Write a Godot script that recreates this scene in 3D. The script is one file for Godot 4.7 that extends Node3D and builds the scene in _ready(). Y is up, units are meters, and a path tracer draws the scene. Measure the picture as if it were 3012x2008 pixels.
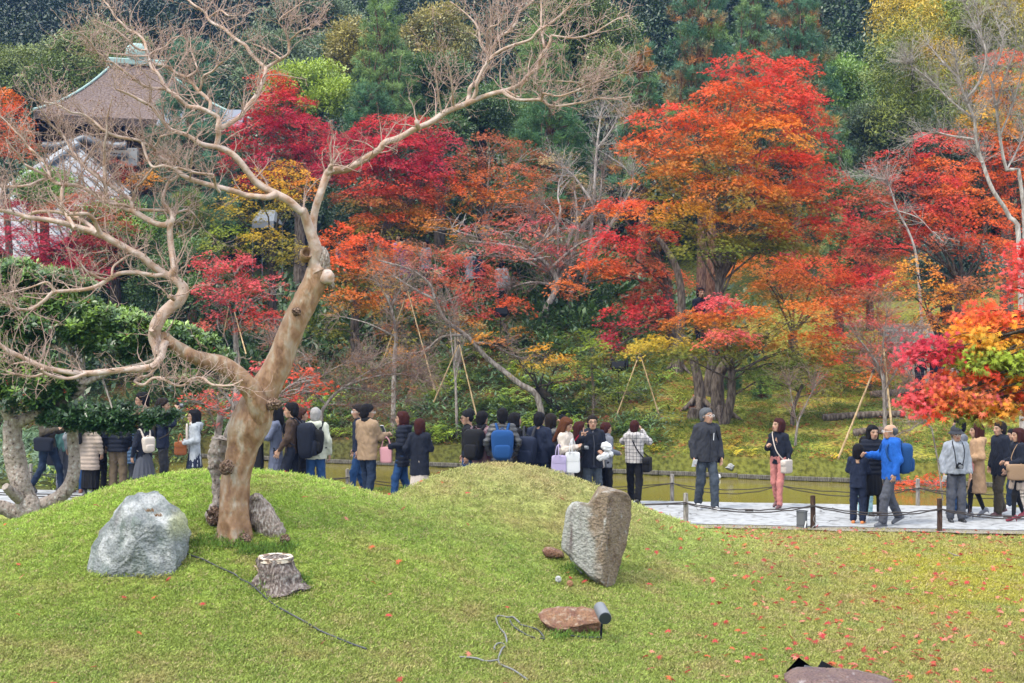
extends Node3D
# An autumn garden in the hills: mossy mounds, a crape myrtle, a path of visitors, a pond and a wooded slope of maples and pines.

const FOC := 4400.0          # focal length in units of the photograph's pixels
const EYE := Vector3(0, 3, 0)
const WET := -0.35           # level of the pond

var look := Basis(Vector3.RIGHT, -0.007727)
var rng := RandomNumberGenerator.new()
var nz := FastNoiseLite.new()
var mats := {}
var kit := {}                # leaf sprays, tufts and body pieces that many things share
var used := {}


func _ready() -> void:
	rng.seed = 7
	nz.seed = 3
	nz.frequency = 1.0
	set_camera_and_light()
	make_materials()
	make_kit()
	build_ground()
	build_water_and_path()
	build_hall()
	build_woods()
	build_maples()
	build_hill_cover()
	build_hill_things()
	build_crape_myrtle()
	build_evergreen()
	build_stones()
	build_fences()
	build_people()
	build_grass()
	build_fallen_leaves()


func set_camera_and_light() -> void:
	var cam := Camera3D.new()
	cam.name = "view_camera"
	cam.position = EYE
	cam.basis = look
	cam.fov = rad_to_deg(2.0 * atan(1004.0 / FOC))
	cam.near = 0.1
	cam.far = 900.0
	add_child(cam)
	cam.current = true
	var sky_mat := ProceduralSkyMaterial.new()
	sky_mat.sky_top_color = Color(0.93, 0.96, 1.0)
	sky_mat.sky_horizon_color = Color(0.9, 0.93, 0.97)
	sky_mat.sky_curve = 0.2
	sky_mat.ground_bottom_color = Color(0.3, 0.3, 0.25)
	sky_mat.ground_horizon_color = Color(0.5, 0.5, 0.45)
	sky_mat.sky_energy_multiplier = 1.0
	var sky := Sky.new()
	sky.sky_material = sky_mat
	var env := Environment.new()
	env.background_mode = Environment.BG_SKY
	env.sky = sky
	env.tonemap_mode = Environment.TONE_MAPPER_LINEAR
	env.tonemap_exposure = 3.6
	env.fog_enabled = true       # the thin blue air of the hillside
	env.fog_density = 0.0003
	env.fog_light_color = Color(0.45, 0.62, 0.95)
	env.sdfgi_enabled = true
	env.ssao_enabled = true
	env.ssil_enabled = true
	var we := WorldEnvironment.new()
	we.name = "environment"
	we.environment = env
	add_child(we)
	var sun := DirectionalLight3D.new()
	sun.name = "sun"
	sun.light_energy = 0.5
	sun.light_color = Color(1.0, 0.97, 0.92)
	sun.light_angular_distance = 14.0
	sun.shadow_enabled = true
	sun.basis = Basis.looking_at(Vector3(0.5, -1.0, -0.45).normalized())
	add_child(sun)


# ---------------------------------------------------------------- places

func spot(px: float, py: float, d: float) -> Vector3:
	# the point at depth d that lies on the sight line through (px, py)
	var v := look * Vector3((px - 1506.0) / FOC, (1004.0 - py) / FOC, -1.0)
	return EYE + v * (d / -v.z)


func path_near(x: float) -> float:
	return 23.3 - 0.16 * x


func pond_far(x: float) -> float:
	return 35.7 - 0.4 * clampf(x, -14.0, 14.0)


func in_pond(x: float, d: float) -> float:
	return smoothstep(-8.8, -8.2, x) * smoothstep(10.6, 10.0, x) * smoothstep(path_near(x) + 3.5, path_near(x) + 3.8, d) * smoothstep(pond_far(x) + 0.12, pond_far(x) - 0.12, d)


func lawn(x: float, d: float) -> float:
	var a := 1.36 * exp(-0.5 * (pow((x + 3.3) / 2.3, 2) + pow((d - 17.3) / 2.25, 2)))
	var b := 1.26 * exp(-0.5 * (pow((x + 0.22) / (1.75 if x > -0.22 else 1.45), 2) + pow((d - 19.2) / (1.6 if d < 19.2 else 1.3), 2)))
	return pow(pow(a, 8) + pow(b, 8), 0.125) + 0.025 * nz.get_noise_2d(x * 0.5, d * 0.5) * smoothstep(23.0, 21.0, d)


func hill(x: float, d: float) -> float:
	var e := d - pond_far(x)
	if e < 0.0:
		return lerpf(0.0, -1.0, in_pond(x, d)) - 0.03
	var right := smoothstep(1.5, 6.5, x)
	var top := maxf(d - 54.0, 0.0)
	var climb := minf(e, 50.0 - pond_far(x)) if d > 50.0 else e
	var y := 0.05 + climb * lerpf(0.36, 0.2, right) + top * lerpf(0.3, 0.36, right)
	y += maxf(d - 140.0, 0.0) * 0.25
	return y + 0.12 * smoothstep(0.0, 3.0, e) * nz.get_noise_2d(x * 0.25, d * 0.25)


func ground(x: float, d: float) -> float:
	return lawn(x, d) if d < path_near(x) else hill(x, d)


func stand(px: float, d: float) -> Vector3:
	# the place on the ground at depth d under picture column px
	var x := (px - 1506.0) / FOC * d
	return Vector3(x, ground(x, d), -d)


func lie(px: float, py: float) -> Vector3:
	# where the sight line through (px, py) meets the lawn
	var lo := 8.0
	for i in 400:
		var p := spot(px, py, lo)
		if p.y < ground(p.x, lo):
			break
		lo += 0.05
	return spot(px, py, lo - 0.025)


# ---------------------------------------------------------------- naming

func numbered(called: String) -> String:
	var k: int = used.get(called, 0)
	used[called] = k + 1
	return called if k == 0 else "%s_%03d" % [called, k]


func tag(o: Node3D, label: String, category: String, group := "", kind := "") -> Node3D:
	if label:
		o.set_meta("label", label)
	if category:
		o.set_meta("category", category)
	if group:
		o.set_meta("group", group)
	if kind:
		o.set_meta("kind", kind)
	return o


func thing(called: String, at: Vector3, label: String, category: String, group := "", turn := 0.0) -> Node3D:
	var o := Node3D.new()
	o.name = numbered(called)
	o.position = at
	o.rotation.y = turn
	add_child(o)
	return tag(o, label, category, group)


func part(called: String, m: Mesh, material: Material, parent: Node3D = self, at := Transform3D.IDENTITY) -> MeshInstance3D:
	var o := MeshInstance3D.new()
	o.name = numbered(called) if parent == self else called
	o.mesh = m
	o.material_override = material
	o.transform = at
	parent.add_child(o, true)
	return o


func setting(called: String, m: Mesh, material: Material) -> MeshInstance3D:
	var o := part(called, m, material)
	o.set_meta("kind", "structure")
	return o


# ---------------------------------------------------------------- shapes

class Shape:
	var v := PackedVector3Array()
	var n := PackedVector3Array()
	var c := PackedColorArray()
	var i := PackedInt32Array()
	var tint := Color.WHITE

	func put(p: Vector3, q: Vector3) -> int:
		v.push_back(p)
		n.push_back(q)
		c.push_back(tint)
		return v.size() - 1

	func face(pts: Array) -> void:
		# a flat convex face, seen from the side from which its points run clockwise
		var q: Vector3 = -(pts[1] - pts[0]).cross(pts[2] - pts[0]).normalized()
		var k := v.size()
		for p: Vector3 in pts:
			put(p, q)
		for j in range(1, pts.size() - 1):
			i.append_array([k, k + j, k + j + 1])

	func box(size: Vector3, t := Transform3D.IDENTITY, bevel := 0.0) -> void:
		var h := size * 0.5
		var b := minf(bevel, minf(h.x, minf(h.y, h.z)) * 0.9)
		for ax in 3:
			for s in [-1.0, 1.0]:
				var o := Vector3.ZERO
				o[ax] = s
				var p := Vector3.ZERO
				p[(ax + 1) % 3] = 1.0
				var q := Vector3.ZERO
				q[(ax + 2) % 3] = 1.0
				if s > 0:
					var w := p
					p = q
					q = w
				var hp := absf(p.dot(h)) - b
				var hq := absf(q.dot(h)) - b
				var m := o * absf(o.dot(h))
				face([t * (m - p * hp - q * hq), t * (m + p * hp - q * hq), t * (m + p * hp + q * hq), t * (m - p * hp + q * hq)])
		if b > 0.0:
			for ax in 3:
				var bx := (ax + 1) % 3
				var cx := (ax + 2) % 3
				for s1 in [-1.0, 1.0]:
					for s2 in [-1.0, 1.0]:
						var pts := []
						for w in [[0, -1.0], [0, 1.0], [1, 1.0], [1, -1.0]]:
							var p := Vector3.ZERO
							p[ax] = w[1] * (h[ax] - b)
							p[bx] = s1 * (h[bx] - (b if w[0] == 1 else 0.0))
							p[cx] = s2 * (h[cx] - (0.0 if w[0] == 1 else b))
							pts.append(t * p)
						var out := Vector3.ZERO
						out[bx] = s1
						out[cx] = s2
						if (pts[1] - pts[0]).cross(pts[2] - pts[0]).dot(t.basis * out) > 0.0:
							pts.reverse()
						face(pts)
			for sx in [-1.0, 1.0]:
				for sy in [-1.0, 1.0]:
					for sz in [-1.0, 1.0]:
						var s3 := Vector3(sx, sy, sz)
						var pts := []
						for ax in 3:
							var p := s3 * (h - Vector3.ONE * b)
							p[ax] = s3[ax] * h[ax]
							pts.append(t * p)
						if (pts[1] - pts[0]).cross(pts[2] - pts[0]).dot(t.basis * s3) > 0.0:
							pts.reverse()
						face(pts)

	func tube(pts: PackedVector3Array, rad: PackedFloat32Array, sides: int, caps := true, flat := 1.0) -> void:
		var first := v.size()
		var u := Vector3.ZERO
		var count := pts.size()
		var t := Vector3.UP
		for k in count:
			var way := pts[mini(k + 1, count - 1)] - pts[maxi(k - 1, 0)]
			if way.length_squared() > 1e-12:
				t = way.normalized()
			if u == Vector3.ZERO:
				u = t.cross(Vector3.FORWARD if absf(t.z) < 0.8 else Vector3.UP).normalized()
			else:
				u = (u - t * u.dot(t)).normalized()
			var w := t.cross(u)
			for j in sides:
				var a := TAU * j / sides
				var o := u * cos(a) + w * sin(a) * flat
				v.push_back(pts[k] + o * rad[k])
				n.push_back(o.normalized())
				c.push_back(tint)
		for k in count - 1:
			for j in sides:
				var a := first + k * sides + j
				var b := first + k * sides + (j + 1) % sides
				i.append_array([a, a + sides, b, b, a + sides, b + sides])
		if caps:
			for e in [0, count - 1]:
				var out := (pts[0] - pts[1]).normalized() if e == 0 else (pts[e] - pts[e - 1]).normalized()
				var m := put(pts[e] + out * rad[e] * 0.25, out)
				var k := v.size()
				for j in sides:
					put(v[first + e * sides + j], out)
				for j in sides:
					if e == 0:
						i.append_array([m, k + j, k + (j + 1) % sides])
					else:
						i.append_array([m, k + (j + 1) % sides, k + j])

	func lathe(profile: PackedVector2Array, sides: int, t := Transform3D.IDENTITY) -> void:
		# profile of (radius, height) running upwards
		for k in profile.size() - 1:
			var a := profile[k]
			var b := profile[k + 1]
			var first := v.size()
			var slope := Vector2(b.y - a.y, a.x - b.x).normalized()
			for j in sides + 1:
				var g := TAU * j / sides
				var o := Vector3(cos(g), 0, sin(g))
				var q := (t.basis * (o * slope.x + Vector3.UP * slope.y)).normalized()
				put(t * (o * a.x + Vector3.UP * a.y), q)
				put(t * (o * b.x + Vector3.UP * b.y), q)
			for j in sides:
				var m := first + 2 * j
				i.append_array([m, m + 2, m + 1, m + 1, m + 2, m + 3])

	func pillow(size: Vector3, t := Transform3D.IDENTITY, e := 0.55, rows := 10, cols := 16, drape := 0.0) -> void:
		# a superellipsoid: a stuffed bag, a cushion, a rounded block
		var first := v.size()
		for r in rows + 1:
			var b := PI * (float(r) / rows - 0.5)
			for k in cols:
				var a := TAU * k / cols
				var cb := pow(absf(cos(b)), e)
				var p := Vector3(signf(cos(a)) * pow(absf(cos(a)), e) * cb, signf(sin(b)) * pow(absf(sin(b)), e), signf(sin(a)) * pow(absf(sin(a)), e) * cb)
				var q := Vector3(signf(cos(a)) * pow(absf(cos(a)), 2 - e) * pow(absf(cos(b)), 2 - e), signf(sin(b)) * pow(absf(sin(b)), 2 - e), signf(sin(a)) * pow(absf(sin(a)), 2 - e) * pow(absf(cos(b)), 2 - e))
				if drape != 0.0:
					var w := 1.0 - drape * p.y
					p = Vector3(p.x * w, p.y, p.z * w)
				put(t * (p * size * 0.5), (t.basis * (q / size)).normalized())
		for r in rows:
			for k in cols:
				var a := first + r * cols + k
				var b := first + r * cols + (k + 1) % cols
				i.append_array([a, b, a + cols, b, b + cols, a + cols])

	func blade(root: Vector3, way: Vector3, up: Vector3, long: float, wide: float, fold := 0.0) -> void:
		# a leaf: a kite of two halves bent along its midrib
		var side := way.cross(up).normalized()
		var q := side.cross(way).normalized()
		var l := root + way * long * 0.45 - side * wide * 0.5 + q * fold * wide
		var r := root + way * long * 0.45 + side * wide * 0.5 + q * fold * wide
		var tip := root + way * long
		var k := v.size()
		for p: Vector3 in [root, l, tip, r]:
			put(p, q)
		i.append_array([k, k + 1, k + 2, k, k + 2, k + 3])

	func add(s: Shape, t: Transform3D) -> void:
		var first := v.size()
		var b := t.basis
		var flip := b.determinant() < 0.0
		for k in s.v.size():
			v.push_back(t * s.v[k])
			n.push_back((b * s.n[k]).normalized())
			c.push_back(s.c[k] * tint)
		for k in range(0, s.i.size(), 3):
			if flip:
				i.append_array([first + s.i[k], first + s.i[k + 2], first + s.i[k + 1]])
			else:
				i.append_array([first + s.i[k], first + s.i[k + 1], first + s.i[k + 2]])

	func mesh() -> ArrayMesh:
		var a := []
		a.resize(Mesh.ARRAY_MAX)
		a[Mesh.ARRAY_VERTEX] = v
		a[Mesh.ARRAY_NORMAL] = n
		a[Mesh.ARRAY_COLOR] = c
		a[Mesh.ARRAY_INDEX] = i
		var m := ArrayMesh.new()
		if v.size():
			m.add_surface_from_arrays(Mesh.PRIMITIVE_TRIANGLES, a)
		return m


class Copies:
	var data := PackedFloat32Array()

	func put(t: Transform3D, k: Color) -> void:
		var b := t.basis
		var o := t.origin
		data.append_array([b.x.x, b.y.x, b.z.x, o.x, b.x.y, b.y.y, b.z.y, o.y, b.x.z, b.y.z, b.z.z, o.z, k.r, k.g, k.b, 1.0])

	func made(m: Mesh, material: Material) -> MultiMeshInstance3D:
		var mm := MultiMesh.new()
		mm.transform_format = MultiMesh.TRANSFORM_3D
		mm.use_colors = true
		mm.mesh = m
		mm.instance_count = data.size() / 16
		mm.buffer = data
		var o := MultiMeshInstance3D.new()
		o.multimesh = mm
		o.material_override = material
		return o


func smooth_line(pts: Array, steps: int) -> PackedVector3Array:
	# a Catmull-Rom curve through the points
	var out := PackedVector3Array()
	for k in pts.size() - 1:
		var a: Vector3 = pts[maxi(k - 1, 0)]
		var b: Vector3 = pts[k]
		var c: Vector3 = pts[k + 1]
		var d: Vector3 = pts[mini(k + 2, pts.size() - 1)]
		for s in steps:
			out.push_back(b.cubic_interpolate(c, a, d, float(s) / steps))
	out.push_back(pts[-1])
	return out


func taper(a: float, b: float, count: int) -> PackedFloat32Array:
	var out := PackedFloat32Array()
	for k in count:
		out.push_back(lerpf(a, b, float(k) / maxf(count - 1, 1)))
	return out


func turned(y: Vector3, spin: float) -> Basis:
	# axes with the given up, spun about it
	var up := y.normalized()
	var x := up.cross(Vector3.FORWARD if absf(up.z) < 0.9 else Vector3.RIGHT).normalized()
	var b := Basis(x, up, x.cross(up))
	return b * Basis(Vector3.UP, spin)


func in_ball() -> Vector3:
	while true:
		var p := Vector3(rng.randf_range(-1, 1), rng.randf_range(-1, 1), rng.randf_range(-1, 1))
		if p.length_squared() < 1.0:
			return p
	return Vector3.ZERO


func rock(outline: Array, d: float, depth: float, lump: float, tone: Callable, facet := 0.0, cuts := []) -> Shape:
	# a stone whose front outline follows the points (picture columns and rows at depth d); rounded in depth, broken by noise
	var mid := Vector2.ZERO
	for p: Vector2 in outline:
		mid += p / outline.size()
	var s := Shape.new()
	var cols := 64
	var rows := 36
	var k := d / FOC
	var reach := []
	for j in cols:
		var a := TAU * j / cols
		var ray := Vector2(cos(a), sin(a)) * 4000.0
		var far := 10.0
		for e in outline.size():
			var hit = Geometry2D.segment_intersects_segment(mid, mid + ray, outline[e], outline[(e + 1) % outline.size()])
			if hit != null:
				far = maxf(far, hit.distance_to(mid))
		reach.append(far)
	var centre := spot(mid.x, mid.y, d)
	for r in rows + 1:
		var b := PI * (float(r) / rows - 0.5)
		var ring := pow(maxf(cos(b), 0.0), 0.55)
		for j in cols:
			var a := TAU * j / cols
			var flat: Vector3 = Vector3(cos(a), -sin(a), 0) * reach[j] * ring * k
			var p: Vector3 = flat + Vector3(0, 0, signf(sin(b)) * pow(absf(sin(b)), 0.75) * depth)
			var w: Vector3 = p * 2.4 + centre
			var dn: float = nz.get_noise_3d(w.x, w.y, w.z) * 0.6 + nz.get_noise_3d(w.x * 2.7, w.y * 2.2, w.z * 2.7) * 0.3 + nz.get_noise_3d(w.x * 8, w.y * 6, w.z * 8) * 0.14 + nz.get_noise_3d(w.x * 20, w.y * 16, w.z * 20) * 0.05
			if facet > 0.0:
				dn += facet * (absf(nz.get_noise_3d(w.x * 1.6 + 9, w.y * 0.5, w.z * 1.6)) - 0.25)
			for c: Array in cuts:
				var over: float = p.dot(c[0]) - c[1] * depth
				if over > 0.0:
					p -= (c[0] as Vector3) * over * 0.92
			p += p.normalized() * dn * lump
			s.put(centre + p, Vector3.UP)
	for r in rows:
		for j in cols:
			var a := r * cols + j
			var b := r * cols + (j + 1) % cols
			s.i.append_array([a, b, a + cols, b, b + cols, a + cols])
	soften(s)
	for q in s.v.size():
		s.c[q] = tone.call(s.v[q], s.n[q])
	return s


func soften(s: Shape) -> void:
	# normals from the faces round each vertex
	for k in s.n.size():
		s.n[k] = Vector3.ZERO
	for k in range(0, s.i.size(), 3):
		var a := s.i[k]
		var b := s.i[k + 1]
		var c := s.i[k + 2]
		var q := -(s.v[b] - s.v[a]).cross(s.v[c] - s.v[a])
		s.n[a] += q
		s.n[b] += q
		s.n[c] += q
	for k in s.n.size():
		s.n[k] = s.n[k].normalized() if s.n[k].length_squared() > 1e-20 else Vector3.UP


# ---------------------------------------------------------------- materials

func noise_picture(freq: float, stops: Array, seed_: int, size := 512, kind := FastNoiseLite.TYPE_SIMPLEX_SMOOTH, octaves := 4, cell := -1) -> NoiseTexture2D:
	# stops: [position, linear colour] pairs
	var f := FastNoiseLite.new()
	f.noise_type = kind
	f.seed = seed_
	f.frequency = freq
	f.fractal_octaves = octaves
	if cell >= 0:
		f.cellular_return_type = cell
		f.cellular_jitter = 1.0
		f.domain_warp_enabled = true
		f.domain_warp_amplitude = 12.0
		f.domain_warp_frequency = 0.02
	var g := Gradient.new()
	var at := PackedFloat32Array()
	var col := PackedColorArray()
	for s in stops:
		at.push_back(s[0])
		col.push_back((s[1] as Color).linear_to_srgb())
	g.offsets = at
	g.colors = col
	var t := NoiseTexture2D.new()
	t.width = size
	t.height = size
	t.seamless = true
	t.noise = f
	t.color_ramp = g
	return t


func grey(v: float) -> Color:
	return Color(v, v, v)


func mat(called: String, col: Color, rough := 0.85, spec := 0.5) -> StandardMaterial3D:
	var m := StandardMaterial3D.new()
	m.resource_name = called
	m.albedo_color = col.linear_to_srgb()
	m.roughness = rough
	m.metallic_specular = spec
	mats[called] = m
	return m


func leafy(called: String, rough: float, glow: float, spec := 0.4) -> StandardMaterial3D:
	var m := mat(called, Color.WHITE, rough, spec)
	m.vertex_color_use_as_albedo = true
	m.backlight_enabled = true
	m.backlight = Color(glow, glow, glow).linear_to_srgb()
	return m


func draped(m: StandardMaterial3D, picture: Texture2D, scale: Vector3, world := true) -> StandardMaterial3D:
	m.albedo_texture = picture
	m.uv1_triplanar = true
	m.uv1_world_triplanar = world
	m.uv1_scale = scale
	m.uv1_triplanar_sharpness = 3.0
	return m


func relief(m: StandardMaterial3D, picture: Texture2D, high: float) -> StandardMaterial3D:
	m.heightmap_enabled = true
	m.heightmap_texture = picture
	m.heightmap_scale = high
	return m


func make_materials() -> void:
	var mottle := noise_picture(0.012, [[0.0, grey(0.55)], [0.5, grey(0.9)], [1.0, grey(1.25).clamp()]], 11, 512)
	var grain := noise_picture(0.03, [[0.0, grey(0.0)], [1.0, grey(1.0)]], 12, 512)
	var fine := noise_picture(0.12, [[0.0, grey(0.0)], [1.0, grey(1.0)]], 13, 512)
	kit.mottle = mottle
	kit.grain = grain
	kit.fine = fine
	var turf_mat := mat("turf", Color.WHITE, 0.95, 0.2)
	turf_mat.vertex_color_use_as_albedo = true
	draped(turf_mat, noise_picture(0.05, [[0.2, grey(0.55)], [0.5, grey(0.85)], [0.8, grey(1.0)]], 21, 512), Vector3(0.7, 0.7, 0.7))
	relief(turf_mat, fine, 1.2)
	# hillside soil under leaf litter and moss
	var soil := mat("hill_soil", Color.WHITE, 0.95, 0.2)
	soil.vertex_color_use_as_albedo = true
	draped(soil, noise_picture(0.06, [[0.25, grey(0.35)], [0.5, grey(0.8)], [0.75, grey(1.0)]], 22, 512), Vector3(0.25, 0.25, 0.25))
	relief(soil, grain, 4.0)
	# pale path, cracked
	var path := mat("path", Color.WHITE, 0.9, 0.3)
	draped(path, noise_picture(0.02, [[0.2, Color(0.165, 0.165, 0.165)], [0.42, Color(0.225, 0.228, 0.232)], [0.6, Color(0.245, 0.25, 0.255)], [0.9, Color(0.27, 0.273, 0.278)]], 23, 512, FastNoiseLite.TYPE_SIMPLEX_SMOOTH, 5), Vector3(0.5, 0.5, 0.5))
	relief(path, fine, 0.15)
	mat("crack", Color(0.12, 0.12, 0.12), 1.0, 0.1)
	var verge := mat("gravel_verge", Color.WHITE, 0.95, 0.2)
	draped(verge, noise_picture(0.09, [[0.25, Color(0.12, 0.1, 0.075)], [0.5, Color(0.2, 0.175, 0.135)], [0.75, Color(0.28, 0.26, 0.22)]], 24, 512), Vector3(1, 1, 1))
	relief(verge, fine, 1.0)
	var water := mat("pond_water", Color(0.115, 0.095, 0.018), 0.14, 0.32)
	water.normal_enabled = true
	var wave := noise_picture(0.02, [[0.0, grey(0)], [1.0, grey(1)]], 25, 512, FastNoiseLite.TYPE_SIMPLEX_SMOOTH, 2)
	wave.color_ramp = null
	wave.as_normal_map = true
	wave.bump_strength = 1.2
	water.normal_texture = wave
	water.normal_scale = 0.09
	water.uv1_triplanar = true
	water.uv1_world_triplanar = true
	water.uv1_scale = Vector3(0.5, 0.5, 0.5)
	# barks
	var myrtle := mat("myrtle_trunk", Color.WHITE, 0.62, 0.4)
	draped(myrtle, noise_picture(0.016, [[0.1, Color(0.11, 0.055, 0.027)], [0.36, Color(0.165, 0.092, 0.047)], [0.5, Color(0.195, 0.11, 0.058)], [0.58, Color(0.21, 0.135, 0.08)], [0.68, Color(0.225, 0.16, 0.105)], [0.85, Color(0.26, 0.215, 0.165)]], 31, 512, FastNoiseLite.TYPE_SIMPLEX_SMOOTH, 5), Vector3(1.0, 0.42, 1.0))
	relief(myrtle, grain, 1.6)
	var limbs := mat("myrtle_limb", Color.WHITE, 0.6, 0.4)
	draped(limbs, noise_picture(0.014, [[0.2, Color(0.21, 0.12, 0.07)], [0.4, Color(0.27, 0.18, 0.13)], [0.6, Color(0.31, 0.235, 0.195)], [0.85, Color(0.36, 0.295, 0.26)]], 32, 512), Vector3(0.9, 0.9, 0.9))
	relief(limbs, grain, 0.5)
	mat("myrtle_twig", Color(0.27, 0.185, 0.15), 0.8)
	mat("bare_twig", Color(0.15, 0.1, 0.078), 0.85)
	mat("seed_pod", Color(0.12, 0.05, 0.03), 0.8)
	var burr := mat("burr_wood", Color.WHITE, 0.95, 0.2)
	draped(burr, noise_picture(0.04, [[0.25, Color(0.03, 0.02, 0.015)], [0.5, Color(0.12, 0.075, 0.05)], [0.7, Color(0.2, 0.13, 0.1)], [0.85, Color(0.3, 0.29, 0.24)]], 33, 512), Vector3(1.5, 1.5, 1.5))
	relief(burr, grain, 3.0)
	var sawn := mat("sawn_side", Color.WHITE, 0.95, 0.2)
	draped(sawn, noise_picture(0.03, [[0.2, Color(0.045, 0.035, 0.03)], [0.5, Color(0.11, 0.085, 0.075)], [0.7, Color(0.19, 0.165, 0.15)], [0.9, Color(0.28, 0.27, 0.25)]], 39, 512), Vector3(1.8, 1.0, 1.8))
	relief(sawn, grain, 2.5)
	var dead := mat("dead_wood", Color.WHITE, 0.9, 0.25)
	draped(dead, noise_picture(0.03, [[0.2, Color(0.1, 0.075, 0.06)], [0.45, Color(0.19, 0.15, 0.125)], [0.65, Color(0.26, 0.22, 0.19)], [0.85, Color(0.35, 0.33, 0.3)]], 34, 512), Vector3(2.2, 0.9, 2.2))
	relief(dead, grain, 2.5)
	var lichen := mat("lichen_bark", Color.WHITE, 0.9, 0.25)
	draped(lichen, noise_picture(0.022, [[0.12, Color(0.04, 0.03, 0.024)], [0.28, Color(0.15, 0.12, 0.1)], [0.42, Color(0.2, 0.165, 0.14)], [0.72, Color(0.235, 0.2, 0.175)], [0.88, Color(0.31, 0.31, 0.285)]], 35, 512), Vector3(1.4, 1.1, 1.4))
	relief(lichen, grain, 1.5)
	for b in [["maple_bark", Color(0.045, 0.034, 0.026), Color(0.13, 0.105, 0.085)], ["pine_bark", Color(0.06, 0.03, 0.02), Color(0.17, 0.1, 0.07)], ["grey_bark", Color(0.11, 0.09, 0.075), Color(0.25, 0.22, 0.195)], ["pale_bark", Color(0.19, 0.16, 0.14), Color(0.34, 0.31, 0.285)], ["dark_bark", Color(0.02, 0.016, 0.012), Color(0.06, 0.05, 0.04)]]:
		var m := mat(b[0], Color.WHITE, 0.92, 0.25)
		draped(m, noise_picture(0.04, [[0.25, b[1]], [0.75, b[2]]], 36 + mats.size(), 256), Vector3(1.2, 0.35, 1.2))
		relief(m, grain, 2.0)
	# leaves
	leafy("maple_leaf", 0.65, 0.7)
	leafy("broad_leaf", 0.42, 0.35, 0.5)
	leafy("gloss_leaf", 0.36, 0.2, 0.5)
	leafy("needle", 0.6, 0.25, 0.35)
	leafy("grass_blade", 0.65, 0.5, 0.3)
	# stone
	var stone := mat("stone", Color.WHITE, 0.88, 0.3)
	stone.vertex_color_use_as_albedo = true
	draped(stone, noise_picture(0.05, [[0.2, grey(0.55)], [0.42, grey(0.82)], [0.62, grey(0.93)], [0.85, grey(1.0)]], 51, 512), Vector3(1.3, 1.3, 1.3))
	relief(stone, grain, 1.6)
	# timber, metal, rope
	for b in [["weathered_wood", Color(0.12, 0.105, 0.09), Color(0.3, 0.275, 0.25)], ["grey_board", Color(0.05, 0.045, 0.035), Color(0.13, 0.12, 0.1)], ["dark_wood", Color(0.025, 0.014, 0.009), Color(0.07, 0.04, 0.026)], ["brown_wood", Color(0.05, 0.033, 0.022), Color(0.12, 0.085, 0.06)], ["bamboo", Color(0.25, 0.17, 0.085), Color(0.42, 0.31, 0.18)]]:
		var m := mat(b[0], Color.WHITE, 0.8, 0.3)
		draped(m, noise_picture(0.03, [[0.25, b[1]], [0.75, b[2]]], 60 + mats.size(), 256), Vector3(3, 0.5, 3))
		relief(m, grain, 0.5)
	mat("rope", Color(0.022, 0.016, 0.014), 0.9)
	mat("black_cable", Color(0.02, 0.021, 0.023), 0.45)
	mat("grey_cable", Color(0.1, 0.1, 0.1), 0.5)
	mat("black_metal", Color(0.009, 0.01, 0.012), 0.75, 0.2)
	mat("grey_metal", Color(0.09, 0.095, 0.105), 0.5)
	mat("drum_metal", Color(0.075, 0.078, 0.082), 0.6)
	mat("lens_glass", Color(0.02, 0.025, 0.03), 0.08)
	mat("white_paint", Color(0.5, 0.5, 0.5), 0.5)
	mat("canopy_cloth", Color(0.23, 0.235, 0.24), 0.8)
	mat("red_berry", Color(0.35, 0.012, 0.01), 0.3)
	# the hall
	var thatch := mat("bark_thatch", Color.WHITE, 0.95, 0.2)
	draped(thatch, noise_picture(0.03, [[0.25, Color(0.07, 0.05, 0.043)], [0.55, Color(0.115, 0.085, 0.075)], [0.8, Color(0.15, 0.12, 0.11)]], 71, 512), Vector3(0.5, 1.6, 0.5))
	relief(thatch, grain, 3.0)
	mat("tile_pale", Color(0.13, 0.145, 0.17), 0.4)
	mat("tile_mid", Color(0.09, 0.1, 0.125), 0.4)
	mat("tile_dark", Color(0.075, 0.085, 0.1), 0.45)
	mat("verdigris", Color(0.17, 0.25, 0.23), 0.7)
	mat("old_timber", Color(0.022, 0.015, 0.012), 0.8)
	mat("plaster", Color(0.22, 0.22, 0.225), 0.9)


# ---------------------------------------------------------------- leaf sprays and tufts

func lobed_leaf(s: Shape, at: Vector3, way: Vector3, up: Vector3, size: float, lobes: int) -> void:
	var side := way.cross(up).normalized()
	var q := side.cross(way).normalized()
	var hub := s.put(at, q)
	for k in lobes:
		var a := (float(k) / (lobes - 1) - 0.5) * 4.0
		var w := (way * cos(a) + side * sin(a)).normalized()
		var long := size * (0.62 - 0.085 * absf(a))
		var b0 := (way * cos(a - 0.3) + side * sin(a - 0.3)).normalized()
		var b1 := (way * cos(a + 0.3) + side * sin(a + 0.3)).normalized()
		var dip := q * -size * 0.09
		var l := s.put(at + b0 * long * 0.42, q)
		var t := s.put(at + w * long + dip, q)
		var r := s.put(at + b1 * long * 0.42, q)
		s.i.append_array([hub, l, t, hub, t, r])


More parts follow.
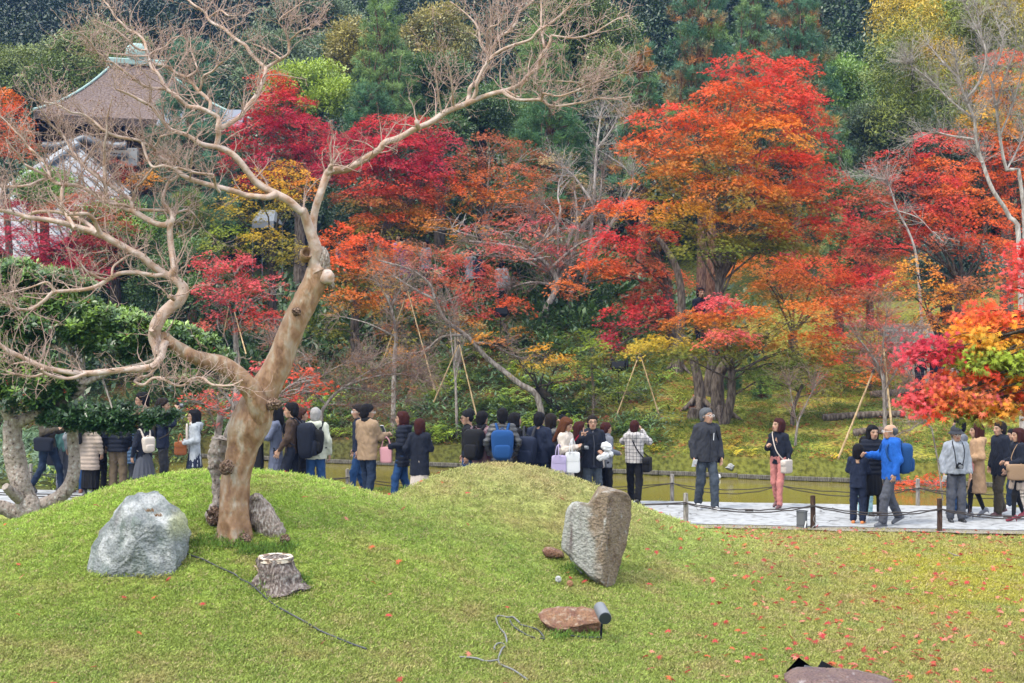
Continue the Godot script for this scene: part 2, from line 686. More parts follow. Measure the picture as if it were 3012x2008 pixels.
func make_kit() -> void:
	var r := RandomNumberGenerator.new()
	r.seed = 99
	var ball := func() -> Vector3:
		return Vector3(r.randfn(0, 0.5), r.randfn(0, 0.5), r.randfn(0, 0.5)).limit_length(1.0)
	# flat sprays of maple leaves, for trees some way off and for the one close by
	for k in 3:
		var s := Shape.new()
		for j in 26:
			var p: Vector3 = ball.call() * Vector3(0.36, 0.07, 0.36)
			s.tint = grey(r.randf_range(0.72, 1.2))
			var a := r.randf() * TAU
			lobed_leaf(s, p, Vector3(cos(a), r.randf_range(-0.7, 0.1), sin(a)).normalized(), Vector3(r.randf_range(-0.4, 0.4), 1, r.randf_range(-0.4, 0.4)), r.randf_range(0.085, 0.13), 5)
		kit["maple%d" % k] = s.mesh()
		s = Shape.new()
		for j in 9:
			var p: Vector3 = ball.call() * Vector3(0.15, 0.035, 0.15)
			s.tint = grey(r.randf_range(0.8, 1.15))
			var a := r.randf() * TAU
			lobed_leaf(s, p, Vector3(cos(a), r.randf_range(-1.1, -0.1), sin(a)).normalized(), Vector3(r.randf_range(-0.5, 0.5), 1, r.randf_range(-0.5, 0.9)), r.randf_range(0.055, 0.088), 7)
		kit["maple_near%d" % k] = s.mesh()
		# ball of oval leaves
		s = Shape.new()
		for j in 46:
			var p: Vector3 = ball.call() * 0.42
			s.tint = grey(r.randf_range(0.65, 1.25))
			var w: Vector3 = (p.normalized() + ball.call() * 0.9).normalized()
			s.blade(p, w, (Vector3.UP + ball.call() * 0.8).normalized(), r.randf_range(0.13, 0.2), r.randf_range(0.06, 0.09), 0.12)
		kit["broad%d" % k] = s.mesh()
		# glossy rosette
		s = Shape.new()
		for j in 15:
			var a := r.randf() * TAU
			var w := Vector3(cos(a), r.randf_range(-0.3, 1.0), sin(a)).normalized()
			s.tint = grey(r.randf_range(0.7, 1.3))
			s.blade(w * 0.02 + Vector3(0, -r.randf() * 0.08, 0), w, Vector3.UP, r.randf_range(0.075, 0.115), r.randf_range(0.032, 0.042), 0.16)
		kit["rosette%d" % k] = s.mesh()
		# tuft of needles
		s = Shape.new()
		for j in 44:
			var a := r.randf() * TAU
			var w := Vector3(cos(a) * 0.8, r.randf_range(0.05, 1.1), sin(a) * 0.8).normalized()
			s.tint = grey(r.randf_range(0.7, 1.25))
			s.blade(Vector3(0, r.randf_range(-0.14, 0.1), 0), w, ball.call() + Vector3.UP, r.randf_range(0.13, 0.2), 0.013)
		kit["needles%d" % k] = s.mesh()
		# hanging bamboo spray
		s = Shape.new()
		for j in 34:
			var a := r.randf() * TAU
			var w := Vector3(cos(a), r.randf_range(-0.9, 0.15), sin(a)).normalized()
			s.tint = grey(r.randf_range(0.75, 1.2))
			s.blade(ball.call() * Vector3(0.4, 0.25, 0.4), w, Vector3.UP, r.randf_range(0.1, 0.17), 0.022)
		kit["bamboo%d" % k] = s.mesh()
		# bare twigs
		s = Shape.new()
		for j in 6:
			var p := Vector3.ZERO
			var w := (Vector3(r.randf_range(-0.8, 0.8), 1.0, r.randf_range(-0.8, 0.8))).normalized()
			var pts := PackedVector3Array([p])
			for q in 4:
				p += w * r.randf_range(0.1, 0.17)
				pts.push_back(p)
				w = (w + ball.call() * 0.55).normalized()
				if q > 0:
					var side: Vector3 = (w + ball.call() * 1.2).normalized() * r.randf_range(0.1, 0.24)
					s.tube(PackedVector3Array([p, p + side]), PackedFloat32Array([0.003, 0.0018]), 3, false)
			s.tube(pts, taper(0.0055, 0.002, pts.size()), 3, false)
		kit["twigs%d" % k] = s.mesh()
		# grass tufts
		s = Shape.new()
		for j in 14:
			var a := r.randf() * TAU
			var lean := r.randf_range(0.4, 2.2)
			var w := Vector3(cos(a) * lean, 1.0, sin(a) * lean).normalized()
			s.tint = grey(r.randf_range(0.5, 1.4))
			s.blade(Vector3(r.randf_range(-0.05, 0.05), r.randf_range(-0.004, 0.012), r.randf_range(-0.05, 0.05)), w, Vector3(-sin(a) * 0.4, 1.0, cos(a) * 0.4), r.randf_range(0.014, 0.036), r.randf_range(0.0045, 0.0085))
		kit["tuft%d" % k] = s.mesh()
		# fern fronds
		s = Shape.new()
		for f in 7:
			var a := TAU * f / 7 + r.randf() * 0.5
			var out := Vector3(cos(a), 0, sin(a))
			s.tint = grey(r.randf_range(0.75, 1.2))
			var high := r.randf_range(0.2, 0.34)
			for q in 8:
				var t := (q + 1.0) / 8.0
				var p := out * t * 0.5 + Vector3.UP * (sin(t * 2.2) * high)
				for sgn in [-1.0, 1.0]:
					s.blade(p, (out * 0.5 + Vector3(-out.z, -0.25, out.x) * sgn).normalized(), Vector3.UP, 0.17 * (1.1 - t), 0.055)
		kit["fern%d" % k] = s.mesh()
		# dwarf bamboo and other low leaves
		s = Shape.new()
		for j in 24:
			var a := r.randf() * TAU
			var w := Vector3(cos(a), r.randf_range(-0.35, 0.7), sin(a)).normalized()
			s.tint = grey(r.randf_range(0.65, 1.25))
			s.blade(Vector3(r.randf_range(-0.25, 0.25), r.randf_range(0.05, 0.4), r.randf_range(-0.25, 0.25)), w, Vector3.UP, r.randf_range(0.12, 0.24), r.randf_range(0.03, 0.05), 0.1)
		kit["sasa%d" % k] = s.mesh()
	var one := Shape.new()
	lobed_leaf(one, Vector3.ZERO, Vector3(0, 0.12, 1).normalized(), Vector3.UP, 0.085, 7)
	one.tube(PackedVector3Array([Vector3.ZERO, Vector3(0.004, 0.004, -0.03)]), PackedFloat32Array([0.0012, 0.001]), 3, false)
	kit.fallen = one.mesh()


# ---------------------------------------------------------------- ground, path, water

func turf_colour(x: float, d: float) -> Color:
	var c := Color(0.105, 0.13, 0.022)
	var n1 := nz.get_noise_2d(x * 0.9, d * 0.9)
	var n2 := nz.get_noise_2d(x * 3.1 + 40, d * 3.1)
	c = c.lerp(Color(0.135, 0.195, 0.024), exp(-0.5 * (pow((x + 3.6) / 2.3, 2) + pow((d - 17.6) / 2.0, 2))))
	c = c.lerp(Color(0.12, 0.185, 0.025), exp(-0.5 * (pow((x - 2.6) / 0.8, 2) + pow((d - 20.3) / 2.0, 2))))
	c = c.lerp(Color(0.18, 0.155, 0.06), 0.75 * exp(-0.5 * (pow((x - 0.2) / 1.5, 2) + pow((d - 19.0) / 1.1, 2))))
	var right := smoothstep(1.6, 4.0, x)
	c = c.lerp(Color(0.15, 0.135, 0.032), right * 0.8)
	c = c.lerp(Color(0.16, 0.15, 0.012), smoothstep(3.4, 5.4, x) * smoothstep(14.5, 16.5, d) * smoothstep(22.0, 19.0, d) * clampf(0.7 + n1, 0.0, 1.0))
	c = c.lerp(Color(0.17, 0.115, 0.05), clampf(n1 * 0.9 + n2 * 0.5 - 0.1, 0.0, 0.55))
	c = c.lerp(Color(0.07, 0.115, 0.018), clampf(-n1 * 0.8 + n2 * 0.4 - 0.12, 0.0, 0.5))
	return Color(c.r * 1.8, c.g * 1.8, c.b * 2.1)


func sheet(xs: PackedFloat32Array, ds: PackedFloat32Array, at: Callable, tone: Callable) -> Shape:
	var s := Shape.new()
	for d in ds:
		for x in xs:
			var p: Vector3 = at.call(x, d)
			s.tint = tone.call(p.x, -p.z)
			s.put(p, Vector3.UP)
	var w := xs.size()
	for r in ds.size() - 1:
		for k in w - 1:
			var a := r * w + k
			s.i.append_array([a, a + w, a + 1, a + 1, a + w, a + w + 1])
	soften(s)
	return s


func span(a: float, b: float, step: float) -> PackedFloat32Array:
	var out := PackedFloat32Array()
	var count := int(round((b - a) / step))
	for k in count + 1:
		out.push_back(lerpf(a, b, float(k) / count))
	return out


func hill_colour(x: float, d: float) -> Color:
	var n1 := nz.get_noise_2d(x * 0.55, d * 0.55)
	var n2 := nz.get_noise_2d(x * 1.7 + 30, d * 1.7)
	var c := Color(0.045, 0.05, 0.016)
	c = c.lerp(Color(0.11, 0.05, 0.022), clampf(0.15 + n2 * 0.9 + n1 * 0.4, 0.0, 0.7) * smoothstep(58.0, 48.0, d))
	var right := smoothstep(1.8, 4.6, x) * smoothstep(60.0, 44.0, d)
	var moss := Color(0.115, 0.112, 0.016).lerp(Color(0.06, 0.085, 0.018), clampf(0.3 + n1, 0, 1)).lerp(Color(0.14, 0.075, 0.03), clampf(n2 * 1.1 + 0.05, 0, 0.7))
	c = c.lerp(moss * 1.45, right)
	if d < 37.0 and d < pond_far(x) + 0.5:
		c = c.lerp(Color(0.06, 0.065, 0.015), 0.7)
	return c * 1.4


func build_ground() -> void:
	var xs := PackedFloat32Array([-160, -60, -30, -20, -14])
	xs.append_array(span(-10, 10, 0.2))
	xs.append_array(PackedFloat32Array([14, 20, 30, 60, 160]))
	var ds := PackedFloat32Array([-120, -40, -10, 0, 4])
	ds.append_array(span(8, 23.8, 0.2))
	var s := sheet(xs, ds, func(x: float, d: float) -> Vector3:
		var e := d if d < 18.0 else lerpf(18.0, path_near(clampf(x, -30, 30)) - 0.25, (d - 18.0) / 5.8)
		return Vector3(x, lawn(x, e), -e), turf_colour)
	setting("lawn", s.mesh(), mats.turf)
	var hx := PackedFloat32Array([-420, -250, -150, -90, -60, -42, -32])
	hx.append_array(span(-26, 26, 0.5))
	hx.append_array(PackedFloat32Array([32, 42, 60, 90, 150, 250, 420]))
	var hd := span(18, 56, 0.4)
	hd.append_array(PackedFloat32Array([58, 60, 63, 66, 70, 75, 80, 90, 100, 115, 130, 150, 180, 220, 280, 340, 420]))
	var h := sheet(hx, hd, func(x: float, d: float) -> Vector3:
		var e := maxf(d, path_near(clampf(x, -30, 30)) - 0.3)
		return Vector3(x, hill(x, e) if d > 18.0 else -0.2, -e), hill_colour)
	setting("hillside", h.mesh(), mats.hill_soil)


func ribbon(edge_a: Callable, edge_b: Callable, y: float, x0: float, x1: float, step: float) -> Shape:
	var s := Shape.new()
	var xs := span(x0, x1, step)
	for x in xs:
		s.put(Vector3(x, y, -edge_a.call(x)), Vector3.UP)
		s.put(Vector3(x, y, -edge_b.call(x)), Vector3.UP)
	for k in xs.size() - 1:
		var a := 2 * k
		s.i.append_array([a, a + 1, a + 2, a + 1, a + 3, a + 2])
	return s


func build_water_and_path() -> void:
	var wob := func(x: float) -> float: return 0.05 * nz.get_noise_1d(x * 1.3) + 0.03 * nz.get_noise_1d(x * 5.0)
	var v := ribbon(func(x: float) -> float: return path_near(x) - 0.38 + wob.call(x + 50) * 3.0, func(x: float) -> float: return path_near(x) + 0.3, 0.032, -30, 30, 0.2)
	setting("gravel_verge", v.mesh(), mats.gravel_verge)
	var p := ribbon(func(x: float) -> float: return path_near(x) + wob.call(x), func(x: float) -> float: return path_near(x) + 3.0 + wob.call(x + 20), 0.04, -30, 30, 0.2)
	setting("path", p.mesh(), mats.path)
	# cracks that run along the middle of the path
	var cr := Shape.new()
	var r := RandomNumberGenerator.new()
	r.seed = 5
	for k in 150:
		var x := r.randf_range(-9, 9)
		var at := Vector3(x, 0.044, -(path_near(x) + r.randf_range(0.7, 2.2)))
		var a := r.randf_range(-0.5, 0.5) + (PI if r.randf() < 0.5 else 0.0)
		if r.randf() < 0.25:
			a += PI / 2
		for q in 5:
			var step := Vector3(cos(a), 0, sin(a)) * r.randf_range(0.05, 0.14)
			var w := Vector3(-sin(a), 0, cos(a)) * r.randf_range(0.004, 0.012)
			cr.face([at - w, at + w, at + step + w * 0.8, at + step - w * 0.8])
			at += step
			a += r.randf_range(-0.9, 0.9)
	for k in range(0, cr.i.size(), 3):
		if (cr.v[cr.i[k + 1]] - cr.v[cr.i[k]]).cross(cr.v[cr.i[k + 2]] - cr.v[cr.i[k]]).y > 0.0:
			var q := cr.i[k + 1]
			cr.i[k + 1] = cr.i[k + 2]
			cr.i[k + 2] = q
	for k in cr.n.size():
		cr.n[k] = Vector3.UP
	setting("path_cracks", cr.mesh(), mats.crack)
	var w := Shape.new()
	w.face([Vector3(-10, WET, -24), Vector3(-10, WET, -42), Vector3(12, WET, -42), Vector3(12, WET, -24)])
	setting("pond_water", w.mesh(), mats.pond_water)
	# boards along the far bank
	var edge := thing("pond_edging", Vector3.ZERO, "low weathered grey timber edging along the far bank of the pond", "edging")
	var x := -8.2
	while x < 10.2:
		var long := r.randf_range(1.4, 2.1)
		var a := Vector3(x, 0, -pond_far(x) + 0.02)
		var b := Vector3(x + long - 0.012, 0, -pond_far(x + long) + 0.02)
		var board := Shape.new()
		board.box(Vector3((b - a).length(), 0.1, 0.06), Transform3D.IDENTITY, 0.012)
		var base := Basis(Vector3.UP, atan2(-(b - a).z, (b - a).x))
		part("timber", board.mesh(), mats.grey_board, edge, Transform3D(base, (a + b) / 2 + Vector3(0, WET + 0.07 + r.randf_range(-0.012, 0.012), 0)))
		x += long


# ---------------------------------------------------------------- trees

const TINT := {
	"red": Color(0.36, 0.022, 0.022), "crimson": Color(0.27, 0.011, 0.03), "scarlet": Color(0.42, 0.035, 0.018), "orange": Color(0.42, 0.1, 0.012), "flame": Color(0.44, 0.06, 0.014),
	"amber": Color(0.46, 0.2, 0.012), "gold": Color(0.4, 0.25, 0.016), "olive": Color(0.13, 0.12, 0.012), "moss": Color(0.09, 0.115, 0.014), "rust": Color(0.25, 0.065, 0.025),
	"wine": Color(0.17, 0.012, 0.02), "pink": Color(0.4, 0.06, 0.065), "brown": Color(0.16, 0.07, 0.035), "lime": Color(0.2, 0.26, 0.02), "fern": Color(0.1, 0.17, 0.018),
	"green": Color(0.045, 0.085, 0.016), "deep": Color(0.018, 0.04, 0.012), "pine": Color(0.04, 0.095, 0.04), "bluepine": Color(0.05, 0.11, 0.065), "lightpine": Color(0.12, 0.175, 0.05),
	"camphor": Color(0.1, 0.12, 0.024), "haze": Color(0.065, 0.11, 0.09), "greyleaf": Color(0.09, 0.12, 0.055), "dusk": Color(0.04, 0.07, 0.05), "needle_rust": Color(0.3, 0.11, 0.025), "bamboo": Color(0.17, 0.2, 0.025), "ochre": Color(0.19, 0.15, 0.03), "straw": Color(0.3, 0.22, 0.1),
}


func tinted(text: String) -> Array:
	var p := text.split("/")
	return [TINT[p[0]], TINT[p[-1]]]


func boughs(wood: Shape, from: Vector3, to: Vector3, r0: float, r1: float, rise: float, sides: int, wander: float) -> PackedVector3Array:
	var mid := from.lerp(to, 0.5) + Vector3.UP * rise * from.distance_to(to) + in_ball() * wander * from.distance_to(to)
	var pts := smooth_line([from, mid, to], 4)
	for k in range(1, pts.size() - 1):
		pts[k] += in_ball() * from.distance_to(to) * wander * 0.25
	wood.tube(pts, taper(r0, r1, pts.size()), sides, false)
	return pts


func tree(called: String, label: String, group: String, d: float, foot_px: float, fork: Vector2, thick: float, bark: String, blobs: Array, how: Dictionary, foot_at = null) -> Node3D:
	# blobs: [column, row, half width, half height, nearer by (m), colours "top/bottom"], all in the photograph's pixels at depth d
	# how: leaf (kit name), material, density, size, flat (0 to 1), limbs, sag
	var foot: Vector3 = stand(foot_px, d) if foot_at == null else foot_at
	var o := thing(called, foot, label, "tree", group)
	var wood := Shape.new()
	var k := d / FOC
	var top := spot(fork.x, fork.y, d) - foot
	var trunk := smooth_line([Vector3(0, -0.3, 0), top * 0.4 + Vector3(rng.randf_range(-0.15, 0.15), 0, rng.randf_range(-0.2, 0.2)), top], 5)
	if how.get("trunk", true):
		wood.tube(trunk, taper(thick * 1.25, thick * 0.7, trunk.size()), 8, false)
	var sprays := {}
	var count := 0
	var leaf: String = how.get("leaf", "maple")
	var flat: float = how.get("flat", 0.7)
	var size: float = how.get("size", 1.0)
	for b in blobs:
		var at := spot(b[0], b[1], d - b[4]) - foot
		var rx: float = b[2] * k
		var ry: float = b[3] * k
		var rz: float = minf(rx, maxf(ry, rx * 0.8)) * how.get("deep", 0.9)
		var cols := tinted(b[5])
		# the limb that carries it
		var root := trunk[clampi(int(trunk.size() * rng.randf_range(0.7, 1.0)), 1, trunk.size() - 1)]
		if at.y < root.y:
			root = trunk[int(trunk.size() * 0.5)]
		if how.get("limbs", true):
			var limb := boughs(wood, root, at + Vector3(0, -ry * 0.3, 0), thick * 0.24, thick * 0.12, how.get("rise", 0.1), 5, 0.1)
			var fine := int(how.get("twigs", 6))
			for j in fine:
				var q := in_ball().normalized() * Vector3(rx, ry, rz) * rng.randf_range(0.6, 1.0)
				boughs(wood, limb[int(limb.size() * rng.randf_range(0.6, 0.99))], at + q, thick * 0.1, 0.007, 0.04, 3, 0.12)
		# its leaves
		var wants: float = how.get("density", 1.0) * (rx * rz * 2.2 + (rx + rz) * ry * 1.5) * 13.0
		for j in int(wants):
			var u := in_ball()
			u = u.normalized() * pow(u.length(), 0.55)
			if u.y < -0.35 and rng.randf() < 0.5:
				u.y = -u.y
			var p := u * Vector3(rx, ry, rz)
			var w := p + foot
			var gap := nz.get_noise_3d(w.x * 1.3 + at.x, w.y * 2.4, w.z * 1.3)
			if gap < how.get("gaps", -0.28):
				continue
			p.y -= how.get("sag", 0.12) * ry * (u.x * u.x + u.z * u.z)
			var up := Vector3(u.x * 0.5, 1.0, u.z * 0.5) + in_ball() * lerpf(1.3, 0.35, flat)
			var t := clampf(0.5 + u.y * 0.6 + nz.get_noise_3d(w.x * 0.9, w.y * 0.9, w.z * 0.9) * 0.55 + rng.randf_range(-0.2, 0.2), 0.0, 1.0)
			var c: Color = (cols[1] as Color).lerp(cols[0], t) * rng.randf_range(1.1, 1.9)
			var spray := "%s%d" % [leaf, rng.randi() % 3]
			if not sprays.has(spray):
				sprays[spray] = Copies.new()
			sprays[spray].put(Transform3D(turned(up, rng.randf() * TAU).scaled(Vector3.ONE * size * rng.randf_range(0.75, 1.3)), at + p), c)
			count += 1
	if wood.v.size():
		part("trunk", wood.mesh(), mats[bark], o)
	crown(o, sprays, how.get("material", "maple_leaf"))
	return o


func crown(o: Node3D, sprays: Dictionary, material: String, called := "crown") -> void:
	for spray in sprays:
		var mm: MultiMeshInstance3D = sprays[spray].made(kit[spray], mats[material])
		mm.name = called
		mm.set_meta("kind", "stuff")
		o.add_child(mm, true)


func puff(px: float, py: float, rx: float, ry: float, colours: String, lumps := 6) -> Array:
	# a rounded crown as overlapping lumps
	var out := [[px, py, rx * 0.75, ry * 0.75, 0.0, colours]]
	for k in lumps:
		var a := TAU * k / lumps + rng.randf_range(-0.3, 0.3)
		out.append([px + cos(a) * rx * 0.55, py + sin(a) * ry * 0.55, rx * rng.randf_range(0.38, 0.55), ry * rng.randf_range(0.36, 0.5), rng.randf_range(-0.5, 2.0), colours])
	return out


func build_woods() -> void:
	# rounded broadleaved trees, far ones first
	var leafy_far := {"leaf": "broad", "material": "broad_leaf", "flat": 0.0, "deep": 0.9, "sag": 0.0, "twigs": 2, "gaps": -0.3}
	var sets := [
		# label, d, column, row, half width, half height, colours
		["dark blue-green tree at the top left corner", 108, 60, 60, 190, 130, "haze/deep"], ["dark broadleaf tree above the hall roof", 112, 330, 70, 210, 140, "haze/deep"],
		["dark tree in the top row behind the upper bare branches", 104, 560, 70, 170, 120, "haze/deep"], ["bushy grey-green tree at the top, left of the tall pine", 92, 920, 80, 170, 110, "greyleaf/deep"],
		["shadowed tree at the top behind the tall pine", 112, 1230, 40, 230, 110, "haze/deep"], ["shadowed tree at the top, left of the camphor", 108, 1460, 70, 180, 120, "greyleaf/deep"],
		["dark tree at the top between camphor and pines", 112, 1880, 60, 200, 130, "haze/deep"], ["darkest tree at the top beside the bamboo", 110, 2560, 120, 260, 260, "deep/deep"],
		["dark tree at the top behind the right pines", 114, 2260, 30, 240, 120, "haze/deep"],
		["olive tree at the left edge above the hall roof", 78, 50, 240, 130, 110, "camphor/green"], ["olive-green tree behind the hall roof", 76, 230, 215, 160, 120, "camphor/green"], ["green tree beside the ridge of the hall roof", 80, 330, 170, 120, 90, "camphor/deep"],
		["grey-green tree right of the blue pine", 74, 800, 190, 150, 100, "greyleaf/deep"], ["yellow-green round tree above the crimson maple", 66, 900, 270, 150, 90, "lime/green"], ["grey olive tree behind the yellow-green one", 84, 990, 190, 120, 90, "greyleaf/green"],
		["tree turning gold left of the tall pine", 82, 1030, 150, 75, 90, "ochre/olive"], ["tree hung with yellow leaves right of the tall pine", 80, 1290, 130, 110, 110, "ochre/greyleaf"], ["dull green tree below the tall pine", 64, 1280, 260, 120, 100, "green/deep"],
		["big light olive camphor at the top, right of the long bare limb", 72, 1690, 120, 170, 170, "camphor/green"], ["second crown of light olive leaves below the camphor", 68, 1790, 240, 90, 110, "camphor/green"],
		["low round dark green tree under the long bare limb", 58, 1420, 330, 120, 70, "green/deep"], ["mid green shrubby tree above the rust maple", 56, 1290, 390, 90, 50, "green/deep"], ["broad green tree behind the big orange maple", 66, 2480, 300, 110, 130, "fern/green"],
		["dull evergreen between the pines and the bamboo", 60, 2560, 430, 130, 130, "greyleaf/deep"], ["dark evergreen behind the right red maples", 52, 2520, 640, 150, 130, "green/deep"], ["dark evergreen bush low behind the right maples", 46, 2800, 790, 130, 100, "haze/deep"],
		["dark evergreen behind the yellow tree", 54, 1060, 620, 110, 90, "deep/deep"], ["dark laurel at the middle of the slope", 47, 1500, 800, 120, 90, "green/deep"], ["evergreen behind the pale trunks", 47, 1690, 860, 120, 120, "green/deep"],
		["dark evergreen left of the pink maple", 44, 520, 820, 120, 130, "green/deep"], ["broadleaf tree with light tips below the tiled roof", 46, 330, 660, 140, 60, "fern/deep"], ["evergreen at the foot of the hall", 50, 130, 560, 110, 50, "fern/deep"], ["dark evergreen behind the wine-red maple", 48, 330, 840, 150, 110, "green/deep"],
	]
	for s in sets:
		var how := leafy_far.duplicate()
		var far: float = s[1]
		how.size = clampf(far / 85.0, 0.55, 1.15)
		how.density = 0.85 / how.size / how.size
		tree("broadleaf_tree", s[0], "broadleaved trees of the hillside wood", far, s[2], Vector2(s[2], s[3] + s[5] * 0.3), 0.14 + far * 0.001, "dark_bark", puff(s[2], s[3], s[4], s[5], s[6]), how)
	# the wood behind, one dark mass
	var back := {}
	for k in 5200:
		var d := rng.randf_range(60, 150)
		var x := rng.randf_range(-0.42, 0.42) * d
		var high := rng.randf_range(0.3, 2.2) + smoothstep(75.0, 115.0, d) * 12.0 * rng.randf()
		var p := Vector3(x, hill(x, d) + high, -d)
		var spray := "broad%d" % (k % 3)
		if not back.has(spray):
			back[spray] = Copies.new()
		var lit := clampf(0.4 + nz.get_noise_3d(x * 0.12, high * 0.3, d * 0.12) * 1.2, 0, 1)
		for q in 8:
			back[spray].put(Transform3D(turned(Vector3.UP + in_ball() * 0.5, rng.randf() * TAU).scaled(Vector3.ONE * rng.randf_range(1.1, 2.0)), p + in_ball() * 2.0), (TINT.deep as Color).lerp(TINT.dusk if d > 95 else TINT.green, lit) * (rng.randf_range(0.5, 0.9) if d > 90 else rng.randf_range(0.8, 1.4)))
	for spray in back:
		var mm: MultiMeshInstance3D = back[spray].made(kit[spray], mats.broad_leaf)
		mm.name = numbered("forest")
		add_child(mm)
		tag(mm, "dark far wood that closes the hillside at the top", "forest", "", "stuff")
	# pines
	var pines := [
		# label, d, column, top row, bottom row, half width, colours
		["blue-green pine behind the bare crown, right of the hall", 54, 560, 120, 700, 175, "bluepine/pine"], ["tall pointed light pine at the top, left of centre", 60, 1125, 10, 420, 125, "lightpine/pine"], ["shorter pine below the tall pointed one", 57, 1090, 250, 470, 120, "pine/deep"],
		["pale green pine in front of the camphor", 60, 1600, 90, 430, 120, "lightpine/pine"], ["spreading pine at the middle, under the long bare limb", 55, 1620, 270, 620, 170, "pine/green"], ["left one of the two big pines with rusty needles", 54, 2060, -60, 520, 170, "bluepine/needle_rust"],
		["right one of the two big pines with rusty needles", 57, 2340, -20, 480, 170, "bluepine/needle_rust"], ["pale pine tip between the two big rusty pines", 62, 2210, -30, 360, 90, "lightpine/bluepine"], ["slim pine left of the big orange maple", 50, 1880, 130, 560, 100, "pine/needle_rust"],
		["pine right of the big orange maple", 52, 2440, 330, 760, 110, "lightpine/needle_rust"], ["dull pine beside the yellow tree", 47, 560, 560, 830, 130, "pine/olive"],
		["small dark pine low on the mossy bank", 40, 2140, 1080, 1270, 80, "pine/deep"], ["tiny young pine on the mossy bank, right of the small dark one", 39, 2240, 1110, 1290, 48, "pine/green"], ["thin pine among the red maples on the right", 46, 2470, 640, 900, 90, "lightpine/pine"],
	]
	for s in pines:
		var blobs := []
		var d: float = s[1]
		var rows := 9 if d > 45 else 6
		for r in rows:
			var t := (r + 0.5) / rows
			var y := lerpf(s[3], s[4], t)
			var wide: float = s[5] * lerpf(0.25, 1.0, sqrt(t)) * rng.randf_range(0.8, 1.1)
			var th: float = (s[4] - s[3]) / rows
			for q in 5:
				var a := TAU * q / 5 + r
				var cs: String = s[6]
				if cs.ends_with("needle_rust") and rng.randf() < 0.72:
					cs = "bluepine/pine" if rng.randf() < 0.6 else "lightpine/pine"
				blobs.append([s[2] + cos(a) * wide * 0.6, y + rng.randf_range(-0.3, 0.3) * th, wide * 0.42, th * 0.5, sin(a) * wide * 0.6 * d / FOC, cs])
		var big := clampf(d / 55.0, 0.6, 1.0)
		tree("pine_tree", s[0], "pines of the hillside wood", d, s[2], Vector2(s[2], s[3] + 30), 0.16 * big, "pine_bark", blobs, {"leaf": "needles", "material": "needle", "flat": 0.55, "size": 1.15 * big, "density": 1.9 / big / big, "sag": 0.0, "twigs": 1, "rise": -0.02, "gaps": -0.5})
	# bamboo at the top right
	var canes := []
	for k in 15:
		var px := 2660.0 + (k % 5) * 95 + rng.randf_range(-30, 30)
		var py := 40.0 + (k / 5) * 130 + rng.randf_range(-30, 30)
		canes.append([px, py, 95, 90, rng.randf_range(-2, 2), "bamboo/camphor" if k % 3 else "gold/bamboo"])
	for k in 5:
		tree("bamboo_clump", ["yellow-green bamboo leaning out beside the dark gap", "bamboo clump second from the dark gap", "bamboo clump behind the bare pale tree", "bamboo clump left of the far right bare trunk", "rightmost bamboo clump at the top corner"][k], "bamboo grove at the top right", 58.0 + k * 0.7, 2700 + k * 95, Vector2(2680 + k * 95, 120), 0.05, "dark_bark", canes.filter(func(c): return canes.find(c) % 5 == k), {"leaf": "bamboo", "material": "broad_leaf", "flat": 0.6, "size": 1.25, "density": 2.2, "sag": 0.5, "twigs": 3})


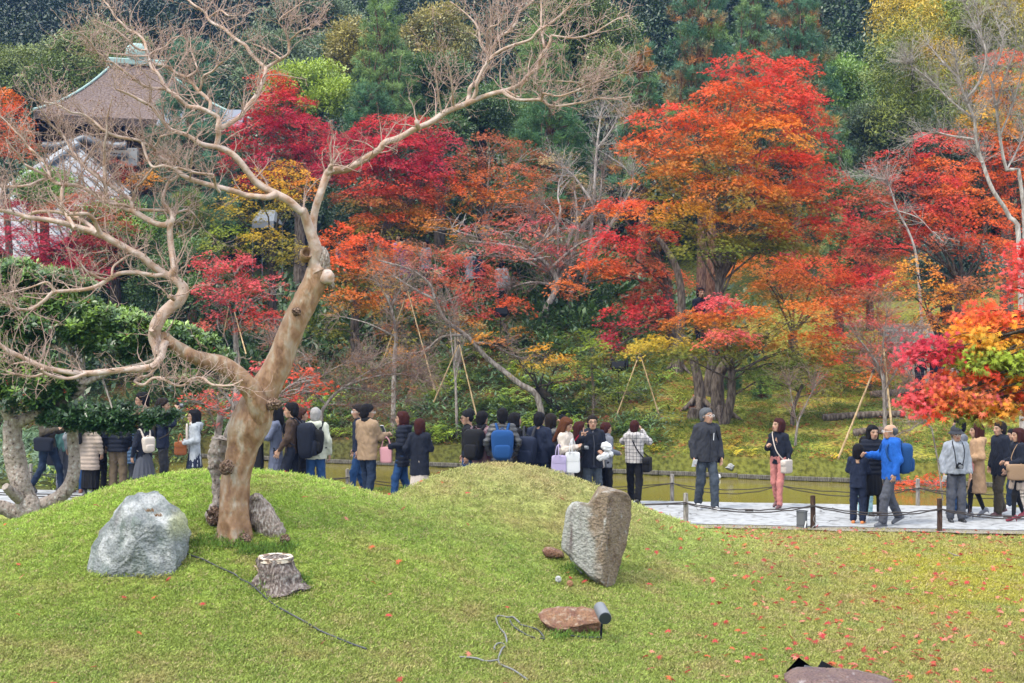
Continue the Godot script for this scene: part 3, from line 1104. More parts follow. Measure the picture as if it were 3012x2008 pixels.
func build_maples() -> void:
	var full := {"leaf": "maple", "flat": 0.8, "density": 2.3, "size": 0.85, "twigs": 6, "gaps": -0.15}
	var thin := full.duplicate()
	thin.merge({"density": 1.7, "twigs": 12, "gaps": -0.1, "size": 0.8}, true)
	var airy := full.duplicate()
	airy.merge({"density": 1.0, "twigs": 16, "gaps": -0.05, "size": 0.8}, true)
	var g := "autumn maples on the slope"
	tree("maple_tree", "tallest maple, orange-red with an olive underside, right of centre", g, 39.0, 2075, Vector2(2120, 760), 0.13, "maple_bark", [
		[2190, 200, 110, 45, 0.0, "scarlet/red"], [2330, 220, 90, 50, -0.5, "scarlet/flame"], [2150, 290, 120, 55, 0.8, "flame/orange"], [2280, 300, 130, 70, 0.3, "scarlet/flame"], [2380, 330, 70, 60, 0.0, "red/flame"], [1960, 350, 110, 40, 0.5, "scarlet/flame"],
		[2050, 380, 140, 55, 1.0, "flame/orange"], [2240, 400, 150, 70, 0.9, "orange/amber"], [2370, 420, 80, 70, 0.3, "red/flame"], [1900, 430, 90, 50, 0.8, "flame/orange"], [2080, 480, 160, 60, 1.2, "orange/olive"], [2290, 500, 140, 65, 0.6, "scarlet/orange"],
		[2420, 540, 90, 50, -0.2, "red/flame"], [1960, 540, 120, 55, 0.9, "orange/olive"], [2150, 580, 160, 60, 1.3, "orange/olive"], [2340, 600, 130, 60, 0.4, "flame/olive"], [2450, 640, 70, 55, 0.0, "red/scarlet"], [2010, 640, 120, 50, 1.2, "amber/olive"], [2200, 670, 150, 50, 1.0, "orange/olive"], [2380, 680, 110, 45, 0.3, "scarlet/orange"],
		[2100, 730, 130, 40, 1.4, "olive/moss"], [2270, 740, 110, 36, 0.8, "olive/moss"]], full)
	tree("maple_tree", "lower olive and orange maple with a forked dark trunk by the pond", g, 36.6, 2120, Vector2(2150, 1060), 0.11, "maple_bark", [
		[2130, 905, 70, 30, 1.2, "pink/scarlet"], [2060, 960, 110, 40, 1.0, "orange/olive"], [2200, 950, 120, 45, 1.0, "orange/olive"], [2330, 930, 120, 45, 0.5, "orange/olive"], [2450, 910, 90, 45, 0.0, "flame/orange"], [1950, 1030, 110, 38, 1.0, "gold/moss"], [2080, 1040, 110, 38, 1.0, "olive/moss"],
		[2230, 1030, 110, 40, 1.0, "olive/moss"], [2350, 1020, 100, 45, 0.6, "orange/olive"], [2140, 1000, 80, 26, 1.8, "pink/orange"], [2300, 1100, 110, 40, 0.4, "moss/green"], [2400, 1090, 90, 40, 0.2, "olive/moss"], [2440, 1010, 80, 50, 0.0, "scarlet/orange"]], full)
	tree("maple_tree", "orange-red maple behind the lower olive one", g, 42.0, 2330, Vector2(2330, 980), 0.16, "maple_bark", [
		[2250, 800, 120, 50, 0.3, "orange/olive"], [2390, 800, 120, 50, 0.0, "flame/orange"], [2300, 860, 130, 50, 0.6, "orange/olive"], [2460, 850, 100, 60, 0.0, "scarlet/flame"], [2560, 820, 90, 45, -0.4, "red/flame"], [2400, 1100, 110, 60, -0.5, "scarlet/flame"], [2500, 1150, 80, 30, 0.3, "flame/orange"], [2320, 790, 60, 60, -1.5, "crimson/wine"]], full)
	tree("maple_tree", "crimson maple behind the fork of the bare tree", g, 50.0, 880, Vector2(880, 600), 0.2, "maple_bark", [
		[800, 250, 70, 40, 0.0, "scarlet/red"], [830, 320, 110, 50, 0.4, "red/crimson"], [760, 380, 90, 55, 0.2, "red/crimson"], [880, 390, 110, 55, 0.5, "crimson/red"], [720, 470, 70, 60, 0.2, "red/wine"], [840, 470, 110, 50, 0.6, "crimson/wine"], [940, 450, 90, 50, 0.2, "crimson/red"], [780, 540, 90, 40, 0.4, "red/wine"]], full)
	tree("maple_tree", "wide crimson maple under the long bare limb", g, 47.0, 1150, Vector2(1140, 650), 0.2, "maple_bark", [
		[1130, 380, 110, 45, 0.0, "red/crimson"], [1240, 390, 100, 50, 0.0, "red/crimson"], [1060, 430, 110, 50, 0.5, "crimson/red"], [1180, 450, 130, 55, 0.6, "red/crimson"], [1300, 440, 70, 50, 0.0, "crimson/red"], [1010, 500, 100, 45, 0.6, "crimson/wine"], [1130, 520, 130, 50, 0.9, "crimson/flame"], [1260, 520, 90, 50, 0.4, "crimson/red"],
		[1080, 590, 110, 40, 0.9, "red/olive"], [1200, 590, 110, 45, 0.6, "red/olive"], [1300, 560, 60, 50, 0.2, "flame/orange"], [1120, 660, 110, 36, 0.8, "flame/olive"], [1240, 650, 90, 40, 0.4, "orange/olive"]], full)
	tree("maple_tree", "rust-orange maple at the middle of the slope", g, 48.0, 1430, Vector2(1430, 640), 0.16, "grey_bark", [
		[1440, 440, 90, 45, 0.0, "rust/brown"], [1530, 460, 80, 50, 0.0, "rust/brown"], [1380, 500, 90, 50, 0.4, "rust/orange"], [1490, 530, 110, 50, 0.6, "rust/orange"], [1580, 540, 60, 50, 0.2, "rust/brown"], [1370, 580, 80, 40, 0.5, "orange/amber"], [1480, 600, 110, 40, 0.6, "orange/rust"], [1590, 610, 70, 40, 0.3, "rust/orange"]], thin)
	tree("maple_tree", "half-bare salmon maple spreading over the upper walk", g, 45.0, 1620, Vector2(1640, 810), 0.17, "pale_bark", [
		[1330, 660, 110, 40, 0.4, "rust/amber"], [1470, 670, 120, 45, 0.6, "rust/pink"], [1600, 680, 120, 45, 0.6, "pink/rust"], [1400, 740, 110, 36, 1.0, "rust/pink"], [1540, 750, 130, 40, 1.2, "pink/rust"], [1660, 760, 100, 45, 0.8, "pink/rust"], [1690, 640, 90, 60, 0.0, "rust/amber"], [1730, 560, 80, 60, -0.3, "straw/rust"], [1650, 500, 80, 60, -0.6, "straw/rust"]], airy)
	tree("maple_tree", "red maple with tiers left of the tallest one", g, 42.0, 1990, Vector2(1960, 800), 0.17, "maple_bark", [
		[1810, 610, 80, 26, 0.0, "scarlet/orange"], [1900, 620, 100, 34, 0.4, "flame/amber"], [1800, 720, 90, 40, 0.8, "red/scarlet"], [1900, 700, 90, 40, 0.4, "scarlet/olive"], [1760, 790, 80, 36, 0.8, "flame/orange"], [1860, 790, 100, 40, 0.6, "rust/flame"], [1920, 870, 90, 40, 0.5, "rust/red"], [1830, 940, 70, 50, 1.2, "red/crimson"], [1930, 930, 90, 50, 0.8, "red/rust"], [1800, 1020, 50, 40, 1.4, "crimson/red"], [1970, 830, 70, 40, 0.0, "flame/rust"], [1660, 850, 70, 26, 0.6, "orange/rust"]], full)
	tree("maple_tree", "orange maple behind the trunk fork, under the crimson ones", g, 43.0, 1060, Vector2(1050, 870), 0.14, "maple_bark", [
		[990, 700, 60, 50, 0.0, "flame/orange"], [1080, 740, 90, 50, 0.4, "flame/orange"], [1010, 800, 80, 50, 0.6, "flame/olive"], [1110, 820, 90, 45, 0.5, "orange/olive"], [1180, 760, 60, 50, 0.0, "orange/rust"], [1030, 890, 90, 45, 0.9, "orange/olive"], [1140, 900, 90, 45, 0.6, "orange/olive"], [1180, 980, 70, 36, 0.8, "rust/olive"], [960, 960, 70, 40, 0.6, "moss/olive"]], full)
	tree("maple_tree", "twiggy rust-red shrub maple at the middle of the bank", g, 41.0, 1340, Vector2(1340, 900), 0.1, "grey_bark", [
		[1280, 780, 80, 50, 0.0, "rust/pink"], [1370, 800, 80, 60, 0.3, "rust/red"], [1300, 870, 90, 60, 0.6, "rust/red"], [1400, 880, 60, 70, 0.3, "rust/red"], [1350, 950, 70, 30, 0.6, "rust/amber"], [1230, 740, 60, 40, 0.0, "brown/rust"]], thin)
	tree("yellow_tree", "small tree with yellow leaves behind the bare limb fork", g, 44.0, 810, Vector2(800, 700), 0.12, "dark_bark", [
		[840, 520, 80, 45, 0.0, "amber/gold"], [760, 540, 70, 45, 0.2, "gold/amber"], [700, 620, 80, 50, 0.4, "gold/olive"], [840, 600, 70, 45, 0.4, "gold/olive"], [680, 710, 80, 50, 0.6, "lime/olive"], [780, 720, 90, 50, 0.6, "gold/moss"], [870, 760, 70, 50, 0.3, "gold/moss"], [900, 560, 50, 40, 0.0, "amber/orange"]], thin)
	tree("maple_tree", "pink-red feathery maple left of the big trunk", g, 40.0, 680, Vector2(690, 950), 0.09, "grey_bark", [
		[610, 790, 60, 45, 0.0, "pink/red"], [690, 790, 80, 50, 0.2, "pink/red"], [620, 870, 70, 45, 0.4, "pink/crimson"], [720, 870, 90, 50, 0.5, "pink/red"], [800, 850, 60, 45, 0.2, "pink/rust"], [760, 950, 90, 40, 0.5, "red/rust"], [640, 950, 70, 36, 0.3, "pink/rust"], [830, 930, 50, 36, 0.2, "rust/red"]], thin)
	tree("maple_tree", "wine-red maple behind the evergreen on the left", g, 43.0, 240, Vector2(240, 830), 0.15, "grey_bark", [
		[60, 640, 90, 50, 0.0, "wine/rust"], [170, 640, 90, 45, 0.2, "rust/wine"], [260, 600, 90, 45, 0.0, "rust/wine"], [60, 720, 100, 55, 0.5, "crimson/wine"], [180, 730, 110, 55, 0.6, "wine/crimson"], [290, 740, 90, 55, 0.4, "wine/rust"], [100, 800, 110, 45, 0.8, "crimson/wine"], [230, 800, 100, 45, 0.6, "crimson/wine"], [330, 660, 70, 40, 0.1, "rust/wine"]], full)
	tree("maple_tree", "orange maple at the left edge beside the hall", g, 52.0, 20, Vector2(10, 500), 0.14, "maple_bark", [[10, 300, 60, 40, 0.0, "orange/flame"], [40, 360, 60, 50, 0.3, "flame/orange"], [-30, 400, 90, 70, 0.3, "flame/rust"], [50, 430, 70, 40, 0.5, "rust/flame"]], full)
	tree("maple_tree", "orange tree in front of the plaster wall below the hall", g, 47.0, 420, Vector2(410, 600), 0.09, "dark_bark", [[430, 530, 50, 26, 0.0, "amber/orange"], [390, 545, 40, 22, 0.2, "amber/orange"], [470, 480, 50, 40, -0.4, "rust/brown"], [330, 500, 60, 40, -0.2, "rust/wine"]], thin)
	tree("maple_tree", "small golden maple on a crooked trunk above the pond", g, 37.6, 1660, Vector2(1580, 1140), 0.12, "dark_bark", [
		[1600, 1040, 60, 28, 0.0, "amber/gold"], [1640, 1070, 60, 24, 0.4, "amber/olive"], [1560, 1090, 50, 24, 0.5, "gold/olive"], [1450, 1000, 60, 26, 0.6, "amber/rust"], [1680, 1110, 50, 26, 0.2, "amber/brown"]], thin)
	tree("maple_tree", "olive-green sapling maple by the pond, left of the tiers", g, 36.8, 1740, Vector2(1740, 1080), 0.04, "maple_bark", [[1740, 1010, 70, 40, 0.0, "lime/moss"], [1780, 1080, 60, 50, 0.2, "olive/moss"], [1700, 1090, 60, 50, 0.2, "moss/fern"], [1850, 1150, 70, 36, 0.4, "moss/fern"], [1750, 1180, 60, 40, 0.4, "moss/olive"]], thin)
	tree("maple_tree", "dark green young maple on thin stems on the moss", g, 36.0, 2330, Vector2(2360, 1130), 0.05, "maple_bark", [[2300, 1080, 90, 34, 0.2, "moss/green"], [2380, 1110, 90, 34, 0.3, "olive/moss"], [2250, 1120, 60, 30, 0.5, "moss/fern"], [2420, 1150, 60, 26, 0.2, "olive/moss"]], thin)
	tree("maple_tree", "red-brown twiggy maple between the orange ones on the right", g, 37.0, 2600, Vector2(2590, 1090), 0.08, "grey_bark", [[2480, 880, 80, 40, 0.2, "rust/brown"], [2460, 960, 70, 40, 0.2, "pink/rust"], [2600, 840, 70, 36, 0.0, "red/rust"], [2700, 930, 60, 50, 0.0, "rust/brown"], [2560, 900, 80, 40, 0.0, "brown/rust"], [2620, 960, 80, 50, 0.3, "rust/pink"], [2530, 970, 70, 45, 0.4, "pink/rust"], [2560, 1040, 90, 40, 0.5, "pink/rust"], [2650, 1040, 60, 40, 0.3, "rust/red"], [2480, 1050, 60, 40, 0.2, "rust/pink"]], thin)
	tree("maple_tree", "red and orange maple at the right, behind the pale bare tree", g, 43.0, 2830, Vector2(2830, 800), 0.18, "maple_bark", [
		[2760, 420, 80, 40, -0.5, "pink/scarlet"], [2650, 480, 90, 45, -0.3, "red/rust"], [2760, 510, 100, 45, 0.0, "orange/red"], [2640, 550, 110, 45, 0.3, "red/rust"], [2800, 590, 110, 50, 0.4, "orange/red"], [2560, 610, 90, 36, 0.3, "rust/red"], [2690, 640, 110, 40, 0.6, "red/orange"], [2900, 640, 110, 60, 0.3, "orange/flame"], [2600, 690, 100, 36, 0.7, "rust/red"], [2760, 700, 110, 40, 0.8, "scarlet/rust"], [2550, 730, 80, 30, 0.5, "red/rust"], [2900, 730, 90, 40, 0.6, "orange/scarlet"]], full)
	tree("maple_tree", "bright orange-yellow maple at the right edge", g, 47.0, 2960, Vector2(2960, 640), 0.2, "maple_bark", [
		[2960, 190, 90, 40, 0.0, "scarlet/orange"], [2880, 260, 70, 50, 0.0, "amber/orange"], [2980, 270, 90, 60, 0.3, "amber/orange"], [2900, 340, 80, 60, 0.4, "amber/gold"], [3010, 370, 80, 70, 0.4, "amber/orange"], [2860, 410, 80, 45, 0.5, "orange/scarlet"], [2960, 470, 110, 60, 0.6, "orange/red"], [2850, 520, 90, 50, 0.5, "flame/orange"], [3000, 560, 90, 70, 0.5, "orange/scarlet"]], full)
	tree("maple_tree", "amber maple low at the right, above the stone steps", g, 40.0, 2790, Vector2(2730, 920), 0.12, "dark_bark", [[2700, 800, 70, 40, 0.0, "amber/orange"], [2660, 850, 70, 40, 0.2, "amber/rust"], [2740, 870, 80, 50, 0.4, "amber/orange"], [2820, 860, 80, 45, 0.2, "rust/amber"], [2900, 850, 80, 60, 0.0, "brown/orange"], [2760, 950, 80, 40, 0.4, "orange/amber"], [2860, 930, 90, 45, 0.3, "rust/orange"], [2960, 800, 80, 60, 0.0, "flame/orange"]], thin)
	tree("maple_tree", "low orange maple on the moss behind the tied sapling", g, 39.0, 2560, Vector2(2560, 1110), 0.06, "maple_bark", [[2500, 1080, 80, 36, 0.0, "scarlet/orange"], [2590, 1090, 80, 32, 0.2, "flame/orange"], [2660, 1070, 70, 36, 0.0, "orange/rust"], [2450, 1120, 60, 28, 0.3, "red/flame"], [2560, 1130, 70, 22, 0.4, "orange/olive"]], thin)
	tree("maple_tree", "rust and orange maple high on the right slope, left of the broken white branch", g, 46.0, 2560, Vector2(2560, 780), 0.12, "maple_bark", [[2500, 680, 80, 40, 0.0, "rust/red"], [2570, 740, 90, 40, 0.2, "red/rust"], [2490, 770, 80, 40, 0.2, "scarlet/rust"], [2620, 780, 90, 40, 0.3, "orange/rust"], [2700, 740, 70, 40, 0.0, "red/orange"]], thin)
	tree("maple_tree", "rust-brown brush of thin maples above the stone steps", g, 43.5, 2860, Vector2(2860, 1000), 0.06, "grey_bark", [[2760, 1010, 90, 50, 0.0, "orange/rust"], [2850, 1010, 90, 60, 0.2, "rust/brown"], [2940, 1000, 90, 60, 0.0, "brown/amber"], [3020, 930, 70, 80, 0.0, "rust/orange"]], thin)
	tree("maple_tree", "low orange and red maple left of the pale trunks", g, 42.5, 1480, Vector2(1480, 950), 0.06, "maple_bark", [[1440, 820, 70, 36, 0.0, "rust/red"], [1510, 900, 60, 30, 0.3, "flame/rust"], [1230, 880, 70, 40, 0.2, "orange/rust"], [1550, 980, 50, 26, 0.3, "amber/rust"], [1180, 1050, 60, 30, 0.4, "amber/olive"]], thin)
	tree("maple_tree", "low red bush maple at the right end of the pond", g, 31.0, 2710, Vector2(2700, 1440), 0.04, "grey_bark", [[2680, 1430, 50, 22, 0.0, "flame/scarlet"], [2730, 1420, 60, 26, 0.3, "scarlet/orange"], [2700, 1470, 50, 18, 0.4, "flame/rust"], [2770, 1440, 40, 22, 0.1, "scarlet/olive"], [2640, 1460, 30, 16, 0.2, "rust/flame"]], thin)
	tree("maple_tree", "scarlet low maple behind the big trunk", g, 29.5, 640, Vector2(650, 1210), 0.09, "grey_bark", [
		[570, 1175, 55, 20, 0.2, "scarlet/pink"], [640, 1165, 60, 20, 0.3, "pink/scarlet"], [610, 1200, 50, 16, 0.5, "scarlet/red"], [740, 1170, 60, 26, 0.2, "scarlet/pink"], [820, 1160, 60, 30, 0.1, "red/pink"], [870, 1210, 50, 30, 0.3, "red/scarlet"], [930, 1140, 50, 22, 0.0, "flame/scarlet"], [880, 1110, 70, 24, 0.0, "scarlet/fern"], [790, 1090, 60, 26, -0.2, "pink/scarlet"], [740, 1215, 40, 26, 0.5, "scarlet/red"]], thin)
	# bare trees
	bare_tree("bare grey tree with low spreading twigs right of the big trunk", 33.0, 960, [[[960, 1330], [945, 1250], [960, 1190], [1010, 1140], [1090, 1110], [1180, 1100], [1260, 1120]], [[945, 1250], [900, 1180], [930, 1120], [1010, 1070], [1080, 1060]], [[1010, 1140], [1100, 1150], [1190, 1180]], [[960, 1190], [890, 1120], [860, 1060]], [[930, 1120], [890, 1040], [820, 1010], [760, 1010]], [[1010, 1140], [1090, 1090], [1170, 1060], [1230, 1070]], [[960, 1190], [1020, 1190], [1100, 1200], [1150, 1230]]], 0.05, 230, "grey_bark", "rust")
	bare_tree("leaning bare tree whose long trunk reaches up left over the bank", 37.2, 1590, [[[1600, 1215], [1580, 1165], [1530, 1130], [1480, 1090], [1430, 1050], [1395, 1010], [1370, 985], [1310, 940], [1280, 880], [1260, 830], [1200, 790], [1110, 765]], [[1370, 985], [1300, 990], [1250, 1030], [1190, 1040]], [[1280, 880], [1220, 850], [1140, 800]], [[1395, 1010], [1440, 1010], [1500, 1040], [1540, 1055]]], 0.085, 75, "grey_bark", "straw")
	bare_tree("pale bare trunk left one of three at the middle of the slope", 44.0, 1605, [[[1600, 1010], [1600, 950], [1610, 900], [1640, 840], [1620, 790], [1560, 740], [1480, 720], [1380, 710]], [[1640, 840], [1560, 830], [1490, 850]], [[1620, 790], [1700, 720], [1780, 690]], [[1560, 740], [1640, 660], [1600, 600]]], 0.13, 80, "grey_bark", "rust")
	bare_tree("pale bare trunk middle one of three on the slope", 44.6, 1640, [[[1635, 1010], [1645, 950], [1680, 880], [1670, 800], [1700, 680], [1690, 560]], [[1670, 800], [1600, 700], [1560, 640]], [[1700, 680], [1760, 600], [1770, 500]]], 0.13, 60, "grey_bark", "rust")
	bare_tree("pale bare trunk right one of three, the straightest", 45.0, 1716, [[[1710, 1000], [1716, 920], [1715, 860], [1730, 760], [1745, 600], [1755, 440], [1770, 320]], [[1730, 760], [1820, 620], [1860, 520], [1760, 440]], [[1745, 600], [1690, 520], [1640, 480]], [[1755, 440], [1800, 380], [1820, 330]]], 0.1, 70, "pale_bark", "straw")
	bare_tree("tall pale bare tree with grey branches at the right edge", 27.0, 3010, [[[3010, 1180], [3000, 760], [2970, 640], [2920, 560], [2890, 480], [2870, 410], [2865, 350], [2840, 290], [2820, 230], [2810, 170]], [[2865, 350], [2800, 300], [2740, 240], [2690, 200], [2650, 170]], [[2840, 290], [2880, 240], [2900, 150], [2860, 60], [2830, -10]], [[2870, 410], [2800, 400], [2740, 390], [2670, 420]], [[2820, 230], [2770, 180], [2730, 130]], [[2890, 480], [2860, 440], [2830, 400]]], 0.055, 170, "pale_bark", "")
	bare_tree("second pale bare tree at the right edge, thinner and straighter", 27.6, 2990, [[[3030, 1150], [3010, 600], [2960, 500], [2940, 400], [2930, 320], [2910, 220], [2890, 120], [2870, 20]], [[2940, 400], [2980, 300], [3010, 180], [3020, 80]], [[2930, 320], [2950, 240], [2990, 120], [2960, 20]], [[2910, 220], [2950, 140], [2930, 60]], [[2960, 500], [3000, 420], [3030, 320]]], 0.045, 140, "pale_bark", "")
	bare_tree("broken white branch tree among the red maples on the right", 41.0, 2640, [[[2720, 900], [2700, 800], [2680, 700], [2640, 620], [2620, 560], [2610, 530], [2620, 515]], [[2610, 530], [2560, 520], [2500, 515]], [[2640, 620], [2700, 640], [2740, 680]]], 0.045, 30, "pale_bark", "")
	bare_tree("bare sapling tied to the rightmost bamboo poles", 33.0, 2600, [[[2605, 1290], [2600, 1150], [2590, 1090], [2560, 1040], [2520, 990]], [[2600, 1150], [2640, 1080], [2660, 1010]], [[2590, 1090], [2600, 980], [2610, 920]], [[2605, 1200], [2650, 1150], [2680, 1090]]], 0.05, 60, "grey_bark", "rust")
	bare_tree("bare shrub over the water at the right", 29.5, 2760, [[[2790, 1300], [2740, 1260], [2680, 1262], [2620, 1290], [2580, 1330]], [[2740, 1260], [2700, 1240], [2640, 1240]], [[2680, 1262], [2660, 1300]]], 0.018, 24, "grey_bark", "")
	bare_tree("grey leaning trunk behind the fork of the big tree", 27.0, 640, [[[620, 1400], [660, 1290], [690, 1210], [670, 1170], [640, 1140]], [[690, 1210], [730, 1190], [780, 1150]]], 0.05, 20, "grey_bark", "red")
	bare_tree("thin bare stem held by the two middle bamboo poles", 37.0, 1342, [[[1345, 1215], [1340, 1120], [1330, 1020], [1320, 930]], [[1340, 1120], [1355, 1040], [1370, 980]]], 0.04, 16, "grey_bark", "straw")
	bare_tree("grey-trunked small tree left of the long bamboo pole", 38.0, 1156, [[[1156, 1140], [1160, 1060], [1165, 990], [1150, 900], [1110, 830]], [[1165, 990], [1080, 950], [1000, 930]], [[1150, 900], [1190, 830]]], 0.07, 40, "grey_bark", "amber")
	bare_tree("twin-stemmed sapling on the moss right of the woman in pink trousers", 34.5, 2340, [[[2338, 1300], [2345, 1250], [2370, 1190], [2400, 1130]], [[2345, 1250], [2330, 1180], [2320, 1120]]], 0.035, 20, "grey_bark", "")


func bare_tree(label: String, d: float, foot_px: float, lines: Array, thick: float, twigs: int, bark: String, leaf: String) -> void:
	var first: Array = lines[0][0]
	var foot := stand(first[0], d)
	var o := thing("bare_tree", foot, label, "tree", "bare trees")
	var wood := Shape.new()
	var tips := []
	for k in lines.size():
		var pts := []
		var sway := rng.randf_range(-1.2, 1.2) * (0.0 if k == 0 else 1.0)
		for j in lines[k].size():
			var q: Array = lines[k][j]
			pts.append(spot(q[0], q[1], d + sway * j / lines[k].size() + rng.randf_range(-0.06, 0.06)) - foot)
		if k == 0:
			pts[0] = Vector3(0, -0.2, 0)
		var line := smooth_line(pts, 3)
		var r0 := thick if k == 0 else thick * 0.45
		wood.tube(line, taper(r0, r0 * 0.22, line.size()), 6, false)
		for j in range(int(line.size() * (0.45 if k == 0 else 0.2)), line.size()):
			tips.append([line[j], (line[j] - line[j - 1]).normalized() if j > 0 else Vector3.UP])
	part("trunk", wood.mesh(), mats[bark], o)
	var sprays := {}
	var leaves := {}
	for k in int(twigs * 0.8):
		var t: Array = tips[rng.randi() % tips.size()]
		var spray := "twigs%d" % (k % 3)
		if not sprays.has(spray):
			sprays[spray] = Copies.new()
		sprays[spray].put(Transform3D(turned(t[1] + in_ball() * 1.1 + Vector3.UP * 0.4, rng.randf() * TAU).scaled(Vector3.ONE * d / 36.0 * rng.randf_range(0.6, 1.3)), t[0]), Color.WHITE)
		if leaf and rng.randf() < 0.5:
			var lf := "maple%d" % (k % 3)
			if not leaves.has(lf):
				leaves[lf] = Copies.new()
			leaves[lf].put(Transform3D(turned(Vector3.UP + in_ball(), rng.randf() * TAU).scaled(Vector3.ONE * rng.randf_range(0.35, 0.75)), t[0] + in_ball() * 0.5), (TINT[leaf] as Color).lerp(TINT.straw, rng.randf() * 0.6))
	crown(o, sprays, "bare_twig" if bark != "pale_bark" else bark, "twigs")
	crown(o, leaves, "maple_leaf", "crown")


# ---------------------------------------------------------------- on the slope

func scatter(called: String, label: String, kinds: Array, material: String, count: int, where: Callable, cols: Array, sizes: Vector2, category := "undergrowth") -> void:
	var sets := {}
	var tries := 0
	var made := 0
	while made < count and tries < count * 12:
		tries += 1
		var x := rng.randf_range(-22, 18)
		var d := rng.randf_range(25, 56)
		var w: float = where.call(x, d)
		if rng.randf() > w:
			continue
		made += 1
		var spray: String = kinds[rng.randi() % kinds.size()]
		if not sets.has(spray):
			sets[spray] = Copies.new()
		var t := clampf(0.5 + nz.get_noise_2d(x * 0.8, d * 0.8) + rng.randf_range(-0.3, 0.3), 0, 1)
		sets[spray].put(Transform3D(turned(Vector3.UP + in_ball() * 0.25, rng.randf() * TAU).scaled(Vector3.ONE * rng.randf_range(sizes.x, sizes.y)), Vector3(x, hill(x, d), -d)), (cols[0] as Color).lerp(cols[1], t) * rng.randf_range(1.1, 1.75))
	var k := 0
	for spray in sets:
		var mm: MultiMeshInstance3D = sets[spray].made(kit[spray], mats[material])
		mm.name = numbered(called)
		add_child(mm)
		tag(mm, label, category, "", "stuff")
		k += 1


func bank(x: float, d: float) -> float:
	# 1 on the planted left and middle of the slope
	return smoothstep(4.4, 2.6, x) * smoothstep(0.1, 0.5, d - pond_far(x)) if x > -8.2 else smoothstep(0.2, 1.0, d - path_near(x) - 3.6)


func build_hill_cover() -> void:
	var patch := func(x: float, d: float, s: float, o: float) -> float: return clampf(0.5 + 1.5 * nz.get_noise_2d(x * s + o, d * s), 0.0, 1.0)
	scatter("ferns", "light green ferns spreading over the middle of the bank", ["fern0", "fern1", "fern2"], "broad_leaf", 1500, func(x: float, d: float) -> float: return bank(x, d) * patch.call(x, d, 0.45, 0.0) * exp(-0.5 * pow((x + 1.2) / 2.6, 2)) * smoothstep(47.0, 40.0, d), [TINT.lime, TINT.fern], Vector2(0.55, 1.0), "ferns")
	scatter("dwarf_bamboo", "dark green dwarf bamboo and low shrubs on the bank", ["sasa0", "sasa1", "sasa2"], "broad_leaf", 5200, func(x: float, d: float) -> float: return bank(x, d) * patch.call(x, d, 0.6, 50.0) * (1.0 if d < 46.0 else 0.5), [Color(0.03, 0.065, 0.022), Color(0.06, 0.105, 0.035)], Vector2(0.6, 1.35), "undergrowth")
	scatter("thicket", "dark evergreen thicket under the trees of the upper slope", ["broad0", "broad1", "broad2"], "broad_leaf", 2600, func(x: float, d: float) -> float: return smoothstep(41, 46, d) * patch.call(x, d, 0.35, 33.0) * smoothstep(9.0, 4.0, x), [TINT.deep, TINT.green], Vector2(0.8, 1.9), "thicket")
	scatter("shrubbery", "yellow-green bushes among the dwarf bamboo", ["broad0", "broad1"], "broad_leaf", 900, func(x: float, d: float) -> float: return bank(x, d) * patch.call(x, d, 0.7, 90.0) * 0.8, [TINT.moss, TINT.lime], Vector2(0.35, 0.75), "bushes")
	scatter("ground_cover", "fine green ground cover on the shaded right of the bank", ["tuft0", "tuft1", "tuft2"], "grass_blade", 26000, func(x: float, d: float) -> float: return smoothstep(1.0, 3.0, x) * smoothstep(0.2, 0.5, d - pond_far(x)) * smoothstep(47, 40, d) * patch.call(x, d, 0.8, 10.0), [Color(0.12, 0.13, 0.016), Color(0.06, 0.1, 0.02)], Vector2(1.2, 2.6), "ground cover")
	scatter("bank_grass", "tufts of pale grass along the edge of the water", ["tuft0", "tuft1", "tuft2"], "grass_blade", 700, func(x: float, d: float) -> float: return 1.0 if absf(d - path_near(x) - 3.35) < 0.3 or (absf(d - pond_far(x) - 0.25) < 0.2 and x > -8.0) else 0.0, [Color(0.1, 0.1, 0.025), Color(0.07, 0.1, 0.018)], Vector2(1.0, 2.4), "grass")
	scatter("leaf_litter", "brown and red fallen leaves lying over the slope", ["maple0", "maple1"], "maple_leaf", 2600, func(x: float, d: float) -> float: return smoothstep(0.2, 0.6, d - pond_far(x)) * patch.call(x, d, 0.9, 70.0) * smoothstep(50, 44, d), [Color(0.17, 0.06, 0.025), Color(0.24, 0.045, 0.02)], Vector2(0.5, 1.0), "fallen leaves")
	scatter("ferns", "yellow-green low ferns along the water on the right bank", ["fern0", "fern1"], "broad_leaf", 170, func(x: float, d: float) -> float: return smoothstep(1.6, 3.2, x) * (1.0 if d - pond_far(x) > 0.15 and d - pond_far(x) < 1.3 else 0.0), [TINT.lime, TINT.gold], Vector2(0.3, 0.55), "ferns")
	scatter("leaf_litter", "red maple leaves scattered over the right moss bank", ["maple0", "maple2"], "maple_leaf", 420, func(x: float, d: float) -> float: return smoothstep(2.6, 4.0, x) * smoothstep(0.3, 0.8, d - pond_far(x)) * smoothstep(47, 40, d) * patch.call(x, d, 0.5, 20.0), [Color(0.3, 0.05, 0.03), Color(0.2, 0.09, 0.03)], Vector2(0.4, 0.9), "fallen leaves")


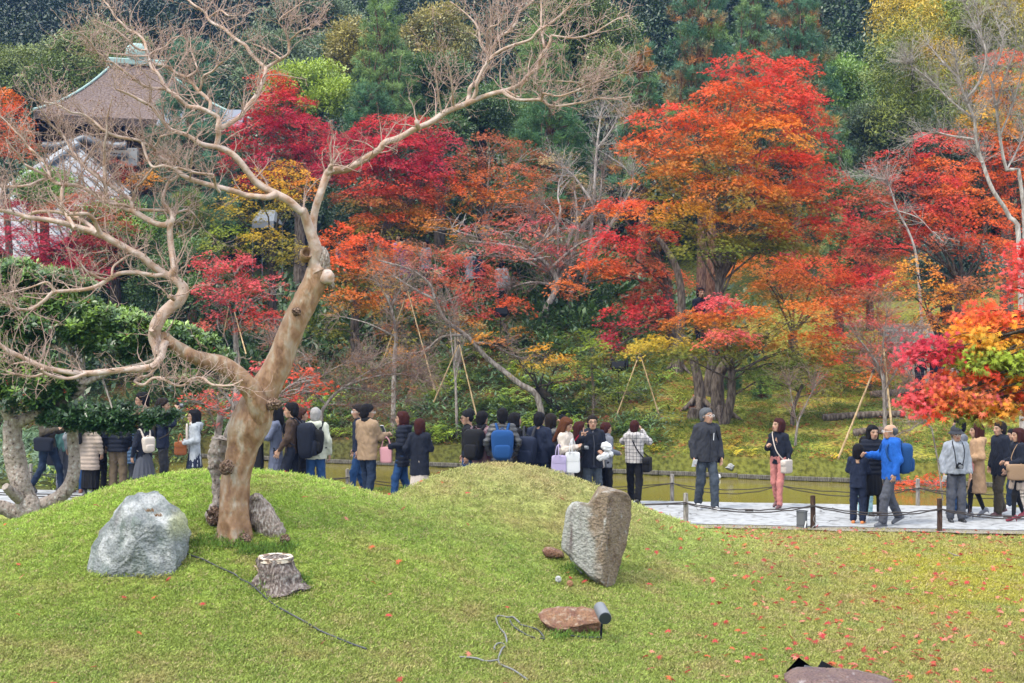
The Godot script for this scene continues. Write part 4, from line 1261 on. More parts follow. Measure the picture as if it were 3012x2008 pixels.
func pole(label: String, a: Vector2, b: Vector2, da: float, db: float, wide := 0.02) -> void:
	# a bamboo prop between two picture points at their depths
	var p := spot(b.x, b.y, db)
	var q := spot(a.x, a.y, da)
	var o := thing("bamboo_pole", p, label, "bamboo pole", "bamboo props under the trees")
	var s := Shape.new()
	var pts := PackedVector3Array()
	var rad := PackedFloat32Array()
	var n := 9
	for k in n:
		var t := (k + 0.0) / (n - 1)
		for e in [-0.008, 0.0, 0.008]:
			pts.push_back((q - p) * clampf(t + e, 0, 1.01))
			rad.push_back(wide * lerpf(1.0, 0.72, t) * (1.22 if e == 0.0 else 1.0))
	s.tube(pts, rad, 7)
	part("cane", s.mesh(), mats.bamboo, o)
	var tie := Shape.new()
	var end := q - p
	tie.tube(PackedVector3Array([end * 0.95, end * 0.985]), PackedFloat32Array([wide * 1.25, wide * 1.25]), 7)
	part("rope_tie", tie.mesh(), mats.rope, o)


func lamp_box(label: String, px: float, py: float, d: float, turn: float, size := 0.34) -> void:
	# a black garden floodlight: a box with an open front between two flaps, on a bracket and a spike
	var at := spot(px, py, d)
	var o := thing("garden_floodlight", at, label, "floodlight", "floodlights in the garden", turn)
	var s := Shape.new()
	s.box(Vector3(size, size * 0.62, size * 0.5), Transform3D(Basis(Vector3.RIGHT, -0.5), Vector3.ZERO), 0.012)
	part("housing", s.mesh(), mats.black_metal, o)
	for e in [-1.0, 1.0]:
		var f := Shape.new()
		f.box(Vector3(0.01, size * 0.62, size * 0.45), Transform3D(Basis(Vector3.UP, e * 0.45) * Basis(Vector3.RIGHT, -0.5), Vector3(e * size * 0.58, size * 0.17, size * -0.3)))
		part("flap", f.mesh(), mats.black_metal, o)
	var k := Shape.new()
	var y := hill(at.x, d) - at.y if d > path_near(at.x) else lawn(at.x, d) - at.y
	k.tube(PackedVector3Array([Vector3(0, minf(y, -0.1) - 0.1, 0), Vector3(0, -0.05, 0)]), PackedFloat32Array([0.012, 0.012]), 6)
	part("spike", k.mesh(), mats.black_metal, o)


func build_hill_things() -> void:
	pole("long bamboo pole leaning left of the thin grey trunk, its foot on the ferns", Vector2(1195, 840), Vector2(1278, 1145), 38.6, 37.6)
	pole("bamboo pole crossing behind the long one to lower left", Vector2(1196, 866), Vector2(1121, 1078), 39.2, 40.0)
	pole("bamboo pole of the middle pair leaning to the left", Vector2(1352, 1005), Vector2(1276, 1182), 36.8, 37.4)
	pole("bamboo pole of the middle pair reaching down behind the man in the black cap", Vector2(1348, 1000), Vector2(1405, 1235), 36.8, 36.9)
	pole("bamboo pole behind the man taking a photo, leaning right at the top", Vector2(1878, 1048), Vector2(1806, 1242), 36.6, 36.4)
	pole("bamboo pole right of the one behind the photographing man, foot on green ground", Vector2(1882, 1040), Vector2(1941, 1228), 36.6, 36.5)
	pole("long bamboo pole on the moss, leaning right, left of the boy", Vector2(2572, 1082), Vector2(2450, 1386), 33.4, 33.2, 0.027)
	pole("upright bamboo pole behind the man in the blue jacket", Vector2(2597, 1010), Vector2(2627, 1300), 33.4, 32.4, 0.027)
	pole("short bamboo pole under the pink maple, upright", Vector2(674, 895), Vector2(657, 990), 40.0, 39.8)
	pole("bamboo pole under the pink maple, leaning right", Vector2(688, 910), Vector2(724, 1040), 40.0, 39.0)
	pole("bamboo prop between the pale trunks of the slope", Vector2(1755, 850), Vector2(1660, 884), 44.4, 44.4, 0.018)
	lamp_box("black floodlight high on the bank between the shrub maple and the pale trunks", 1473, 918, 41.5, 0.4)
	lamp_box("black floodlight on the bank right of the yellow sapling", 1820, 1076, 37.8, -0.3)
	lamp_box("black floodlight with open flaps on the moss by the water", 2192, 1342, 34.6, 0.1, 0.24)
	# white lamp on the edging and little stones on the bank
	var o := thing("pond_lamp", spot(2112, 1401, 33.6), "small white round lamp at the edge of the water", "lamp")
	var s := Shape.new()
	s.lathe(PackedVector2Array([Vector2(0, -0.06), Vector2(0.05, -0.045), Vector2(0.07, 0.0), Vector2(0.06, 0.04), Vector2(0, 0.065)]), 12, Transform3D(Basis(Vector3.FORWARD, 0.7), Vector3.ZERO))
	part("globe", s.mesh(), mats.white_paint, o)
	var pin := Shape.new()
	pin.tube(PackedVector3Array([Vector3(0, -0.18, 0), Vector3(0, -0.03, 0)]), PackedFloat32Array([0.014, 0.014]), 6)
	part("spike", pin.mesh(), mats.black_metal, o)
	var pale := func(p: Vector3, n: Vector3) -> Color: return Color(0.3, 0.3, 0.29) * (1.0 + 0.4 * nz.get_noise_3dv(p * 6.0))
	for f in [["flat_stone", "flat pale stone beside the floodlight on the moss", [Vector2(2214, 1352), Vector2(2236, 1348), Vector2(2246, 1353), Vector2(2240, 1360), Vector2(2220, 1360)], 34.3], ["white_stone", "white slab lying on the moss behind the man in the grey jacket", [Vector2(2128, 1374), Vector2(2150, 1366), Vector2(2163, 1366), Vector2(2156, 1374), Vector2(2140, 1378)], 34.0]]:
		tag(part(f[0], rock(f[2], f[3], 0.14, 0.02, pale).mesh(), mats.stone), f[1], "stone")
	for f in [["wooden_stake", "small wooden stake on the moss beside the flat stone", 2236, 1372, 1356, 34.0, "bamboo"], ["grey_stake", "thin grey stake on the moss left of the boy", 2445, 1368, 1339, 33.4, "weathered_wood"]]:
		var a := spot(f[2], f[3], f[5])
		var st := Shape.new()
		st.tube(PackedVector3Array([Vector3(0, -0.15, 0), Vector3(0, spot(f[2], f[4], f[5]).y - a.y, 0)]), PackedFloat32Array([0.03, 0.028]), 6)
		var m := part(f[0], st.mesh(), mats[f[6]])
		m.position = a
		tag(m, f[1], "stake")
	# log steps set in the moss, and the stair on the right
	for f in [["half-sunk log across the moss left of the upright bamboo pole", 2510, 2640, 1186, 34.8], ["upper half-sunk log in the moss behind the tied sapling", 2420, 2660, 1152, 36.4], ["short log in the moss under the orange maple", 2560, 2700, 1130, 38.2]]:
		var a := spot(f[1], f[3], f[4])
		var b := spot(f[2], f[3] + 8, f[4] - 0.2)
		a.y = minf(a.y, hill(a.x, f[4]) + 0.08)
		b.y = minf(b.y, hill(b.x, f[4]) + 0.06)
		var lg := Shape.new()
		lg.tube(smooth_line([a, a.lerp(b, 0.5) + Vector3(0, 0.02, 0), b], 3), taper(0.095, 0.08, 7), 9)
		tag(part("log", lg.mesh(), mats.maple_bark), f[0], "log", "logs set in the moss")
	var stair := thing("stone_steps", stand(2765, 39.0), "grey stone steps climbing behind the red branch on the right", "steps")
	for k in 9:
		var st := Shape.new()
		st.box(Vector3(1.5, 0.2, 0.5), Transform3D.IDENTITY, 0.02)
		part("step", st.mesh(), mats.weathered_wood if k % 2 else mats.gravel_verge, stair, Transform3D(Basis(Vector3.UP, 0.1), Vector3(0.0, 0.1 + k * 0.17, -k * 0.45)))
	# white awnings by the upper walk
	awning("white awning on the upper walk behind the yellow tree", 785, 655, 56.0, 0.8, 0.5)
	awning("long low white awning below the hall, left of the yellow tree", 500, 625, 54.0, 1.5, 0.22)
	tag(wall_block("plaster_wall", 350, 462, 58.0, 0.75, 0.34, mats.plaster), "small white plastered wall beside the hall", "wall")
	# dark stumps in the slope
	var st := Shape.new()
	var at := stand(2040, 37.0)
	st.tube(PackedVector3Array([Vector3(0, -0.1, 0), Vector3(0.05, 0.22, 0)]), PackedFloat32Array([0.2, 0.16]), 9)
	var stump := part("tree_stump", st.mesh(), mats.maple_bark)
	stump.position = at
	tag(stump, "cut stump on the slope left of the two dark trunks", "stump")
	# the two dark trunks of the biggest maple by the water
	for f in [["dark rough trunk on the bank, left of the pair behind the man in grey", [[2055, 1250], [2058, 1150], [2040, 1060], [2010, 990]], 0.17, 37.6], ["dark rough trunk on the bank, right of the pair, with spread roots", [[2115, 1270], [2110, 1150], [2120, 1090], [2190, 1010], [2260, 985]], 0.19, 37.0], ["tall reddish pine trunk behind the tallest maple", [[2090, 900], [2092, 720], [2096, 640], [2098, 560]], 0.17, 43.0], ["second forked trunk of the maple, behind the red leaves", [[1990, 960], [2005, 900], [1990, 790], [1950, 720], [1930, 700]], 0.13, 41.0]]:
		var w := Shape.new()
		var first: Array = f[1][0]
		var root := stand(first[0], f[3])
		var pts := []
		for q in f[1]:
			pts.append(spot(q[0], q[1], f[3]) - root)
		pts[0] = Vector3(0, -0.15, 0)
		var line := smooth_line(pts, 4)
		var rad := taper(f[2], f[2] * 0.45, line.size())
		rad[0] *= 1.9
		rad[1] *= 1.3
		w.tube(line, rad, 10)
		for k in 5:
			var a := TAU * k / 5 + 0.4
			w.tube(PackedVector3Array([Vector3(0, 0.35, 0), Vector3(cos(a) * f[2] * 1.6, 0.1, sin(a) * f[2] * 1.6), Vector3(cos(a) * f[2] * 3.4, -0.08 - sin(a) * 0.1, sin(a) * f[2] * 3.4)]), PackedFloat32Array([f[2] * 0.55, f[2] * 0.4, f[2] * 0.12]), 6)
		var m := part("bare_tree", w.mesh(), mats.maple_bark if f[3] != 43.0 else mats.pine_bark)
		m.position = root
		tag(m, f[0], "tree trunk", "bare trunks on the bank")


func wall_block(called: String, px: float, py: float, d: float, w: float, h: float, m: Material) -> MeshInstance3D:
	var s := Shape.new()
	s.box(Vector3(w * 2, h * 2, 0.3))
	var o := part(called, s.mesh(), m)
	o.position = spot(px, py, d)
	return o


func awning(label: String, px: float, py: float, d: float, w: float, h: float) -> void:
	var at := spot(px, py, d)
	var o := thing("awning", at, label, "awning", "white awnings on the upper walk")
	var s := Shape.new()
	var a := Vector3(-w / 2, 0, 0.9)
	var b := Vector3(w / 2, 0, 0.9)
	var c := Vector3(w / 2 * 0.7, h, -0.3)
	var e := Vector3(-w / 2 * 0.7, h, -0.3)
	var drop := Vector3(0, -0.25, 0)
	s.face([a, e, c, b])
	s.face([a + drop, a, b, b + drop])
	s.face([e, a, Vector3(-w / 2, 0, -1.4)])
	s.face([c, Vector3(w / 2, 0, -1.4), b])
	s.face([e, Vector3(-w / 2, 0, -1.4), Vector3(w / 2, 0, -1.4), c])
	part("cloth", s.mesh(), mats.canopy_cloth, o)
	for sx in [-1.0, 1.0]:
		for z in [0.85, -1.3]:
			var leg := Shape.new()
			leg.tube(PackedVector3Array([Vector3(sx * w * 0.48, -2.2, z), Vector3(sx * w * 0.48, 0, z)]), PackedFloat32Array([0.025, 0.025]), 6)
			part("leg", leg.mesh(), mats.grey_metal, o)


# ---------------------------------------------------------------- the temple hall and its corridor

func build_hall() -> void:
	var d := 62.0
	var mid := spot(405, 388, d)
	var k := d / FOC
	var hall := thing("temple_hall", mid, "old temple hall with a brown hipped bark roof, upper left", "temple", "", 0.31)
	# hipped roof: eaves swept up a little at the corners
	var s := Shape.new()
	var hx := 4.1
	var hz := 4.0
	var high := 196.0 * k
	var ridge := 0.95
	var n := 14
	var rows := 10
	var pt := func(u: float, v: float, side: int) -> Vector3:
		# u along the eave (-1..1), v from eave to ridge (0..1)
		var rise := high * (0.55 * v + 0.45 * v * v)
		var lift := 0.16 * pow(absf(u), 4.0) * (1.0 - v)
		var ex := lerpf(hx, ridge, v)
		var ez := lerpf(hz, 0.02, v)
		if side == 0:
			return Vector3(u * ex, rise + lift, ez)
		if side == 1:
			return Vector3(ex, rise + lift, -u * ez)
		if side == 2:
			return Vector3(-u * ex, rise + lift, -ez)
		return Vector3(-ex, rise + lift, u * ez)
	for side in 4:
		var first := s.v.size()
		for r in rows + 1:
			for q in n + 1:
				s.put(pt.call(2.0 * q / n - 1.0, float(r) / rows, side), Vector3.UP)
		for r in rows:
			for q in n:
				var a := first + r * (n + 1) + q
				s.i.append_array([a, a + n + 1, a + 1, a + 1, a + n + 1, a + n + 2])
		# thick trimmed eave
		first = s.v.size()
		for q in n + 1:
			var p: Vector3 = pt.call(2.0 * q / n - 1.0, 0.0, side)
			s.put(p, Vector3.UP)
			s.put(p * Vector3(0.985, 1, 0.985) + Vector3(0, -0.3, 0), Vector3.UP)
		for q in n:
			var a := first + 2 * q
			s.i.append_array([a, a + 2, a + 1, a + 1, a + 2, a + 3])
	soften(s)
	var roof := part("roof", s.mesh(), mats.bark_thatch, hall)
	var rs := Shape.new()
	rs.box(Vector3(ridge * 2 + 0.5, 0.28, 0.45), Transform3D(Basis.IDENTITY, Vector3(0, high + 0.1, 0)), 0.05)
	part("ridge_cap", rs.mesh(), mats.verdigris, roof)
	for sx in [-1.0, 1.0]:
		for sz in [-1.0, 1.0]:
			var hip := Shape.new()
			var pts := []
			for r in rows + 1:
				var p: Vector3 = pt.call(sx, float(r) / rows, 0)
				pts.append(Vector3(p.x, p.y + 0.04, p.z * sz))
			hip.tube(PackedVector3Array(pts), taper(0.05, 0.05, pts.size()), 6)
			part("hip_ridge", hip.mesh(), mats.verdigris, roof)
	var dome := Shape.new()
	dome.pillow(Vector3(0.95, 0.8, 0.7), Transform3D(Basis.IDENTITY, Vector3(0.0, high + 0.5, 0)), 0.8)
	part("ridge_ornament", dome.mesh(), mats.verdigris, roof)
	# below the eaves: rafters, beams, brackets, walls
	for q in 40:
		var x := lerpf(-hx * 0.96, hx * 0.96, q / 39.0)
		var r := Shape.new()
		r.box(Vector3(0.09, 0.12, 1.5), Transform3D(Basis(Vector3.RIGHT, 0.12), Vector3(x, -0.3, hz - 0.9)))
		part("rafter", r.mesh(), mats.old_timber, hall)
	for f in [[-0.55, hz - 1.5, 0.3], [-1.1, hz - 1.9, 0.24]]:
		var b := Shape.new()
		b.box(Vector3(hx * 1.8, f[2], 0.3), Transform3D(Basis.IDENTITY, Vector3(0, f[0], f[1])), 0.02)
		part("eave_beam", b.mesh(), mats.brown_wood, hall)
	var wall := Shape.new()
	wall.box(Vector3(hx * 1.6, 4.6, hz * 1.1), Transform3D(Basis.IDENTITY, Vector3(0, -2.9, -0.6)))
	part("wall", wall.mesh(), mats.old_timber, hall)
	for q in 7:
		var x := lerpf(-hx * 0.78, hx * 0.78, q / 6.0)
		var c := Shape.new()
		c.tube(PackedVector3Array([Vector3(x, -5.0, hz - 2.1), Vector3(x, -0.7, hz - 2.1)]), PackedFloat32Array([0.17, 0.17]), 8)
		part("column", c.mesh(), mats.brown_wood, hall)
		for w in [0.9, 0.55]:
			var b := Shape.new()
			b.box(Vector3(w, 0.16, 0.5), Transform3D(Basis.IDENTITY, Vector3(x, -0.72 - (0.9 - w) * 0.5, hz - 1.85)), 0.02)
			part("bracket", b.mesh(), mats.brown_wood, hall)
	for q in 6:
		var x := lerpf(-hx * 0.65, hx * 0.65, q / 5.0)
		var p := Shape.new()
		p.box(Vector3(1.1, 1.6, 0.06), Transform3D(Basis.IDENTITY, Vector3(x, -2.2, -0.6 + hz * 0.55 + 0.05)))
		part("door_panel", p.mesh(), mats.dark_wood, hall)
	# the sloping tiled corridor roof in front of it
	var a := spot(-90, 640, 55.0)
	var b := spot(235, 430, 57.0)
	var along := (b - a).normalized()
	var down := Vector3(0.62, -0.62, 0.5)
	down = (down - along * down.dot(along)).normalized()
	var up := down.cross(along).normalized()
	if up.y < 0.0:
		up = -up
	var cor := thing("corridor_roof", a, "long sloping corridor roof of blue-grey tiles at the left edge", "tiled roof")
	var base := Basis(along, up, along.cross(up))
	var side := 1.0 if base.z.dot(down) > 0.0 else -1.0
	var long := a.distance_to(b)
	var deck := Shape.new()
	deck.box(Vector3(long, 0.16, 3.5), Transform3D(base, along * long * 0.5 + down * 1.75 - up * 0.1))
	part("deck", deck.mesh(), mats.old_timber, cor)
	var tile := Shape.new()
	var w := 0.30
	tile.box(Vector3(w - 0.012, 0.035, 0.36), Transform3D(Basis(Vector3.RIGHT, 0.1 * side), Vector3.ZERO), 0.012)
	tile.tube(PackedVector3Array([Vector3(w * 0.5, 0.03, -0.18), Vector3(w * 0.5, 0.03, 0.18)]), PackedFloat32Array([0.05, 0.05]), 7)
	var tm := tile.mesh()
	var cols := int(long / w)
	var kinds := [mats.tile_pale, mats.tile_mid, mats.tile_dark, mats.tile_mid]
	var more := {}
	var left := 280
	for r in 11:
		for q in cols:
			var t := Transform3D(base, along * (q + 0.5) * w + down * (0.2 + r * 0.31) + up * 0.05)
			var kind := rng.randi() % 4
			if left > 0 and q > cols * 0.3:
				part("tile", tm, kinds[kind], cor, t)
				left -= 1
			else:
				if not more.has(kind):
					more[kind] = Copies.new()
				more[kind].put(t, Color.WHITE)
	for kind in more:
		var mm: MultiMeshInstance3D = more[kind].made(tm, kinds[kind])
		mm.name = "tiles"
		mm.set_meta("kind", "stuff")
		cor.add_child(mm, true)
	var rg := Shape.new()
	rg.box(Vector3(long, 0.3, 0.32), Transform3D(base, along * long * 0.5 + up * 0.16), 0.06)
	part("ridge", rg.mesh(), mats.tile_pale, cor)
	for q in 9:
		var post := Shape.new()
		var p := along * long * q / 8.0 + down * 3.2
		post.tube(PackedVector3Array([p - Vector3(0, 3.2, 0), p - Vector3(0, 0.1, 0)]), PackedFloat32Array([0.09, 0.09]), 8)
		part("post", post.mesh(), mats.old_timber, cor)
	# curved gable over the corridor's upper end, and a small roof behind the crimson maple
	var gable := thing("curved_gable", spot(250, 455, 57.5), "dark curved gable over the upper end of the tiled corridor", "gable")
	var gs := Shape.new()
	for e in [0.0, -0.22]:
		var pts := []
		for q in 13:
			var t := q / 6.0 - 1.0
			pts.append(Vector3(t * 1.6, 0.65 * (1.0 - absf(t)) + 0.35 * pow(absf(t), 2.5) + e * 1.6, e))
		gs.tube(PackedVector3Array(pts), taper(0.16 + e * 0.3, 0.16 + e * 0.3, 13), 8)
	part("bargeboard", gs.mesh(), mats.tile_dark, gable)
	var gw := Shape.new()
	gw.box(Vector3(2.4, 1.6, 0.3), Transform3D(Basis.IDENTITY, Vector3(0, -0.7, -0.3)))
	part("gable_wall", gw.mesh(), mats.old_timber, gable)
	var small := thing("small_gate", spot(600, 395, 57.0), "small grey roofed gate half hidden by the crimson maple", "gate")
	var gr := Shape.new()
	for e in [-1.0, 1.0]:
		gr.box(Vector3(3.2, 0.14, 1.3), Transform3D(Basis(Vector3.RIGHT, e * 0.65), Vector3(0, 0.5, e * 0.5)), 0.03)
	part("roof", gr.mesh(), mats.tile_mid, small)
	var rw := Shape.new()
	rw.box(Vector3(2.3, 2.6, 0.8), Transform3D(Basis.IDENTITY, Vector3(0, -1.1, -0.1)))
	part("wall", rw.mesh(), mats.brown_wood, small)
	for sx in [-1.0, 1.0]:
		var c := Shape.new()
		c.box(Vector3(0.2, 2.6, 0.2), Transform3D(Basis.IDENTITY, Vector3(sx * 1.2, -1.1, 0.45)), 0.01)
		part("post", c.mesh(), mats.old_timber, small)


# ---------------------------------------------------------------- the bare crape myrtle on the mound

var myrtle: Node3D
var shoots := []             # [place, way, radius] where twigs may grow


func limb(called: String, d0: float, d1: float, line: Array, m := "myrtle_limb", sides := 9) -> MeshInstance3D:
	# line: column, row, radius triples in the photograph's pixels; depth runs from d0 to d1
	var pts := []
	var n := line.size() / 3
	var rad := []
	for k in n:
		var d := lerpf(d0, d1, float(k) / maxf(n - 1, 1)) + (rng.randf_range(-0.035, 0.035) if k > 0 else 0.0)
		pts.append(spot(line[3 * k], line[3 * k + 1], d) - myrtle.position)
		rad.append(maxf(line[3 * k + 2] * (0.8 if line[3 * k + 2] < 17 else 0.94), 1.1) * d / FOC)
	var steps := 5
	var curve := smooth_line(pts, steps)
	var rr := PackedFloat32Array()
	for k in curve.size():
		var t := float(k) / steps
		var i := mini(int(t), n - 2)
		var r := lerpf(rad[i], rad[i + 1], t - i)
		var q := curve[k] * 5.0
		rr.push_back(r * (1.0 + 0.09 * nz.get_noise_3d(q.x, q.y, q.z)))
	var s := Shape.new()
	s.tube(curve, rr, sides)
	for k in range(1, curve.size()):
		if rr[k] < 0.055:
			shoots.append([curve[k], (curve[k] - curve[k - 1]).normalized(), rr[k], float(k) / curve.size()])
	return part(called, s.mesh(), mats[m], myrtle)


func lump(called: String, px: float, py: float, d: float, size: Vector3, m: String, rough: float, parent: Node3D) -> MeshInstance3D:
	var s := Shape.new()
	s.pillow(size, Transform3D.IDENTITY, 1.0, 14, 20)
	for k in s.v.size():
		var q := s.v[k] * (14.0 / maxf(size.y, 0.12) * 0.12) + Vector3(px, py, 0) * 0.01
		s.v[k] *= 1.0 + rough * nz.get_noise_3dv(q) + rough * 0.5 * nz.get_noise_3dv(q * 2.6)
	soften(s)
	return part(called, s.mesh(), mats[m], parent, Transform3D(Basis.IDENTITY, spot(px, py, d) - parent.position))


func build_crape_myrtle() -> void:
	var d := 15.3
	var foot := spot(690, 1596, d)
	myrtle = thing("crape_myrtle", foot, "big leafless crape myrtle with a smooth tan trunk and twisting pale limbs on the mound", "tree")
	# the trunk, swelling at foot, waist and fork
	var line := [[688, 1625, 64], [688, 1600, 54], [690, 1560, 47], [690, 1473, 43], [699, 1384, 41], [712, 1320, 45], [724, 1275, 56], [738, 1240, 59], [757, 1190, 53], [782, 1140, 44], [810, 1090, 40], [837, 1020, 37], [865, 955, 36], [888, 908, 35], [910, 862, 34], [926, 830, 36], [938, 800, 37], [940, 775, 30], [938, 755, 18]]
	var pts := []
	for q in line:
		pts.append(spot(q[0], q[1], d) - foot)
	var curve := smooth_line(pts, 5)
	var s := Shape.new()
	var rad := PackedFloat32Array()
	for k in curve.size():
		var i := mini(k / 5, line.size() - 2)
		rad.push_back(lerpf(line[i][2], line[i + 1][2], k / 5.0 - i) * d / FOC)
	s.tube(curve, rad, 28)
	for k in s.v.size():
		var q := s.v[k]
		var b := nz.get_noise_3d(q.x * 5, q.y * 2.2, q.z * 5) * 0.02 + nz.get_noise_3d(q.x * 14, q.y * 7, q.z * 14) * 0.007
		b += 0.02 * maxf(0.0, nz.get_noise_3d(q.x * 9 + 5, q.y * 0.9, q.z * 9)) * smoothstep(1.6, 1.0, q.y)
		if q.y < 0.25:
			b += 0.05 * (0.25 - q.y) / 0.25 * sin(atan2(q.z - 0.0, q.x) * 5.0 + 0.7)
		s.v[k] += s.n[k] * b
	soften(s)
	part("trunk", s.mesh(), mats.myrtle_trunk, myrtle)
	# the broken knot at the top of the trunk
	lump("knot", 952, 770, d - 0.05, Vector3(0.13, 0.34, 0.15), "dead_wood", 0.35, myrtle)
	lump("knot", 962, 815, d - 0.08, Vector3(0.15, 0.16, 0.15), "myrtle_limb", 0.3, myrtle)
	lump("knot", 975, 838, d + 0.02, Vector3(0.07, 0.09, 0.1), "dead_wood", 0.4, myrtle)
	var ring := Shape.new()
	ring.lathe(PackedVector2Array([Vector2(0.055, -0.09), Vector2(0.07, 0.0), Vector2(0.062, 0.025), Vector2(0.045, 0.01), Vector2(0.035, -0.05), Vector2(0.0, -0.06)]), 16, Transform3D(Basis(Vector3.FORWARD, 0.55) * Basis(Vector3.RIGHT, 0.9), spot(902, 745, d - 0.1) - foot))
	part("hollow", ring.mesh(), mats.myrtle_trunk, myrtle)
	for q in [[803, 1188, 0.17, 0.12, 0.19], [668, 1372, 0.14, 0.15, 0.22], [872, 916, 0.09, 0.09, 0.14]]:
		lump("burr", q[0], q[1], d - q[4], Vector3(q[2], q[3], 0.12), "burr_wood", 0.4, myrtle)
	lump("burr", 715, 1585, d - 0.12, Vector3(0.17, 0.14, 0.12), "burr_wood", 0.4, myrtle)
	# limbs from the top of the trunk
	limb("limb", 15.25, 14.9, [940, 800, 30, 929, 772, 25, 931, 734, 19, 911, 676, 17, 893, 622, 16, 884, 620, 15, 848, 589, 15, 812, 571, 15, 759, 540, 14, 732, 509, 13, 696, 464, 12, 665, 442, 12, 636, 431, 11])
	limb("limb", 14.9, 14.2, [640, 432, 10, 594, 424, 9, 549, 397, 8, 500, 379, 7, 473, 348, 7, 446, 312, 6, 428, 303, 6, 380, 277, 5, 340, 262, 3])
	limb("limb", 14.9, 14.8, [636, 434, 11, 643, 400, 10, 641, 376, 10, 643, 348, 9, 616, 330, 8, 585, 317, 8, 553, 312, 8, 522, 285, 8, 486, 259, 8])
	limb("limb", 14.8, 14.2, [488, 260, 6, 446, 259, 5, 420, 250, 5, 384, 223, 5, 348, 196, 5, 330, 183, 4, 308, 178, 4, 303, 165, 3.5, 286, 152, 3, 268, 125, 2.5, 241, 98, 2])
	limb("limb", 14.8, 15.3, [488, 260, 7, 464, 214, 6, 451, 205, 6, 440, 183, 6, 431, 147, 6, 424, 120, 5, 402, 98, 5, 375, 85, 5, 357, 67, 5, 339, 49, 4, 321, 18, 4, 308, 5, 3, 290, -20, 2])
	limb("limb", 14.9, 15.4, [440, 180, 5, 440, 161, 4, 464, 147, 4, 487, 138, 4, 504, 116, 3, 536, 107, 2.5, 562, 129, 2])
	limb("limb", 14.9, 14.4, [434, 164, 4, 402, 165, 4, 357, 161, 4, 312, 154, 3, 286, 147, 3, 250, 147, 2])
	limb("limb", 14.9, 14.6, [431, 147, 4, 415, 147, 4, 397, 138, 4, 379, 120, 4, 353, 98, 3.5, 335, 85, 3, 304, 71, 2.5, 276, 60, 2])
	limb("limb", 14.9, 15.3, [616, 330, 8, 620, 304, 7, 611, 290, 7, 580, 263, 7, 567, 246, 6, 549, 228, 6, 518, 214, 6, 491, 194, 6, 464, 190, 6, 437, 181, 6])
	limb("limb", 15.0, 15.3, [549, 228, 5, 576, 210, 4, 580, 201, 3, 567, 161, 3, 562, 147, 2, 560, 110, 2])
	limb("limb", 14.9, 14.6, [588, 266, 5, 594, 246, 4, 600, 223, 4, 625, 210, 4, 647, 187, 3, 670, 174, 2])
	limb("limb", 14.9, 15.5, [641, 378, 10, 661, 371, 9, 692, 353, 8, 714, 335, 8, 732, 308, 8, 754, 281, 8, 768, 254, 8, 779, 223, 7, 782, 201, 7])
	limb("limb", 15.5, 15.9, [782, 201, 7, 759, 179, 7, 737, 156, 7, 723, 134, 7, 696, 116, 6, 674, 98, 6, 661, 85, 6, 625, 67, 6, 612, 54, 5, 603, 36, 5, 576, 18, 5, 553, 0, 4, 530, -20, 3])
	limb("limb", 15.8, 15.6, [612, 54, 4, 647, 31, 3, 670, 45, 3, 696, 45, 2])
	limb("limb", 15.5, 15.3, [782, 201, 7, 804, 187, 6, 826, 174, 6, 848, 158, 5, 850, 134, 5, 848, 116, 4, 835, 85, 4, 821, 67, 3, 830, 49, 3, 862, 27, 2, 893, 4, 2])
	limb("limb", 15.4, 15.2, [850, 120, 4, 870, 103, 3, 888, 89, 3, 915, 85, 2])
	limb("limb", 15.4, 15.7, [826, 174, 5, 795, 152, 4, 768, 138, 3, 741, 129, 2])
	limb("limb", 15.0, 14.6, [812, 571, 14, 786, 580, 12, 759, 578, 11, 723, 574, 11, 688, 562, 10, 647, 551, 10, 603, 540, 9, 549, 522, 9, 513, 496, 8, 491, 473, 8, 460, 455, 7, 453, 433, 7, 420, 420, 7, 402, 411, 6, 348, 402, 6, 308, 384, 6, 272, 353, 5, 241, 335, 4, 210, 330, 3.5, 170, 308, 3, 130, 300, 2])
	limb("limb", 14.7, 14.4, [453, 433, 5, 464, 420, 4, 473, 402, 4, 504, 393, 3, 540, 380, 2])
	limb("limb", 14.8, 14.3, [647, 565, 6, 635, 545, 5, 629, 518, 5, 620, 513, 5, 580, 509, 5, 549, 500, 5, 520, 492, 4])
	limb("limb", 14.7, 14.5, [420, 420, 6, 433, 464, 5, 451, 491, 5, 482, 487, 5, 518, 496, 5])
	limb("limb", 14.8, 14.3, [560, 524, 4, 567, 446, 3, 580, 402, 2])
	# the long limb to the right
	limb("limb", 15.4, 15.2, [930, 790, 26, 921, 700, 15, 924, 634, 14, 942, 571, 14, 960, 520, 15, 971, 504, 16, 1000, 499, 14, 1019, 498, 13, 1071, 469, 12, 1116, 439, 12, 1131, 420, 12, 1175, 405, 12, 1220, 379, 11, 1265, 361, 11, 1309, 331, 11, 1361, 309, 11, 1406, 290, 9, 1451, 275, 9, 1495, 264, 8, 1532, 246, 8, 1555, 219, 7, 1581, 201, 7, 1592, 164, 6, 1614, 134, 6, 1622, 104, 5])
	limb("limb", 15.2, 14.9, [1622, 104, 4, 1650, 108, 4, 1689, 112, 4, 1741, 100, 4, 1778, 78, 3, 1815, 56, 2.5, 1852, 45, 2])
	limb("limb", 15.2, 15.5, [1600, 140, 5, 1592, 74, 4, 1592, 22, 3, 1590, -20, 2])
	limb("limb", 15.3, 15.8, [1372, 306, 9, 1380, 283, 8, 1384, 257, 8, 1413, 231, 8, 1428, 201, 8, 1439, 167, 7, 1451, 141, 7, 1465, 112, 6, 1495, 93, 6, 1518, 67, 5, 1525, 37, 5, 1547, 22, 4, 1570, 0, 3, 1590, -20, 2])
